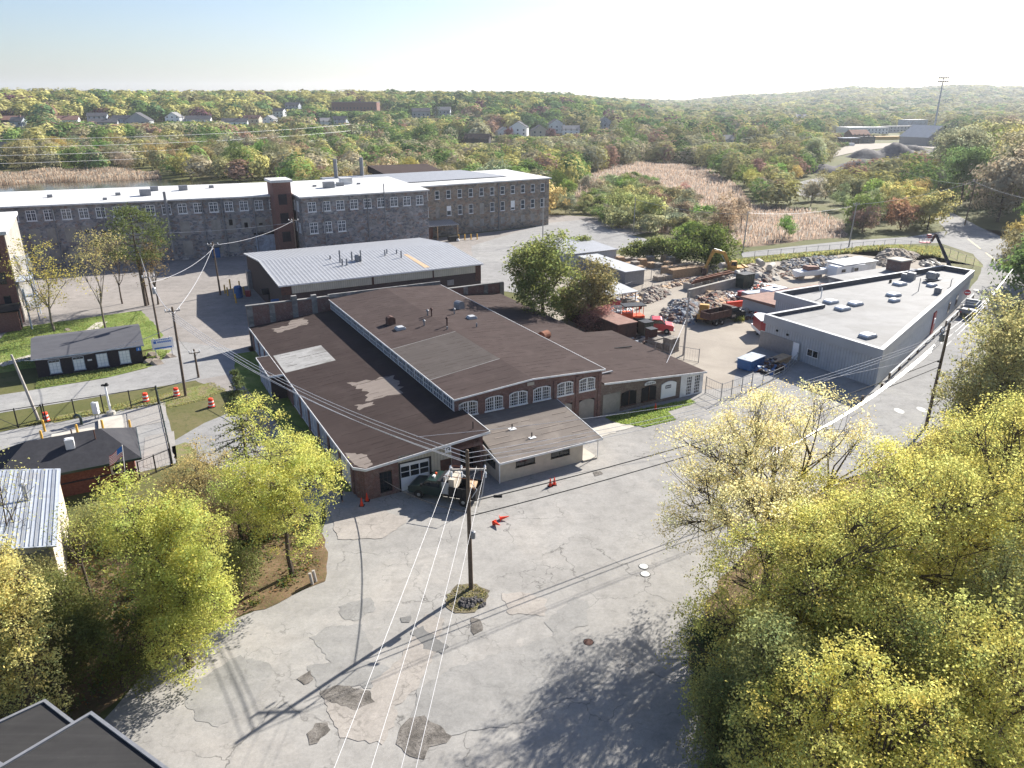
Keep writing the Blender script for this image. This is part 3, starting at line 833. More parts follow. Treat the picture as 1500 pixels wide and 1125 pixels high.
g = MB(); g.box(19.15, 19.95, 5.52, 5.6, 5.25, 5.6); g.build("date_stone", M['concrete'], fac)
r = MB()
for x0, x1 in ((10.88, 19.65), (19.65, 28.6)):
    q = [(x0, 5.3), (x1, 5.3), (x1, 49.6), (x0, 49.6)]
    r.prism(q, [zh(p[0]) - .12 for p in q], [zh(p[0]) for p in q])
laps(r, 11, 19.5, 6.2, 49, zh, 1.05, 1); laps(r, 19.8, 28.3, 6.2, 49, zh, 1.05, 2)
hall_roof = r.build("hall_roof", M['roof_brown'], fac)
f = MB(); edge_trim(f, [(10.878, 49.6), (10.878, 5.298), (19.65, 5.298), (28.602, 5.298), (28.602, 49.6)], lambda x, y: zh(x), .14)
f.build("roof_edge", M['white'], hall_roof)
rpatch([(10.85, 23.0), (19.6, 24.2), (19.6, 12.45), (10.8, 11.4)], 'roof_panel', zh, parent=hall_roof)["label"] = "greyer felt panel on the hall roof"
g = MB(); edge_trim(g, [(10.85, 23.0), (19.6, 24.2)], lambda x, y: zh(x), .0, .07, .02); edge_trim(g, [(19.6, 12.45), (10.8, 11.4)], lambda x, y: zh(x), .0, .07, .02); g.build("seam", M['roof_patch'], hall_roof)
# clerestory of the hall above the low roof
c = MB(); c.box(11.0, 11.16, 5.62, 49.3, 4.0, 5.32); c.build("clerestory_wall", M['white'], fac)
n = 17
seg = (49.1 - 5.8) / n
cw = MB(); cw.box(10.95, 10.999, .12, seg - .25, 4.12, 5.2)
cwo = cw.build("clerestory_window", M['glass_blue'], fac, loc=(0, 5.8, 0))
cf = MB(); 
for i in range(6): cf.box(10.915, 10.949, .1 + (seg - .35) * i / 5 - .03, .1 + (seg - .35) * i / 5 + .03, 4.1, 5.22)
for z in (4.13, 4.66, 5.19): cf.box(10.92, 10.948, .08, seg - .2, z - .03, z + .03)
cf.build("frame", M['white'], cwo)
for k in range(1, n): copy_part(cwo, fac, (0, 5.8 + k * seg, 0))
# roof furniture of the hall
def fan_hood(x, y, z, s=1.0, mat='rust_dark', rz=0):
    m = MB(); m.cbox((0, 0, .25 * s), (1.0 * s, 1.0 * s, .5 * s), 0)
    m.ext([(-.5 * s, .5 * s), (.5 * s, .5 * s), (.5 * s, .75 * s), (.3 * s, 1.0 * s), (-.05 * s, 1.1 * s), (-.4 * s, .95 * s), (-.5 * s, .7 * s)], -.5 * s, .5 * s)
    return m.build("roof_fan", M[mat], fac, loc=(x, y, z), rz=rz)
fan_hood(14.2, 32.3, zh(14.2) - .05, 1.0); fan_hood(24.9, 34.6, zh(24.9) - .05, 1.05, 'greymetal', R(20))
def drum(x, y, z):
    m = MB(); m.box(-.35, .35, -.4, .4, 0, .35); m.lathe([(.55, -.7), (.6, -.65), (.6, .6), (.5, .7)], (0, 0, .62), 14, axis='x')
    return m.build("roof_fan", M['rust'], fac, loc=(x, y, z), rz=R(20))
zw = lambda a: 3.86 - .079 * (a - 28.5)
drum(31.4, 22.6, zw(31.4) - .05)
for x, y in ((14.4, 29.4), (24.2, 29.2)):
    m = MB(); m.box(-.6, .6, -.5, .5, 0, .25); m.ext([(-.55, .25), (.55, .25), (.4, .4), (-.4, .4)], -.45, .45)
    m.build("skylight", M['fascia_gray'], fac, loc=(x, y, zh(x) - .03))
for x, y, h in ((17.4, 28.8, .55), (19.7, 26.9, .9), (23.0, 32.0, .6), (23.0, 25.2, .5), (19.7, 31.9, .9), (19.15, 25.6, .35), (19.4, 32.5, .6)):
    pipe_vent(fac, x, y, zh(x), h, .1, h > .5, 'greymetal' if h < .7 else 'rust_dark')
pipe_vent(fac, 10.9, 1.2, zl(10.9), .7, .05, False)

# right wing
ww = MB()
RA = [(31.2, 33.25, .6, 2.15), (34.0, 36.05, .6, 2.2), (36.8, 38.95, .42, 2.2)]
ww.wall(28.3, 39.65, 5.62, -.3, 3.0, RA, .18)
ww.add([(28.3, 5.62, 3.0), (39.65, 5.62, 3.0), (28.3, 5.62, 3.8)], [(0, 1, 2)])
ww.add([(43.05, 5.62, -.3), (43.05, 24.2, -.3), (43.05, 24.2, 2.6), (43.05, 5.62, 2.6)], [(0, 1, 2, 3)])
ww.add([(43.05, 24.2, -.3), (38.6, 24.2, -.3), (38.6, 24.2, 2.9), (43.05, 24.2, 2.6)], [(0, 1, 2, 3)])
ww.add([(38.6, 24.2, -.3), (38.6, 49.3, -.3), (38.6, 49.3, 2.9), (38.6, 24.2, 2.9)], [(0, 1, 2, 3)])
ww.build("right_wall", M['brick_tan'], fac)
g = MB(); g.wall(39.65, 43.05, 5.6, -.3, 2.62, [(40.55, 41.35, .1, 2.4), (41.75, 42.6, .05, 2.4)], .16)
g.wall(39.65, 40.5, 5.6, 2.62, 2.8)
g.build("white_front", M['white'], fac)
for x0, x1 in ((40.55, 41.35), (41.75, 42.6)):
    grid_window(x1 - x0, 2.3, 3, 6, .06, .06, 0, .05, 0, "window", fac, ((x0 + x1) / 2, 5.66, .1))
def arched(a, b, z0, z1, y0, y1, rise=.3):
    n = 8
    return MB().ext([(a, z0), (b, z0)] + [(b - (b - a) * i / n, z1 + rise * (1 - (2 * i / n - 1) ** 2)) for i in range(n + 1)], y0, y1)
for a, b, z0, z1 in RA[:2]:
    d = arched(a, b, z0, z1 - .15, 5.56, 5.66).build("shuttered_bay", M['dark'], fac)
    e = MB(); e.box((a + b) / 2 - .05, (a + b) / 2 + .05, 5.53, 5.56, z0, z1 + .1); e.box(a - .05, b + .05, 5.5, 5.6, z0 - .14, z0 - .01); e.build("frame", M['rust_dark'], d)
a, b, z0, z1 = RA[2]
d = arched(a, b, z0, z1 - .1, 5.53, 5.66).build("white_door", M['white_clean'], fac); d["label"] = "white boarded arched doorway with a dark name plate"
e = MB(); e.box(37.35, 38.15, 5.5, 5.53, 1.58, 1.95); pl = e.build("name_plate", M['cloth_navy'], d)
e = MB()
for i in range(4): e.box(37.42 + i * .18, 37.54 + i * .18, 5.49, 5.5, 1.68, 1.86)
e.build("lettering", M['white'], pl)
n = 8
e = MB(); e.ext([(34.35, 2.5), (35.85, 2.5)] + [(35.85 - 1.5 * i / n, 2.72 + .22 * (1 - (2 * i / n - 1) ** 2)) for i in range(n + 1)], 5.5, 5.61)
sgn = e.build("arched_sign", M['white'], fac)
e = MB()
for i in range(5): e.box(34.55 + i * .24, 34.7 + i * .24, 5.48, 5.5, 2.58, 2.76)
e.build("lettering", M['greymetal'], sgn)
r = MB()
for q in ([(28.62, 5.35), (38.8, 5.35), (38.8, 49.3), (28.62, 49.3)], [(38.8, 5.35), (43.3, 5.35), (43.3, 24.4), (38.8, 24.4)]):
    r.prism(q, [zw(p[0]) - .14 for p in q], [zw(p[0]) for p in q])
laps(r, 28.8, 38.6, 5.8, 49, zw, 1.05, 4); laps(r, 38.9, 43.1, 5.8, 24, zw, 1.05, 5)
rwr = r.build("right_roof", M['roof_brown'], fac)
f = MB(); edge_trim(f, [(28.62, 5.348), (43.302, 5.348)], lambda x, y: zw(x), .18); f.build("roof_edge", M['white'], rwr)
m = MB(); m.box(-1.2, 1.2, -.12, .12, 0, .12); m.build("roof_board", M['greymetal'], fac, loc=(30.6, 8.2, zw(30.6) + .05), rz=R(5))
m = MB(); m.box(-1.2, 1.2, -.1, .1, 0, .1); m.build("roof_board", M['dark'], fac, loc=(39.4, 16.5, zw(39.4) + .05), rz=R(-10))
# fire wall at the back, with granite piers
for x0, x1, h_, prs in ((-.6, 11.0, 5.75, ((-.6, 5.7), (2.4, 5.72), (5.6, 6.5), (8.4, 6.3))), (28.7, 39.6, 4.7, ((28.8, 4.68), (32.4, 4.68), (36, 4.68), (38.9, 4.68)))):
    pw = MB(); pw.box(x0, x1, 49.4, 49.75, -.3, h_); pwo = pw.build("fire_wall", M['brick'], fac)
    for x, h in prs: pp = MB(); pp.box(x, x + .75, 49.28, 49.86, -.3, h); pp.build("granite_pier", M['granite'], pwo)
    pp = MB(); pp.box(x0 - .1, x1, 49.3, 49.84, h_ + .002, h_ + .15); pp.build("coping", M['granite'], pwo)
pp = MB(); pp.box(10.9, 28.6, 49.62, 49.95, 5.2, 6.05); pp.build("parapet", M['granite'], fac)

# ------------------------------------------------------------------ office annex
ann = site_thing("office_annex", "cream stucco office lean-to with a lapped grey roof against the front of the brick factory", "annex")
def za(y): return 2.12 + .125 * (y + 2.95)
w = MB(); w.wall(11.62, 20.6, -2.7, -.2, 1.98, [(13.28, 15.32, 1.14, 1.8), (17.03, 19.12, 1.14, 1.8)], .12)
w.add([(20.6, -2.7, -.2), (20.6, 5.5, -.2), (20.6, 5.5, za(5.5) - .1), (20.6, -2.7, 1.98)], [(0, 1, 2, 3)])
w.add([(11.62, 5.5, -.2), (11.62, -2.7, -.2), (11.62, -2.7, 1.98), (11.62, 5.5, za(5.5) - .1)], [(0, 1, 2, 3)])
w.build("wall", M['cream'], ann)
for x in (14.3, 18.07):
    g = MB(); g.box(x - 1.02, x + 1.02, -2.62, -2.58, 1.14, 1.8); p = g.build("window", M['glass'], ann)
    e = MB()
    for u in (-1.02, -.03, .97): e.box(x + u, x + u + .05, -2.66, -2.62, 1.14, 1.8)
    e.box(x - 1.06, x + 1.06, -2.74, -2.621, 1.07, 1.14); e.box(x - 1.02, x + 1.02, -2.66, -2.622, 1.76, 1.8); e.build("frame", M['black'], p)
g = MB(); g.box(11.56, 11.62, -1.9, -.3, 1.0, 1.75); g.build("window", M['glass'], ann)
r = MB(); q = [(11.5, -3.0), (22.65, -3.0), (22.65, 5.58), (11.92, 5.58), (11.92, 1.0)]
r.prism(q, [za(p[1]) - .16 for p in q], [za(p[1]) for p in q]); rg_ = random.Random(6)
for k in range(1, 9):
    y = -2.9 + k * .94; x = 11.95
    while x < 22.3:
        L = rg_.uniform(.8, 2.6); x1 = min(22.5, x + L)
        if rg_.random() < .75: r.prism([(x, y), (x1, y), (x1, y + rg_.uniform(.08, .2)), (x, y + rg_.uniform(.08, .2))], za(y) - .01, za(y) + .03, 1)
        x = x1 + rg_.uniform(0, .5)
ar = r.build("roof", [M['roof_annex'], M['roof_bald']], ann)
f = MB(); edge_trim(f, [(11.498, 1.0), (11.498, -3.002), (22.652, -3.002), (22.652, 5.58)], lambda x, y: za(y), .17); f.build("roof_edge", M['white'], ar)
g = MB(); g.box(20.6, 20.66, -2.3, -1.4, 0, 1.75); dr = g.build("door", M['rust_dark'], ann)
g = MB(); g.box(20.66, 20.7, -2.2, -1.55, .2, 1.6); g.build("screen", M['dark'], dr)
g = MB(); g.tube([(22.4, -2.6, 0), (22.4, -2.6, 1.98)], .05, 8); g.build("porch_post", M['white'], ann)
g = MB(); g.box(20.6, 22.2, -2.9, -.6, 0, .16); g.build("step", M['concrete'], ann)
g = MB(); g.tube([(11.58, -2.78, 0), (11.58, -2.78, 2.0)], .06, 8); g.build("downpipe", M['white'], ann)
for x, y in ((15.4, 1.9), (16.4, -.2)):
    g = MB(); g.box(x - .35, x + .35, y - .3, y + .3, za(y) - .02, za(y) + .03); fl = g.build("vent_flashing", M['white'], ann)
    g = MB(); g.tube([(x, y, za(y)), (x, y, za(y) + .5)], .06, 8); g.build("vent_pipe", M['black'], fl)

# ------------------------------------------------------------------ metal warehouse behind
wh = site_thing("metal_warehouse", "brown brick warehouse with a wide light grey ribbed metal roof behind the factory", "warehouse")
def zm(y): return 6.0 + 1.2 * (1 - abs(y - 73.6) / 14.6)
w = MB()
w.wall(6.2, 40.3, 59.2, -.3, 5.6, [], .1)
w.add([(6.2, 88, -.3), (6.2, 59.2, -.3), (6.2, 59.2, 5.9), (6.2, 73.6, 7.05), (6.2, 88, 5.9)], [(0, 1, 2, 3, 4)])
w.add([(40.3, 59.2, -.3), (40.3, 88, -.3), (40.3, 88, 5.9), (40.3, 73.6, 7.05), (40.3, 59.2, 5.9)], [(0, 1, 2, 3, 4)])
w.add([(40.3, 88, -.3), (6.2, 88, -.3), (6.2, 88, 5.9), (40.3, 88, 5.9)], [(0, 1, 2, 3)])
w.build("wall", M['brick_brown'], wh)
g = MB()
for i, (x0, x1) in enumerate(((7.8, 20.6), (21.0, 31.2), (31.5, 39.2))): g.box(x0, x1, 59.06, 59.2, 4.5, 5.8)
g.build("eave_band", M['rib_cream'], wh)
g = MB(); g.box(6.2, 7.7, 59.08, 59.2, 4.4, 5.8); g.box(20.62, 20.98, 59.1, 59.2, 4.4, 5.8); g.box(31.22, 31.48, 59.1, 59.2, 4.4, 5.8); g.box(39.22, 40.3, 59.1, 59.2, 3.0, 5.8)
g.build("trim", M['rust_dark'], wh)
r = MB()
for y0, y1 in ((58.8, 73.6), (73.6, 88.3)):
    q = [(5.9, y0), (40.6, y0), (40.6, y1), (5.9, y1)]
    r.prism(q, [zm(p[1]) - .12 for p in q], [zm(p[1]) for p in q])
ro = r.build("roof", M['rib_roof'], wh)
f = MB(); edge_trim(f, [(5.898, 88.3), (5.898, 73.6), (5.898, 58.798), (40.602, 58.798), (40.602, 73.6), (40.602, 88.3)], lambda x, y: zm(y), .2, .06); f.build("roof_edge", M['white'], ro)
g = MB(); q = [(30.2, 60), (31.2, 60), (30.6, 69), (29.9, 69)]
g.prism(q, [zm(p[1]) + .003 for p in q], [zm(p[1]) + .02 for p in q]); g.build("rust_streak", M['timber'], ro)
for x, y, h, r_ in ((18.2, 68.2, 2.0, .14), (20.4, 68.6, 1.5, .14), (21.6, 67.4, 1.9, .13), (18.0, 66.2, 1.1, .14), (18.7, 66.0, 1.1, .15), (28.8, 67.2, 1.2, .13), (26.6, 69.4, 1.0, .12), (27.4, 70.6, .8, .12), (29.0, 70.0, .7, .13), (17.2, 70.6, .6, .14)):
    pipe_vent(wh, x, y, zm(y), h, r_, False, 'greymetal')
g = MB(); g.lathe([(.6, 0), (.62, .1), (.62, .9), (.4, 1.1)], (21.3, 68.0, zm(68) - .05), 12); g.build("roof_fan", M['greymetal'], wh)
for y in (61.6, 69.5):
    g = MB(); g.ext([(y - .8, 2.5), (y + .8, 2.5), (y + .8, 2.6), (y + .5, 3.1), (y, 3.35), (y - .5, 3.1), (y - .8, 2.6)], 5.0, 6.15, axis='x')
    aw = g.build("awning", M['blue' if y < 65 else 'black'], wh)
    g = MB(); g.box(6.1, 6.2, y - .5, y + .5, 0, 2.4); g.build("door", M['white_clean' if y < 65 else 'dark'], wh)
g = MB(); g.box(23.0, 24.2, 59.06, 59.2, 2.8, 3.7); g.box(33.9, 35.1, 59.06, 59.2, 2.8, 3.7); g.build("louvre", M['greymetal'], wh)
g = MB(); g.box(5.5, 6.2, 84.8, 86.6, 0, 3.2); g.build("utility_box", M['greymetal'], wh)

# ------------------------------------------------------------------ stone mill
mill = site_thing("stone_mill", "very long three storey grey rubble stone mill with white roof and rows of white windows", "mill")
LW0, LW1 = (-46.0, 124.4), (20.4, 116.6)
lang = math.atan2(LW1[1] - LW0[1], LW1[0] - LW0[0])
def lw(t, off=0): return (LW0[0] + math.cos(lang) * t - math.sin(lang) * off, LW0[1] + math.sin(lang) * t + math.cos(lang) * off)
Ll = math.hypot(LW1[0] - LW0[0], LW1[1] - LW0[1])
w = MB()
lwin = [(3.1 * i + 1.3, 3.1 * i + 3.1) for i in range(int(Ll / 3.1))]
w2 = MB(); w2.wall(0, Ll, 0, -.5, 12.6, [(a, b, 9.8, 11.9) for a, b in lwin], .25)
w2.add([(0, 21, -.5), (0, 0, -.5), (0, 0, 12.6), (0, 21, 13.3)], [(0, 1, 2, 3)])
w2.add([(Ll, 21, -.5), (0, 21, -.5), (0, 21, 13.3), (Ll, 21, 13.3)], [(0, 1, 2, 3)])
w2.xf(Matrix.Translation((LW0[0], LW0[1], 0)) @ Matrix.Rotation(lang, 4, 'Z'))
w.add(w2.v, w2.f)
w.build("left_wing_wall", M['stone'], mill)
dw = MB()
def double_window(name="window"):
    g = MB(); g.box(-.9, .9, -.02, .04, 0, 2.1); p = g.build(name, M['glass_blue'], mill)
    f = MB()
    for u in (-.9, -.08, .74): f.box(u, u + .16, -.08, -.021, 0, 2.1)
    for z, t in ((0, .14), (1.42, .12), (1.98, .12)): f.box(-.9, .9, -.082, -.022, z, z + t)
    f.box(-.9, .9, -.07, -.024, .74, .79)
    for u in (-.42, .42): f.box(u - .025, u + .025, -.07, -.023, .1, 2.0)
    f.box(-1.0, 1.0, -.14, -.02, -.12, 0)
    f.build("frame", M['white'], p)
    return p
w0 = double_window()
first = True
for a, b in lwin:
    x, y = lw((a + b) / 2, .12)
    if first: w0.location = (x, y, 9.8); w0.rotation_euler = (0, 0, lang); first = False
    else: copy_part(w0, mill, (x, y, 9.8), lang)
rng = random.Random(3)
bl = MB(); sm_ = MB(); 
for i, (a, b) in enumerate(lwin):
    for lev in (5.2, 1.0):
        q = MB(); q.box(a - .05, b + .05, -.012, .05, lev, lev + 3.0); q.xf(Matrix.Translation((LW0[0], LW0[1], 0)) @ Matrix.Rotation(lang, 4, 'Z'))
        if rng.random() < .8: q.build("blocked_window", M['concrete_dark'], mill)
    if rng.random() < .55:
        q = MB(); q.box((a + b) / 2 - .4, (a + b) / 2 + .35, -.03, .02, 5.8 + rng.random() * 1.2, 6.9 + rng.random() * 1.2); q.xf(Matrix.Translation((LW0[0], LW0[1], 0)) @ Matrix.Rotation(lang, 4, 'Z'))
        q.build("vent_opening", M['dark'], mill)
r = MB()
q = [lw(-.5, -.6), lw(Ll + .2, -.6), lw(Ll + .2, 21.4), lw(-.5, 21.4)]
r.prism(q, [12.6, 12.6, 13.3, 13.3], [12.9, 12.9, 13.6, 13.6]); r.build("left_roof", M['roof_white'], mill)
for t in (21.5, 30.5, 49.5, 53.5, 60):
    x, y = lw(t, -.2); g = MB(); g.tube([(x, y, 0), (x, y, 12.5)], .12, 6); g.build("downpipe", M['greymetal'], mill)
x, y = lw(42.6, -.95); g = MB(); g.tube([(x, y, 2), (x, y, 14.6)], .3, 8); g.build("flue", M['greymetal'], mill)
for t, o_, s in ((38.5, 7, 1.1), (40, 14, .8), (33, 9, .5), (31, 3, .4), (20, 10, .5), (46, 13, .9), (52, 15, .5)):
    x, y = lw(t, o_); z = 12.9 + .7 * o_ / 21
    g = MB(); g.box(x - s, x + s, y - s * .7, y + s * .7, z, z + s * 1.2); g.build("roof_unit", M['greymetal'], mill)
for t, z0, mt in ((62.2, 0, 'bluewhite'), (51, 0, 'blue')):
    x, y = lw(t, -.06); wd = 2.6 if t > 60 else .8
    g = MB(); g.box(-wd, wd, -.06, .05, 0, 4.4 if t > 60 else 2.2); d = g.build("dock_door", M[mt], mill, loc=(x, y, 0), rz=lang)
    g = MB(); g.box(-wd - .3, wd + .3, -.12, .06, 4.4 if t > 60 else 2.2, 4.9 if t > 60 else 2.4); g.build("frame", M['black'], d)
# stair tower
t_ = MB(); t_.box(17.2, 21.0, 112.6, 118.5, -.3, 15.9); tw = t_.build("tower", M['brick_left'], mill)
t_ = MB(); t_.box(16.8, 21.4, 112.2, 118.9, 15.9, 16.4); t_.build("cap", M['roof_white'], tw)
for z in (3.2, 7.2, 11.2): t_ = MB(); t_.box(18.1, 19.9, 112.55, 112.65, z, z + 2.2); t_.build("blocked_window", M['brick_dark'], tw)
# middle block
w = MB()
MW = [(22.9 + i * 3.08, 24.7 + i * 3.08) for i in range(9)]
w.wall(21.6, 50.4, 107, -.3, 13.0, [(a, b, 9.9, 12.2) for a, b in MW] + [(a, b, 5.2, 7.8) for a, b in MW[:3]], .25)
w.add([(21.6, 132, -.3), (21.6, 107, -.3), (21.6, 107, 13), (21.6, 132, 14)], [(0, 1, 2, 3)])
w.add([(50.4, 107, -.3), (50.4, 122, -.3), (50.4, 122, 13), (50.4, 107, 13)], [(0, 1, 2, 3)])
w.build("middle_wall", M['stone'], mill)
for a, b in MW: copy_part(w0, mill, ((a + b) / 2, 107.12, 10.0))
for a, b in MW[:3]: copy_part(w0, mill, ((a + b) / 2, 107.12, 5.4)).scale = (1, 1, 1.12)
for y in (110, 113.4, 116.8):
    copy_part(w0, mill, (21.55, y, 10.0), R(-90)); copy_part(w0, mill, (21.55, y, 5.4), R(-90))
r = MB(); q = [(21.2, 106.5), (50.8, 106.5), (50.8, 122), (50.8, 134), (21.2, 134)]
r.prism(q, [13, 13, 13.2, 13.6, 13.6], [13.3, 13.3, 13.5, 13.95, 13.95]); r.build("middle_roof", M['roof_white'], mill)
for x in (26.2, 36.0): g = MB(); g.tube([(x, 106.85, 0), (x, 106.85, 12.9)], .11, 6); g.build("downpipe", M['greymetal'], mill)
g = MB(); g.tube([(39.8, 106.3, 0), (39.8, 106.3, 15.2)], .12, 6); g.build("flue", M['greymetal'], mill)
for x, y, s in ((31, 119, 1.2), (34.2, 121, .8), (36.5, 124, 1.4), (28.5, 122, .4), (39, 122, .4)):
    g = MB(); g.box(x - s, x + s, y - s * .7, y + s * .7, 13.3, 13.6 + s * 1.1); g.build("roof_unit", M['greymetal' if s != 1.4 else 'roof_white'], mill)
for x, y in ((38.5, 139), (46, 141)):
    g = MB(); g.tube([(x, y, 12), (x, y, 18.4)], .5, 10); g.build("stack", M['greymetal'], mill)
# right wing, slightly turned
ra = R(4.6)
RW0 = (50.4, 119.6)
def rw(t, off=0): return (RW0[0] + math.cos(ra) * t - math.sin(ra) * off, RW0[1] + math.sin(ra) * t + math.cos(ra) * off)
T = Matrix.Translation((RW0[0], RW0[1], 0)) @ Matrix.Rotation(ra, 4, 'Z')
RL = 42.4
w = MB()
rwx = [1.6 + 3.22 * i for i in range(13)]
w.wall(0, RL, 0, -.4, 12.4, [(x - .65, x + .65, 9.2, 11.3) for x in rwx] + [(x - .65, x + .65, 5.0, 7.4) for i, x in enumerate(rwx) if i not in (2, 6)], .25)
w.add([(RL, 0, -.4), (RL, 22, -.4), (RL, 22, 12.4), (RL, 0, 12.4)], [(0, 1, 2, 3)])
w.add([(RL, 22, -.4), (0, 22, -.4), (0, 22, 12.4), (RL, 22, 12.4)], [(0, 1, 2, 3)])
w.xf(T); w.build("right_wing_wall", M['stone_pale'], mill)
def single_window(h):
    g = MB(); g.box(-.65, .65, -.02, .04, 0, h); p = g.build("window", M['glass_blue'], mill)
    f = MB()
    for u in (-.65, .53): f.box(u, u + .12, -.08, -.021, 0, h)
    for z, t in ((0, .12), (h * .47, .1), (h - .12, .12)): f.box(-.65, .65, -.082, -.022, z, z + t)
    f.box(-.75, .75, -.14, -.02, -.1, 0); f.build("frame", M['white'], p)
    return p
wa, wb = single_window(2.1), single_window(2.4)
for i, x in enumerate(rwx):
    c = rw(x, .12)
    if i == 0:
        wa.location = (*c, 9.2); wa.rotation_euler = (0, 0, ra); wb.location = (*c, 5.0); wb.rotation_euler = (0, 0, ra)
    else:
        copy_part(wa, mill, (*c, 9.2), ra)
        if i not in (2, 6): copy_part(wb, mill, (*c, 5.0), ra)
for i, x in enumerate(rwx):
    for c_, z0, z1, nm, mt in ((i in (2, 6), 4.6, 7.4, "blocked_window", 'concrete_dark'), (i > 4, 1.6, 3.4, "blocked_window", 'concrete_dark')):
        if c_: bl = MB(); bl.box(x - .6, x + .6, -.03, .05, z0, z1); bl.xf(T); bl.build(nm, M[mt], mill)
for i, z0 in ((3, 6.2), (9, 5.6)): bl = MB(); bl.box(rwx[i] - .6, rwx[i] + .6, -.0, .1, z0, 7.3); bl.xf(T); bl.build("window_board", M['white_clean'], mill)
r = MB(); q = [rw(-.4, -.5), rw(RL + .5, -.5), rw(RL + .5, 22.4), rw(-.4, 22.4)]
r.prism(q, [12.4, 12.4, 13.0, 13.0], [12.7, 12.7, 13.3, 13.3]); rr = r.build("right_roof", M['roof_white'], mill)
r = MB(); q = [rw(-14, 6), rw(33, 6.5), rw(27, 22), rw(-14, 22)]
r.prism(q, [13.0, 13.0, 13.35, 13.35], [13.1, 13.12, 13.9, 13.9]); r.build("grey_roof", M['rib_roof'], mill)
for t, z in ((3.4, 3.4), (26, 0)): x, y = rw(t, -.2); g = MB(); g.tube([(x, y, z), (x, y, 12.3)], .11, 6); g.build("downpipe", M['greymetal'], mill)
g = MB(); q = [rw(.4, -4.6), rw(11.5, -4.6), rw(11.5, -.1), rw(.4, -.1)]
g.prism(q, [3.4, 3.2, 3.8, 4.0], [3.6, 3.4, 4.0, 4.2]); cn = g.build("dock_canopy", M['rib_roof'], mill)
g = MB(); 
for t in (5.5, 11.2): x, y = rw(t, -4.4); g.tube([(x, y, 0), (x, y, 3.3)], .14, 6)
g.build("post", M['timber'], cn)
g = MB(); q = [rw(.3, -4.4), rw(4.2, -4.4), rw(4.2, -.2), rw(.3, -.2)]; g.prism(q, 0, 3.2); g.build("dock_bay", M['rust_dark'], mill)
# back roof with a brown covering
g = MB(); g.box(57, 74, 152, 166, -.3, 12.2); bk = g.build("rear_block", M['brick_dark'], mill)
g = MB(); q = [(56, 151), (75, 151), (75, 167), (56, 167)]; g.prism(q, 12.2, [12.8, 12.5, 14, 14.2]); g.build("rear_roof", M['roof_brown'], bk)

# ------------------------------------------------------------------ helpers for the smaller things
def on_plane(px, py, b0):
    """street coordinate and height of a pixel on the vertical plane b = b0 of the works grid"""
    d = ray(px, py); o = Vector((0, 0, CAM_H))
    k = (b0 - (o - SO).dot(EY)) / d.dot(EY)
    p = o + d * k
    return (p - SO).dot(EX), p.z
def at_dist(px, py, Y):
    d = ray(px, py); k = Y / d.y
    return Vector((d.x * k, Y, CAM_H + d.z * k))
def top_of(base, py):
    """height at which something standing on base reaches the row py"""
    lo, hi = 0.0, 90.0
    for _ in range(40):
        m = (lo + hi) / 2
        z = base.z + m - CAM_H
        fw = base.y * math.cos(PITCH) - z * math.sin(PITCH); up = base.y * math.sin(PITCH) + z * math.cos(PITCH)
        if 562.5 - FPX * up / fw > py: lo = m
        else: hi = m
    return lo
def gable(parent, x0, x1, y0, y1, ze, zr, over, mat, t=.12, name="roof", along='x', edge=None):
    r = MB()
    if along == 'x':
        ym = (y0 + y1) / 2
        k = (zr - ze) / (ym - y0)
        for a, b, za_, zb_ in ((y0 - over, ym, ze - k * over, zr), (ym, y1 + over, zr, ze - k * over)):
            q = [(x0 - over, a), (x1 + over, a), (x1 + over, b), (x0 - over, b)]
            zz = [za_, za_, zb_, zb_]
            r.prism(q, [z - t for z in zz], zz)
    else:
        xm = (x0 + x1) / 2
        k = (zr - ze) / (xm - x0)
        for a, b, za_, zb_ in ((x0 - over, xm, ze - k * over, zr), (xm, x1 + over, zr, ze - k * over)):
            q = [(a, y0 - over), (b, y0 - over), (b, y1 + over), (a, y1 + over)]
            zz = [za_, zb_, zb_, za_]
            r.prism(q, [z - t for z in zz], zz)
    return r.build(name, M[mat], parent)
def gable_walls(x0, x1, y0, y1, ze, zr, z0=-.3, along='x'):
    w = MB()
    if along == 'x':
        ym = (y0 + y1) / 2
        w.ext([(y0, z0), (y1, z0), (y1, ze - .1), (ym, zr - .13), (y0, ze - .1)], x0, x1, axis='x')
    else:
        xm = (x0 + x1) / 2
        w.ext([(x0, z0), (x1, z0), (x1, ze - .1), (xm, zr - .13), (x0, ze - .1)], y0, y1, axis='y')
    return w

# ------------------------------------------------------------------ grey flat-roofed building by the street
gb = site_thing("commercial_building", "wedge shaped grey ribbed metal building with a flat pale roof and skylights beside the street", "commercial building")
GP = [(62.6, -3.1), (115.0, 18.0), (114.6, 23.0), (73.2, 23.0), (73.2, 14.5), (62.2, 14.5)]
w = MB()
for i in range(6):
    a, b = GP[i], GP[(i + 1) % 6]
    w.add([(a[0], a[1], -.3), (b[0], b[1], -.3), (b[0], b[1], 3.75), (a[0], a[1], 3.75)], [(0, 1, 2, 3)], 1 if i == 0 or i == 2 else 0)
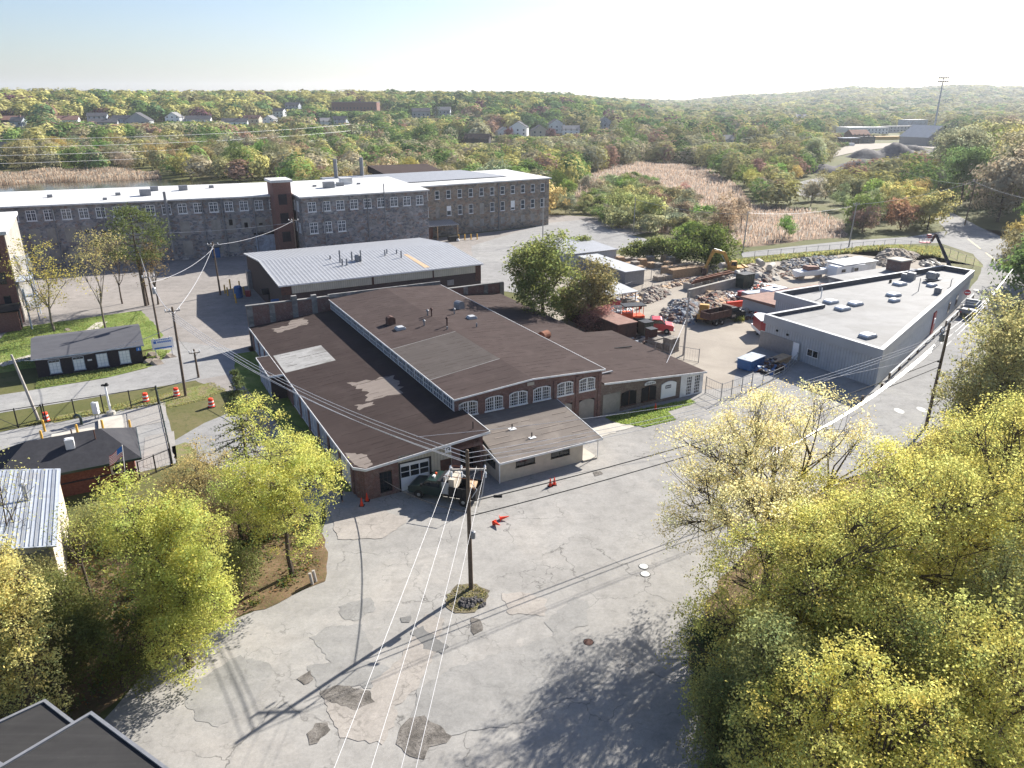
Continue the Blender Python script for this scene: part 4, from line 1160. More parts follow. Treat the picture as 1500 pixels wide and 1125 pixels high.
# the ribbing of the front is across its own length: its faces take the turned sheet
mside = ribbed('ribbed wall across', (.4, .42, .445), .42, .6, 0, .8, 1)
w.m = [1 if i in (0, 2) else 0 for i in range(6)]
w.build("wall", [mside, M['rib_gray']], gb)
def inset(P, d):
    out = []
    n = len(P)
    for i in range(n):
        p0, p1, p2 = Vector(P[i - 1]), Vector(P[i]), Vector(P[(i + 1) % n])
        d1 = (p1 - p0).normalized(); d2 = (p2 - p1).normalized()
        n1 = Vector((-d1.y, d1.x)); n2 = Vector((-d2.y, d2.x))
        bis = (n1 + n2).normalized()
        out.append(tuple(p1 + bis * (d / max(.3, bis.dot(n1)))))
    return out
PO, PI = inset(GP, -.25), inset(GP, .3)
w = MB()
for i in range(6):
    a, b, c, d = PO[i], PO[(i + 1) % 6], PI[(i + 1) % 6], PI[i]
    w.add([(a[0], a[1], 3.65), (b[0], b[1], 3.65), (b[0], b[1], 4.9), (a[0], a[1], 4.9), (d[0], d[1], 3.65), (c[0], c[1], 3.65), (c[0], c[1], 4.9), (d[0], d[1], 4.9)],
          [(0, 1, 2, 3), (3, 2, 6, 7), (1, 0, 4, 5)])
    w.add([(d[0], d[1], 3.65), (c[0], c[1], 3.65), (c[0], c[1], 4.9), (d[0], d[1], 4.9)], [(1, 0, 3, 2)], 1)
w.build("parapet", [M['fascia_gray'], M['membrane']], gb)
w = MB(); PI2 = inset(GP, .22); w.prism(PI2, 3.7, 4.12); w.build("roof", M['roof_pale'], gb)
w = MB(); w.prism([(63.0, 12.3), (73.8, 12.3), (73.8, 14.18), (63.0, 14.18)], 4.0, [4.13, 4.13, 4.42, 4.42]); w.build("roof_cricket", M['roof_pale'], gb)["label"] = "sloped strip of roof along the parapet step"
def sky_at(px, py, s=(2.0, 1.4)):
    p = G(px, py, 4.3) - SO
    m = MB(); m.box(-s[0] / 2, s[0] / 2, -s[1] / 2, s[1] / 2, 0, .28); o = m.build("skylight", M['fascia_gray'], gb, loc=(p.dot(EX), p.dot(EY), 4.11))
    m = MB(); m.ext([(-s[0] * .48, .281), (s[0] * .48, .281), (s[0] * .4, .46), (0, .54), (-s[0] * .4, .46)], -s[1] * .47, s[1] * .47); m.build("dome", M['white_clean'], o)
for px, py in ((1217, 442), (1234, 452), (1253, 445), (1271, 492), (1309, 432), (1318, 416)): sky_at(px, py)
for px, py, s, h in ((1310, 440, 1.2, .2), (1365, 418, 1.2, .2)): sky_at(px, py, (s * 1.3, 1.0))
def unit_at(px, py, s, h, mat='greymetal', name="roof_unit"):
    p = G(px, py, 4.12) - SO
    m = MB(); m.box(-s / 2, s / 2, -s / 2, s / 2, 0, h); m.box(-s * .42, s * .42, -s * .42, s * .42, h, h + .08)
    m.box(-s * .55, s * .55, -s * .3, s * .3, -.05, .12)
    return m.build(name, M[mat], gb, loc=(p.dot(EX), p.dot(EY), 4.12), rz=R(20))
unit_at(1334, 410, 1.2, 1.2); unit_at(1324, 409, .8, .9); unit_at(1373, 430, .9, .9, 'greymetal', 'roof_fan'); unit_at(1304, 414, .35, .4, 'dark', 'vent')
p = G(1366, 411, 4.12) - SO
m = MB(); m.cbox((0, 0, .25), (3.2, 1.2, .12)); m.lathe([(.2, 0), (.75, .2), (.75, 1.1), (.5, 1.3)], (-.7, 0, .3), 12); m.lathe([(.15, 0), (.5, .15), (.5, .8), (.3, .95)], (1.1, .2, .3), 12)
m.build("roof_fan", M['greymetal'], gb, loc=(p.dot(EX), p.dot(EY), 4.1))
p = G(1345, 427, 4.12) - SO; m = MB(); m.tube([(0, 0, 0), (0, 0, 2.2)], .06, 6); m.build("vent_pipe", M['greymetal'], gb, loc=(p.dot(EX), p.dot(EY), 4.1))
p = G(1392, 420, 4.12) - SO; m = MB(); m.tube([(0, 0, 0), (0, 0, 1.2), (.3, 0, 1.3)], .06, 6); m.build("vent_pipe", M['greymetal'], gb, loc=(p.dot(EX), p.dot(EY), 4.1))
p = G(1204, 437, 4.12) - SO; m = MB(); m.tube([(0, 0, 0), (0, 0, 1.6)], .08, 6); m.build("vent_pipe", M['white'], gb, loc=(p.dot(EX), p.dot(EY) + .2, 4.1))
m = MB(); 
for u in (-.22, .22): m.tube([(u, -.5, 0), (u, 0, 1.5)], .04, 6)
for k in range(5): m.tube([(-.22, -.42 + .09 * k, .25 + .26 * k), (.22, -.42 + .09 * k, .25 + .26 * k)], .03, 5)
m.build("roof_ladder", M['steel'], gb, loc=(82.0, 22.6, 4.1))
g = MB(); g.box(-.06, 0, -.5, .5, 0, 2.35); dr = g.build("door", M['white_clean'], gb, loc=(62.24, 8.9, 0))
g = MB(); g.box(-.09, -.06, -.58, -.5, 0, 2.4); g.box(-.09, -.06, .5, .58, 0, 2.4); g.box(-.09, -.06, -.58, .58, 2.35, 2.45); g.build("frame", M['fascia_gray'], dr)
g = MB(); g.lathe([(.04, -.08), (.05, 0)], (-.06, -.4, 1.05), 8, axis='x'); g.build("handle", M['black'], dr)
g = MB(); g.box(-.04, .02, -.9, .9, 1.2, 2.1); wd = g.build("window", M['glass'], gb, loc=(62.28, 6.2, 0))
g = MB()
for u in (-.9, -.04, .82): g.box(-.08, -.041, u, u + .08, 1.2, 2.1)
g.box(-.1, -.041, -.95, .95, 1.12, 1.2); g.box(-.08, -.041, -.9, .9, 2.05, 2.12); g.build("frame", M['white'], wd)
g = MB(); g.box(-.04, .0, -3.0, 2.9, 0, 2.5); g.build("grey_panel", M['greymetal'], gb, loc=(62.23, 12.4, -.1))
for px, py in ((1143, 484), (1157, 489)):
    pass
g = MB(); g.cbox((62.2, 10.6, 3.0), (.16, .3, .25)); g.cbox((62.2, 12.4, 3.1), (.16, .3, .25)); g.build("wall_lamp", M['dark'], gb)
sd = Vector((52.4, 21.1)).normalized(); sn = Vector((sd.y, -sd.x)); sang = math.atan2(sd.y, sd.x)
def side_pt(t, off=0): return (62.6 + sd.x * t + sn.x * off, -3.1 + sd.y * t + sn.y * off)
x, y = side_pt(29, .04); g = MB(); g.box(-.75, .75, -.14, .03, 0, 3.3); rd = g.build("red_doorway", M['red_dark'], gb, loc=(x, y, 0), rz=sang)
g = MB(); g.box(-.42, .42, -.2, -.141, 1.6, 2.3); g.build("notice", M['white'], rd)
for t in (40, 46):
    x, y = side_pt(t, .02); g = MB(); g.box(-.7, .7, -.05, .02, .8, 2.6); g.build("window", M['glass'], gb, loc=(x, y, 0), rz=sang)
# lower sheds joined to its back
an = site_thing("rear_shed", "low shed with a faded brown red roof against the back of the grey building", "shed")
g = MB(); g.box(74, 94, 23.35, 30.5, -.3, 2.2); g.build("wall", M['fascia_gray'], an)
g = MB(); g.prism([(73.6, 23.4), (94.4, 23.4), (94.4, 30.8), (73.6, 30.8)], 2.2, [2.7, 2.7, 2.45, 2.45]); g.build("roof", M['redroof'], an)
an = site_thing("rear_extension", "pale flat roofed extension with a square brick chimney behind the grey building", "extension")
g = MB(); g.box(94.8, 113.8, 23.4, 31, -.3, 3.0); g.build("wall", M['fascia_gray'], an)
g = MB(); g.box(94.6, 114, 23.35, 31.3, 3.0, 3.4); g.build("roof", M['roof_pale'], an)
g = MB(); g.box(108.6, 111.4, 27.2, 30, 3.38, 5.3); ch = g.build("chimney", M['brick'], an)
g = MB(); g.box(108.4, 111.6, 27.0, 30.2, 5.3, 5.5); g.build("cap", M['concrete'], ch)

# ------------------------------------------------------------------ small black building, pump house, sheds and the brick block on the left
bb = site_thing("black_building", "small dark brick building with four white shuttered windows under a grey gable roof", "building")
gw = gable_walls(-26.4, -14.4, 49, 59.4, 2.55, 3.6); gw.build("wall", M['brick_dark'], bb)
gable(bb, -26.4, -14.4, 49, 59.4, 2.62, 3.75, .35, 'shingle_grey')
for i, x in enumerate((-24.4, -21.75, -19.1, -16.5)):
    g = MB(); g.box(-.62, .62, -.06, .03, .35, 2.0 if i > 1 else 1.72); o = g.build("window", M['white_clean'], bb, loc=(x, 48.98, 0))
    g = MB()
    for u in (-.64, .58): g.box(u, u + .07, -.1, -.061, .3, 2.05)
    g.box(-.64, .65, -.1, -.061, 2.0, 2.07); g.box(-.7, .7, -.14, -.061, .26, .35)
    for u in (-.2, .2): g.box(u - .015, u + .015, -.075, -.061, .35, 2.0)
    for z in (.75, 1.15, 1.55): g.box(-.6, .6, -.074, -.062, z, z + .02)
    g.build("frame", M['bluewhite'], o)
    if i < 2:
        g = MB(); g.box(-.6, .6, -.05, .02, 1.73, 2.0); g.build("pane", M['glass'], o)
g = MB(); g.box(-.28, .28, -.05, .0, 1.75, 2.2); o = g.build("wall_plaque", M['sign_blue'], bb, loc=(-14.75, 48.97, 0)); g = MB(); g.box(-.05, .05, -.06, -.051, 1.83, 2.12); g.box(-.1, .1, -.06, -.052, 1.83, 1.88); g.build("mark", M['white'], o)
g = MB(); g.box(-.25, .25, -.03, .0, 1.3, 1.5); g.build("name_plate", M['white'], bb, loc=(-20.5, 48.98, 0))
g = MB(); edge = MB(); edge.box(-26.76, -14.04, 48.6, 48.66, 2.38, 2.52); edge.build("gutter", M['bluewhite'], bb)

ph = site_thing("pump_house", "orange brick pump house with a dark shingled hip roof and green eaves", "pump house")
g = MB(); g.box(-27.6, -17.2, 13.2, 19.4, -.3, 2.5); g.build("wall", M['brick_pump'], ph)
E0 = [(-28.2, 12.5), (-16.6, 12.5), (-16.6, 20), (-28.2, 20)]
r = MB(); r.add([(*E0[0], 2.62), (*E0[1], 2.62), (*E0[2], 2.62), (*E0[3], 2.62), (-25.2, 16.2, 4.6), (-19.4, 16.2, 4.6)], [(0, 1, 5, 4), (1, 2, 5), (2, 3, 4, 5), (3, 0, 4), (3, 2, 1, 0)])
hr = r.build("roof", M['shingle'], ph)
f = MB(); edge_trim(f, [E0[0], E0[1], E0[2], E0[3], E0[0]], lambda x, y: 2.6, .18, .05, .03); f.build("eave", M['darkgreen'], hr)
g = MB(); g.box(-.35, .35, -.3, .3, 0, .9); g.box(-.25, .25, -.2, .2, .9, .96); g.build("roof_vent", M['white'], ph, loc=(-21.9, 14.9, 3.75))
for x, y in ((-19.9, 15.2), (-21.7, 16.4)):
    g = MB(); g.tube([(x, y, 3.9), (x, y, 4.95)], .06, 6); g.build("vent_pipe", M['rust_dark'], ph)
g = MB(); g.box(-.45, .45, -.35, 0, 0, .8); ac = g.build("air_conditioner", M['cream'], ph, loc=(-18.7, 13.2, 1.35))
g = MB(); g.lathe([(.3, -.365), (.3, -.352)], (0, 0, .4), 14, axis='y'); g.build("fan_grille", M['dark'], ac)
g = MB(); g.box(-27.6, -17.1, 13.12, 13.199, 1.2, 1.32); g.box(-20.4, -20.2, 13.1, 13.198, -.2, 1.2); g.build("brick_band", M['brick_dark'], ph)

ms = site_thing("metal_shed", "shed with a pale seamed metal roof and cream side wall below the pump house", "shed")
gw = MB(); gw.ext([(-34, -.3), (-22.7, -.3), (-22.7, 4.4), (-28.5, 5.6), (-34, 4.4)], -3.4, 8.9); gw.build("wall", M['cream'], ms)
gable(ms, -34, -22.7, -3.4, 8.9, 4.55, 5.8, .25, 'rib_roof_x', .1, "roof", 'y')
g = MB()
for k in range(24): g.box(-28.45 + k * .25, -28.42 + k * .25, -3.5, 8.95, 5.81 - .216 * (k * .25) , 5.86 - .216 * (k * .25))
g.build("roof_seam", M['steel'], ms)
g = MB(); g.tube([(-24.4, 3.4, 4.8), (-24.4, 3.4, 6.2)], .16, 8); g.lathe([(.26, 0), (.28, .1), (.05, .22)], (-24.4, 3.4, 6.18), 10); g.build("stove_pipe", M['steel'], ms)
g = MB(); g.box(-33, -22.9, -3.5, -3.42, -.2, 4.3); g.build("dark_front", M['greymetal'], ms)

for nm, lab, pts, z in (("flat_roof_building", "taller dark flat roofed building with pale roof edging at the bottom left corner", [(133, 1045), (245, 1128), (160, 1230), (-10, 1130)], 8.0),
                        ("flat_roof_building", "dark flat roofed building with pale edging tucked behind the taller flat roof", [(65, 1027), (112, 1063), (20, 1130), (-60, 1085)], 7.2)):
    c = G(*pts[0], z)
    o = thing(nm, lab, "building", (c.x, c.y, 0), 0)
    q = [G(*p, z) - c for p in pts]; q = [(v.x, v.y) for v in q]
    if sum(q[i][0] * q[(i + 1) % 4][1] - q[(i + 1) % 4][0] * q[i][1] for i in range(4)) < 0: q.reverse()
    m = MB(); m.prism(inset(q, .1), -.3, z - .2); m.build("wall", M['brick_brown'], o)
    m = MB(); m.prism(inset(q, .05), z - .2, z - .04); m.build("roof", M['roof_dark'], o)
    m = MB(); a = inset(q, -.08); b = inset(q, .06)
    for i in range(4):
        j = (i + 1) % 4
        m.add([(*a[i], z - .25), (*a[j], z - .25), (*a[j], z + .04), (*a[i], z + .04), (*b[i], z - .25), (*b[j], z - .25), (*b[j], z + .04), (*b[i], z + .04)], [(0, 1, 2, 3), (5, 4, 7, 6), (3, 2, 6, 7), (1, 0, 4, 5)])
    m.build("roof_edge", M['greymetal'], o)

lb = site_thing("brick_block", "tall pinkish brick block with white capped roof and outside fire stairs at the left", "building")
g = MB(); g.box(-46, -29.5, 79, 103, -.3, 13.6); g.build("wall", M['brick_left'], lb)
g = MB(); g.box(-29.5, -29.35, 79.1, 103, -.3, 13.5); g.build("side_cladding", M['concrete_dark'], lb)["label"] = "grey rendered side wall"
g = MB(); g.box(-46.2, -29.0, 78.6, 103.3, 13.6, 14.1); g.build("roof", M['roof_white'], lb)
for k in range(3):
    for x in (-30.9, -32.6): g = MB(); g.box(x - .45, x + .45, 78.92, 79, 2.6 + 3.6 * k, 4.4 + 3.6 * k); g.build("window", M['glass'], lb)
fs = MB()
for y in (79.0, 83.6): fs.tube([(-27.4, y, 0), (-27.4, y, 9.8)], .09, 6)
for k, (z0, z1, y0, y1) in enumerate(((0, 3.2, 89, 83.6), (3.2, 6.4, 83.6, 79.0), (6.4, 9.6, 89, 83.6))):
    for x in (-29.2, -27.5): fs.tube([(x, y0, z0), (x, y1, z1)], .12, 6)
    for i in range(12): fs.box(-29.2, -27.5, y0 + (y1 - y0) * i / 12 - .12, y0 + (y1 - y0) * i / 12 + .12, z0 + (z1 - z0) * i / 12, z0 + (z1 - z0) * i / 12 + .05)
fs.box(-29.3, -27.3, 78.8, 83.7, 6.35, 6.45); fs.box(-29.3, -27.3, 82.4, 84.4, 3.15, 3.25)
fs.build("fire_stair", M['bluewhite'], lb)
g = MB(); g.box(-34, -29.6, 74.0, 78.9, -.3, 3.0); pb = g.build("porch", M['brick_left'], lb)
g = MB(); g.box(-34.2, -29.3, 73.7, 78.95, 3.0, 3.2); g.build("porch_roof", M['dark'], pb)
g = MB(); g.box(-29.59, -29.5, 75.0, 77, 0, 2.6); g.build("door", M['dark'], pb)
g = MB(); g.tube([(-28.2, 74, 0), (-28.2, 74, 6.2)], .12, 8); g.build("post", M['bluewhite'], lb)

# ------------------------------------------------------------------ utility poles and lines
def pole(base, h, label, arms=(), lean=(0, 0), r=.16, mat='wood_pole', cat="utility pole", azim=None, extras=None, name="utility_pole", group=None):
    o = thing(name, label, cat, base, 0, group)
    top = Vector((lean[0], lean[1], h))
    m = MB(); m.tube([(0, 0, -.3), top * .5, top], [r, r * .85, r * .68], 10); m.lathe([(r * .7, 0), (r * .3, .06)], tuple(top), 10)
    m.build("shaft", M[mat], o)
    o["top"] = tuple(Vector(base) + top)
    for z, L, az in arms:
        c = top * (z / h)
        u = Vector((math.cos(az), math.sin(az), 0)); n_ = Vector((-u.y, u.x, 0))
        a = MB(); a.cbox(c + n_ * (r + .06), (L, .11, .13), az)
        ar = a.build("crossarm", M['wood_grey'], o)
        b = MB()
        for s in (-1, 1): b.tube([c + n_ * (r + .1) + u * (s * L * .3) - Vector((0, 0, .06)), c + n_ * r * .6 - Vector((0, 0, .55))], .02, 5)
        b.build("brace", M['steel'], ar)
        for s in (-.46, -.17, .46):
            i_ = MB(); q = c + n_ * (r + .06) + u * (s * L); i_.lathe([(.03, .05), (.07, .12), (.09, .2), (.05, .26), (.06, .3), (.02, .34)], tuple(q), 8)
            i_.build("insulator", M['porcelain'], ar)
    return o
def span(p, q, sag, r, label, mat='wire', n=14, group=None, name="power_line", cat="cable"):
    p, q = Vector(p), Vector(q)
    pts = [p.lerp(q, t / n) - p - Vector((0, 0, sag * 4 * (t / n) * (1 - t / n))) for t in range(n + 1)]
    m = MB(); m.tube(pts, r, 5)
    return tag(m.build(name, M[mat], loc=p), label, cat, group)

B0 = G(690, 862)
cp = pole(B0, 10.9, "weathered wooden utility pole with one crossarm standing on the grass island in the lot", [(9.35, 2.5, R(2))], (-.05, .0), .17)
m = MB(); m.lathe([(.16, 0), (.18, .05), (.18, .5), (.1, .56)], (.22, -.05, 4.2), 10); m.build("junction_box", M['greymetal'], cp)
m = MB(); m.tube([(.2, -.1, 8.5), (.55, -.1, 8.0), (.2, -.12, 7.4)], .03, 6); m.build("drip_loop", M['wire'], cp)
for u in (-1.15, -.45, 1.15):
    m = MB(); m.lathe([(.05, 0), (.08, .1), (.05, .2), (.08, .3), (.05, .42)], (u, .25, 8.75), 8); m.build("hanging_insulator", M['porcelain'], cp)
m = MB(); m.tube([(1.1, .22, 8.9), (.9, .15, 7.6), (.6, .1, 6.6)], .035, 6); m.build("cable_drop", M['wire'], cp)
top = B0 + Vector((0, 0, 10.7))
PR0 = G(1356, 626)
prp = pole(PR0, 11.4, "tall dark wooden utility pole leaning beside the street in front of the grey building", [(10.6, 2.0, R(40))], (.25, .15), .18)
m = MB(); m.tube([(-.4, -.2, 10.6), (-.9, -.5, 10.3)], .12, 6); m.lathe([(.2, 0), (.24, .06), (.24, .7), (.15, .8)], (-.45, -.2, 9.6), 10); m.build("transformer", M['greymetal'], prp)
m = MB(); m.tube([(.1, .05, 7.3), (-.4, -.3, 7.5)], .09, 6); m.build("bracket", M['black'], prp)
PL2 = G(272, 580); pole(PL2, 10.7, "dark wooden utility pole between the two orange barrels at the street spur", [(10.2, 1.6, R(30))], (.1, .1), .17)
m = MB(); m.lathe([(.25, 0), (.25, .9)], (0, 0, .2), 8)
PL3 = G(236, 508); p3_ = pole(PL3, 10.5, "wooden utility pole with a grey transformer behind the blue and white sign", [(9.9, 1.6, R(30))], (-.1, .1), .16)
m = MB(); m.lathe([(.22, 0), (.26, .05), (.26, .8), (.16, .9)], (.38, .1, 7.6), 10); m.build("transformer", M['steel'], p3_)
PL4 = G(218, 447); pole(PL4, 9.4, "thin wooden utility pole on the park lawn beside the tall pine", [], (-.3, .1), .15)
PL5 = G(291, 553); pole(PL5, 3.7, "short wooden stub pole with a bracket standing in the street spur", [(3.2, 1.3, R(20))], (-.05, 0), .15)
PL6 = G(57, 615); pole(PL6, 7.3, "pale weathered wooden pole leaning by the iron gate", [], (-1.5, .4), .17, 'wood_grey')
PL1 = G(323, 432); pole(PL1, 9.4, "wooden utility pole in the mill yard left of the metal warehouse", [(8.9, 1.8, R(20))], (-.1, 0), .17)
PMD = G(436, 386); pole(PMD, 9.5, "wooden utility pole with a crossarm beside the mill's stair tower", [(9.0, 2.0, R(10))], (0, 0), .16)
PMR = G(795, 352); pole(PMR, 10.3, "pale wooden pole in front of the far end of the stone mill", [], (0, 0), .15, 'wood_grey')
PSY = G(1001, 520); pole(PSY, 8.7, "bare pale grey wooden pole at the edge of the salvage yard", [], (.1, 0), .15, 'wood_grey')
m = MB(); m.tube([(0, 0, 0), (0, 0, .7)], .15, 8)
PY1 = G(1243, 362); pole(PY1, 10.3, "pale utility pole beside the back street at the marsh", [(9.9, 1.4, R(0))], (.3, .0), .17, 'wood_grey')
PY2 = G(1413, 330); pole(PY2, 12.4, "dark utility pole leaning over the street bend by the far trees", [(12.0, 1.6, R(20))], (.6, .2), .18)
PY3 = G(1088, 370); pole(PY3, 9.2, "pale utility pole half hidden in the marsh willows", [], (.2, .0), .16, 'wood_grey')
PY4 = G(928, 340); pole(PY4, 9.0, "grey utility pole among shrubs by the mill's side road", [], (0, .0), .15, 'wood_grey')
PY5 = G(1322, 285); pole(PY5, 8.5, "dark utility pole among marsh trees below the dirt piles", [], (.2, .0), .16)
PV = G(868, 470); pv = pole(PV, 7.8, "dark pole with a rusty transformer wrapped in vines behind the factory roof", [(7.4, 2.4, R(15)), (6.0, 2.0, R(15))], (-.1, 0), .15)
m = MB(); m.lathe([(.3, 0), (.34, .06), (.34, .95), (.2, 1.05)], (.45, -.2, 4.1), 10); m.build("transformer", M['rust'], pv)
gB = "wires of the big line across the lot"
u_ = Vector((math.cos(R(2)), math.sin(R(2)), 0)); n_ = Vector((-u_.y, u_.x, 0))
for s, ex, nm in ((-1.15, (440, 1250), "leftmost"), (-.42, (505, 1250), "second from the left"), (.55, (556, 1250), "third from the left"), (1.15, (580, 1250), "rightmost")):
    a = B0 + Vector((0, 0, 9.6)) + u_ * s + n_ * .2
    span(a, G(*ex, 9.9), .12, .009, "white wire of the four running from the crossarm towards the camera, %s" % nm, 'wire', 14, gB)
for k, (dz, dx) in enumerate(((0, 0), (-.35, .1), (-.75, 0), (-.55, -.2))):
    a = top + Vector((dx, 0, dz)); b = PL2 + Vector((0, 0, 10.2 - k * .3))
    mid = ("topmost", "second", "lowest", "third")[k]
    span(a, b, 1.5, .022, "white overhead wire above the low factory roof, %s of four" % mid, 'wire', 18, "wires above the low roof")
    c = PR0 + Vector((-.2, 0, 10.4 - k * .25))
    if k < 3: span(a, c, 1.3, .018, "white overhead wire between lot pole and leaning street pole, %s of three" % ("topmost", "middle", "lowest")[k], 'wire', 18, "wires above the annex")
for k, (z0, z1, sg) in enumerate(((7.0, 7.6, .9), (5.9, 6.8, .9))):
    span(B0 + Vector((0, 0, z0)), PR0 + Vector((0, 0, z1)), sg, .04, "black telephone cable crossing the lot, %s one" % ("upper", "lower")[k], 'wire_dark', 18, "black telephone cables")
m = MB(); m.lathe([(.09, 0), (.11, .05), (.11, .55), (.09, .6)], (0, 0, 0), 8, axis='x'); 
q = (B0 + Vector((0, 0, 7.0))).lerp(PR0 + Vector((0, 0, 7.6)), .035); tag(m.build("splice_case", M['dark'], loc=q - Vector((0, 0, .12))), "black splice case hanging on the upper telephone cable", "cable box")
span(B0 + Vector((0, 0, 6.2)), S(1.3, -.1, 1.9), .5, .035, "black service cable drooping from lot pole to the factory's brick corner", 'wire_dark')
span(S(-6, 30, 2.2), S(1.3, -.05, 1.9), .3, .03, "black cable along the side of the factory corner", 'wire_dark')
span(G(610, 640, 4.6) , S(62, -8, 5.2), 1.0, .0201, "thin grey wire passing over the annex roof", 'wire')
for k in range(3):
    span(PR0 + Vector((.25, .15, 10.7 - k * .9)), G(1432, 452, 9.5 - k * .9) + Vector((18, 22, 0)), .8, .011, "white wire along the street beyond the leaning pole, %s of three" % ("topmost", "middle", "lowest")[k], 'wire', 14, "wires along the street")
    span(PR0 + Vector((-.2, 0, 10.1 - k * .3)), G(1075, 690, 9 - k * .4), 1.4, .02, "thick pale cable running from leaning pole down over the oak, %s of three" % ("topmost", "middle", "lowest")[k], 'wire', 16, "cable bundle by the grey building")
for a, b, za_, zb_, lab in ((PL2, PL3, 10.2, 10.0, "from the barrel pole to the transformer pole"), (PL3, PL4, 9.9, 9.2, "from the transformer pole to the lawn pole"), (PL2, PL1, 9.8, 8.9, "from the barrel pole to the mill yard pole"),
                            (PL1, PMD, 8.9, 9.0, "from the mill yard pole to the tower pole"), (PL3, PL1, 9.2, 8.4, "from the transformer pole to the mill yard pole"), (PL6, PL2, 6.8, 8.5, "from the gate pole to the barrel pole"), (PL2, PL5, 8.0, 3.4, "down to the stub pole"), (PMD, S(-20, 121, 7), 8.6, 0, "from the tower pole along the mill"),
                            (PY1, PY2, 9.8, 11.8, "between marsh pole and street bend"), (PY1, PY3, 9.6, 8.9, "across the marsh edge"), (PY2, G(1560, 300, 12), 11.8, 0, "from street bend to the right"), (PY5, PY2, 8, 11, "over the marsh trees"), (PY3, PY4, 8.6, 8.4, "over the marsh willows")):
    span(a + Vector((0, 0, za_)), b + Vector((0, 0, zb_)), .9, .03, "grey overhead wire %s" % lab, 'wire', 12)
span(PSY + Vector((0, 0, 5.2)), S(40, 9, 2.7), .05, .03, "pale guy wire from the grey yard pole down to the factory roof", 'wire')
# white lamp post and pump yard pieces
lp = thing("lamp_post", "short white lamp post on a round concrete foot in the pump yard", "lamp post", G(163, 607))
m = MB(); m.lathe([(.45, 0), (.45, .35), (.3, .4)], n=12); m.build("foot", M['concrete'], lp)
m = MB(); m.tube([(0, 0, .35), (-.05, 0, 3.4)], [.13, .1], 10); m.build("shaft", M['white_clean'], lp)
m = MB(); m.cbox((-.05, 0, 3.45), (.7, .3, .16)); m.cbox((.15, 0, 3.6), (.2, .2, .2)); m.build("lamp_head", M['dark'], lp)
sl = MB(); sl.box(-24.4, -20.5, 23.2, 28.2, -.1, .25); tag(sl.build("concrete_pad", M['concrete'], loc=SO, rz=R(SA)), "long pale concrete tank slab beside the pump house roof", "concrete slab")
sl = MB(); sl.box(-20.1, -17.8, 24.6, 30.4, -.1, .25); tag(sl.build("concrete_pad", M['concrete'], loc=SO, rz=R(SA)), "square pale concrete slab below the white lamp post", "concrete slab")
gp = MB(); gp.tube([(0, 0, 0), (0, 0, .8), (-.1, 0, 1.05), (-.35, 0, 1.15), (-.6, 0, 1.0), (-.65, 0, .75)], .14, 10); tag(gp.build("vent_pipe", M['darkgreen'], loc=G(120, 622)), "dark gooseneck vent pipe beside the concrete slab", "vent pipe")
for px, py, lab in ((66, 632, "yellow bollard left of the concrete slab"), (63, 648, "yellow bollard at the corner of the pump house roof"), (115, 639, "yellow bollard standing between the two slabs"), (152, 632, "yellow bollard at the near edge of the square slab"), (192, 632, "yellow bollard beside the gravel bed")):
    m = MB(); m.tube([(0, 0, 0), (0, 0, 1.25)], .12, 10); m.lathe([(.12, 0), (.1, .06), (.02, .1)], (0, 0, 1.24), 10)
    tag(m.build("bollard", M['yellow'], loc=G(px, py)), lab, "bollard", "yellow bollards of the pump yard")
cb = thing("control_cabinet", "narrow white control cabinet on legs beside the iron fence", "cabinet", G(143, 613))
m = MB(); m.box(-.3, .3, -.2, .2, .6, 1.9); m.build("case", M['white'], cb)
for u in (-.22, .22): m = MB(); m.box(u - .04, u + .04, -.05, .05, 0, .6); m.build("leg", M['steel'], cb)
# black iron fence round the pump yard
def iron_fence(pts, h, label, step=2.6, mesh=False, gate=False, mat='black', cat="fence", name="iron_fence", group=None, rail_mid=False):
    o = thing(name, label, cat, pts[0], 0, group)
    o0 = Vector(pts[0])
    P_, R_, X_ = MB(), MB(), MB()
    for a, b in zip(pts[:-1], pts[1:]):
        a, b = Vector(a) - o0, Vector(b) - o0
        n_ = max(1, round((b - a).length / step))
        for i in range(n_ + 1):
            p = a.lerp(b, i / n_); P_ = MB(); P_.tube([p, p + Vector((0, 0, h))], .065 if mat == 'black' else .05, 6); P_.lathe([(.06, 0), (.02, .08)], tuple(p + Vector((0, 0, h))), 6)
            if i < n_ or b == Vector(pts[-1]) - o0: P_.build("post", M[mat], o)
        for z in ((.12, h - .06) if not rail_mid else (.12, h * .5, h - .06)): R_.tube([a + Vector((0, 0, z)), b + Vector((0, 0, z))], .042 if mat == 'black' else .028, 5)
        if gate:
            for i in range(n_):
                p, q = a.lerp(b, i / n_), a.lerp(b, (i + 1) / n_)
                X_.tube([p + Vector((0, 0, h - .06 if i % 2 else .12)), q + Vector((0, 0, .12 if i % 2 else h - .06))], .032, 5)
        if mesh:
            L = (b - a).length; k = int(L / .35)
            for i in range(k): 
                p = a.lerp(b, (i + .5) / k); X_.tube([p + Vector((0, 0, .1)), p + Vector((0, 0, h - .08))], .008, 3, caps=False)
    R_.build("rail", M[mat], o)
    if X_.v: X_.build("brace" if gate else "wire_mesh", M[mat], o)
    return o
iron_fence([S(-42, 32.5), S(-25.2, 32.4)], 2.2, "black iron sliding gate with diagonal braces across the pump yard entrance", 2.5, gate=True, name="iron_gate", cat="gate")
iron_fence([S(-25, 32.45), S(-14, 32.4)], 2.2, "black iron fence along the green verge of the pump yard", 2.7)
iron_fence([S(-13.9, 32.3), S(-14, 23), S(-14.1, 15.2)], 2.3, "dark green mesh fence on the right side of the pump yard", 2.2, mesh=True, mat='darkgreen')
iron_fence([S(-14.2, 15.1), S(-17, 13.6)], 1.8, "short black mesh fence at the pump house corner", 1.5, mesh=True)
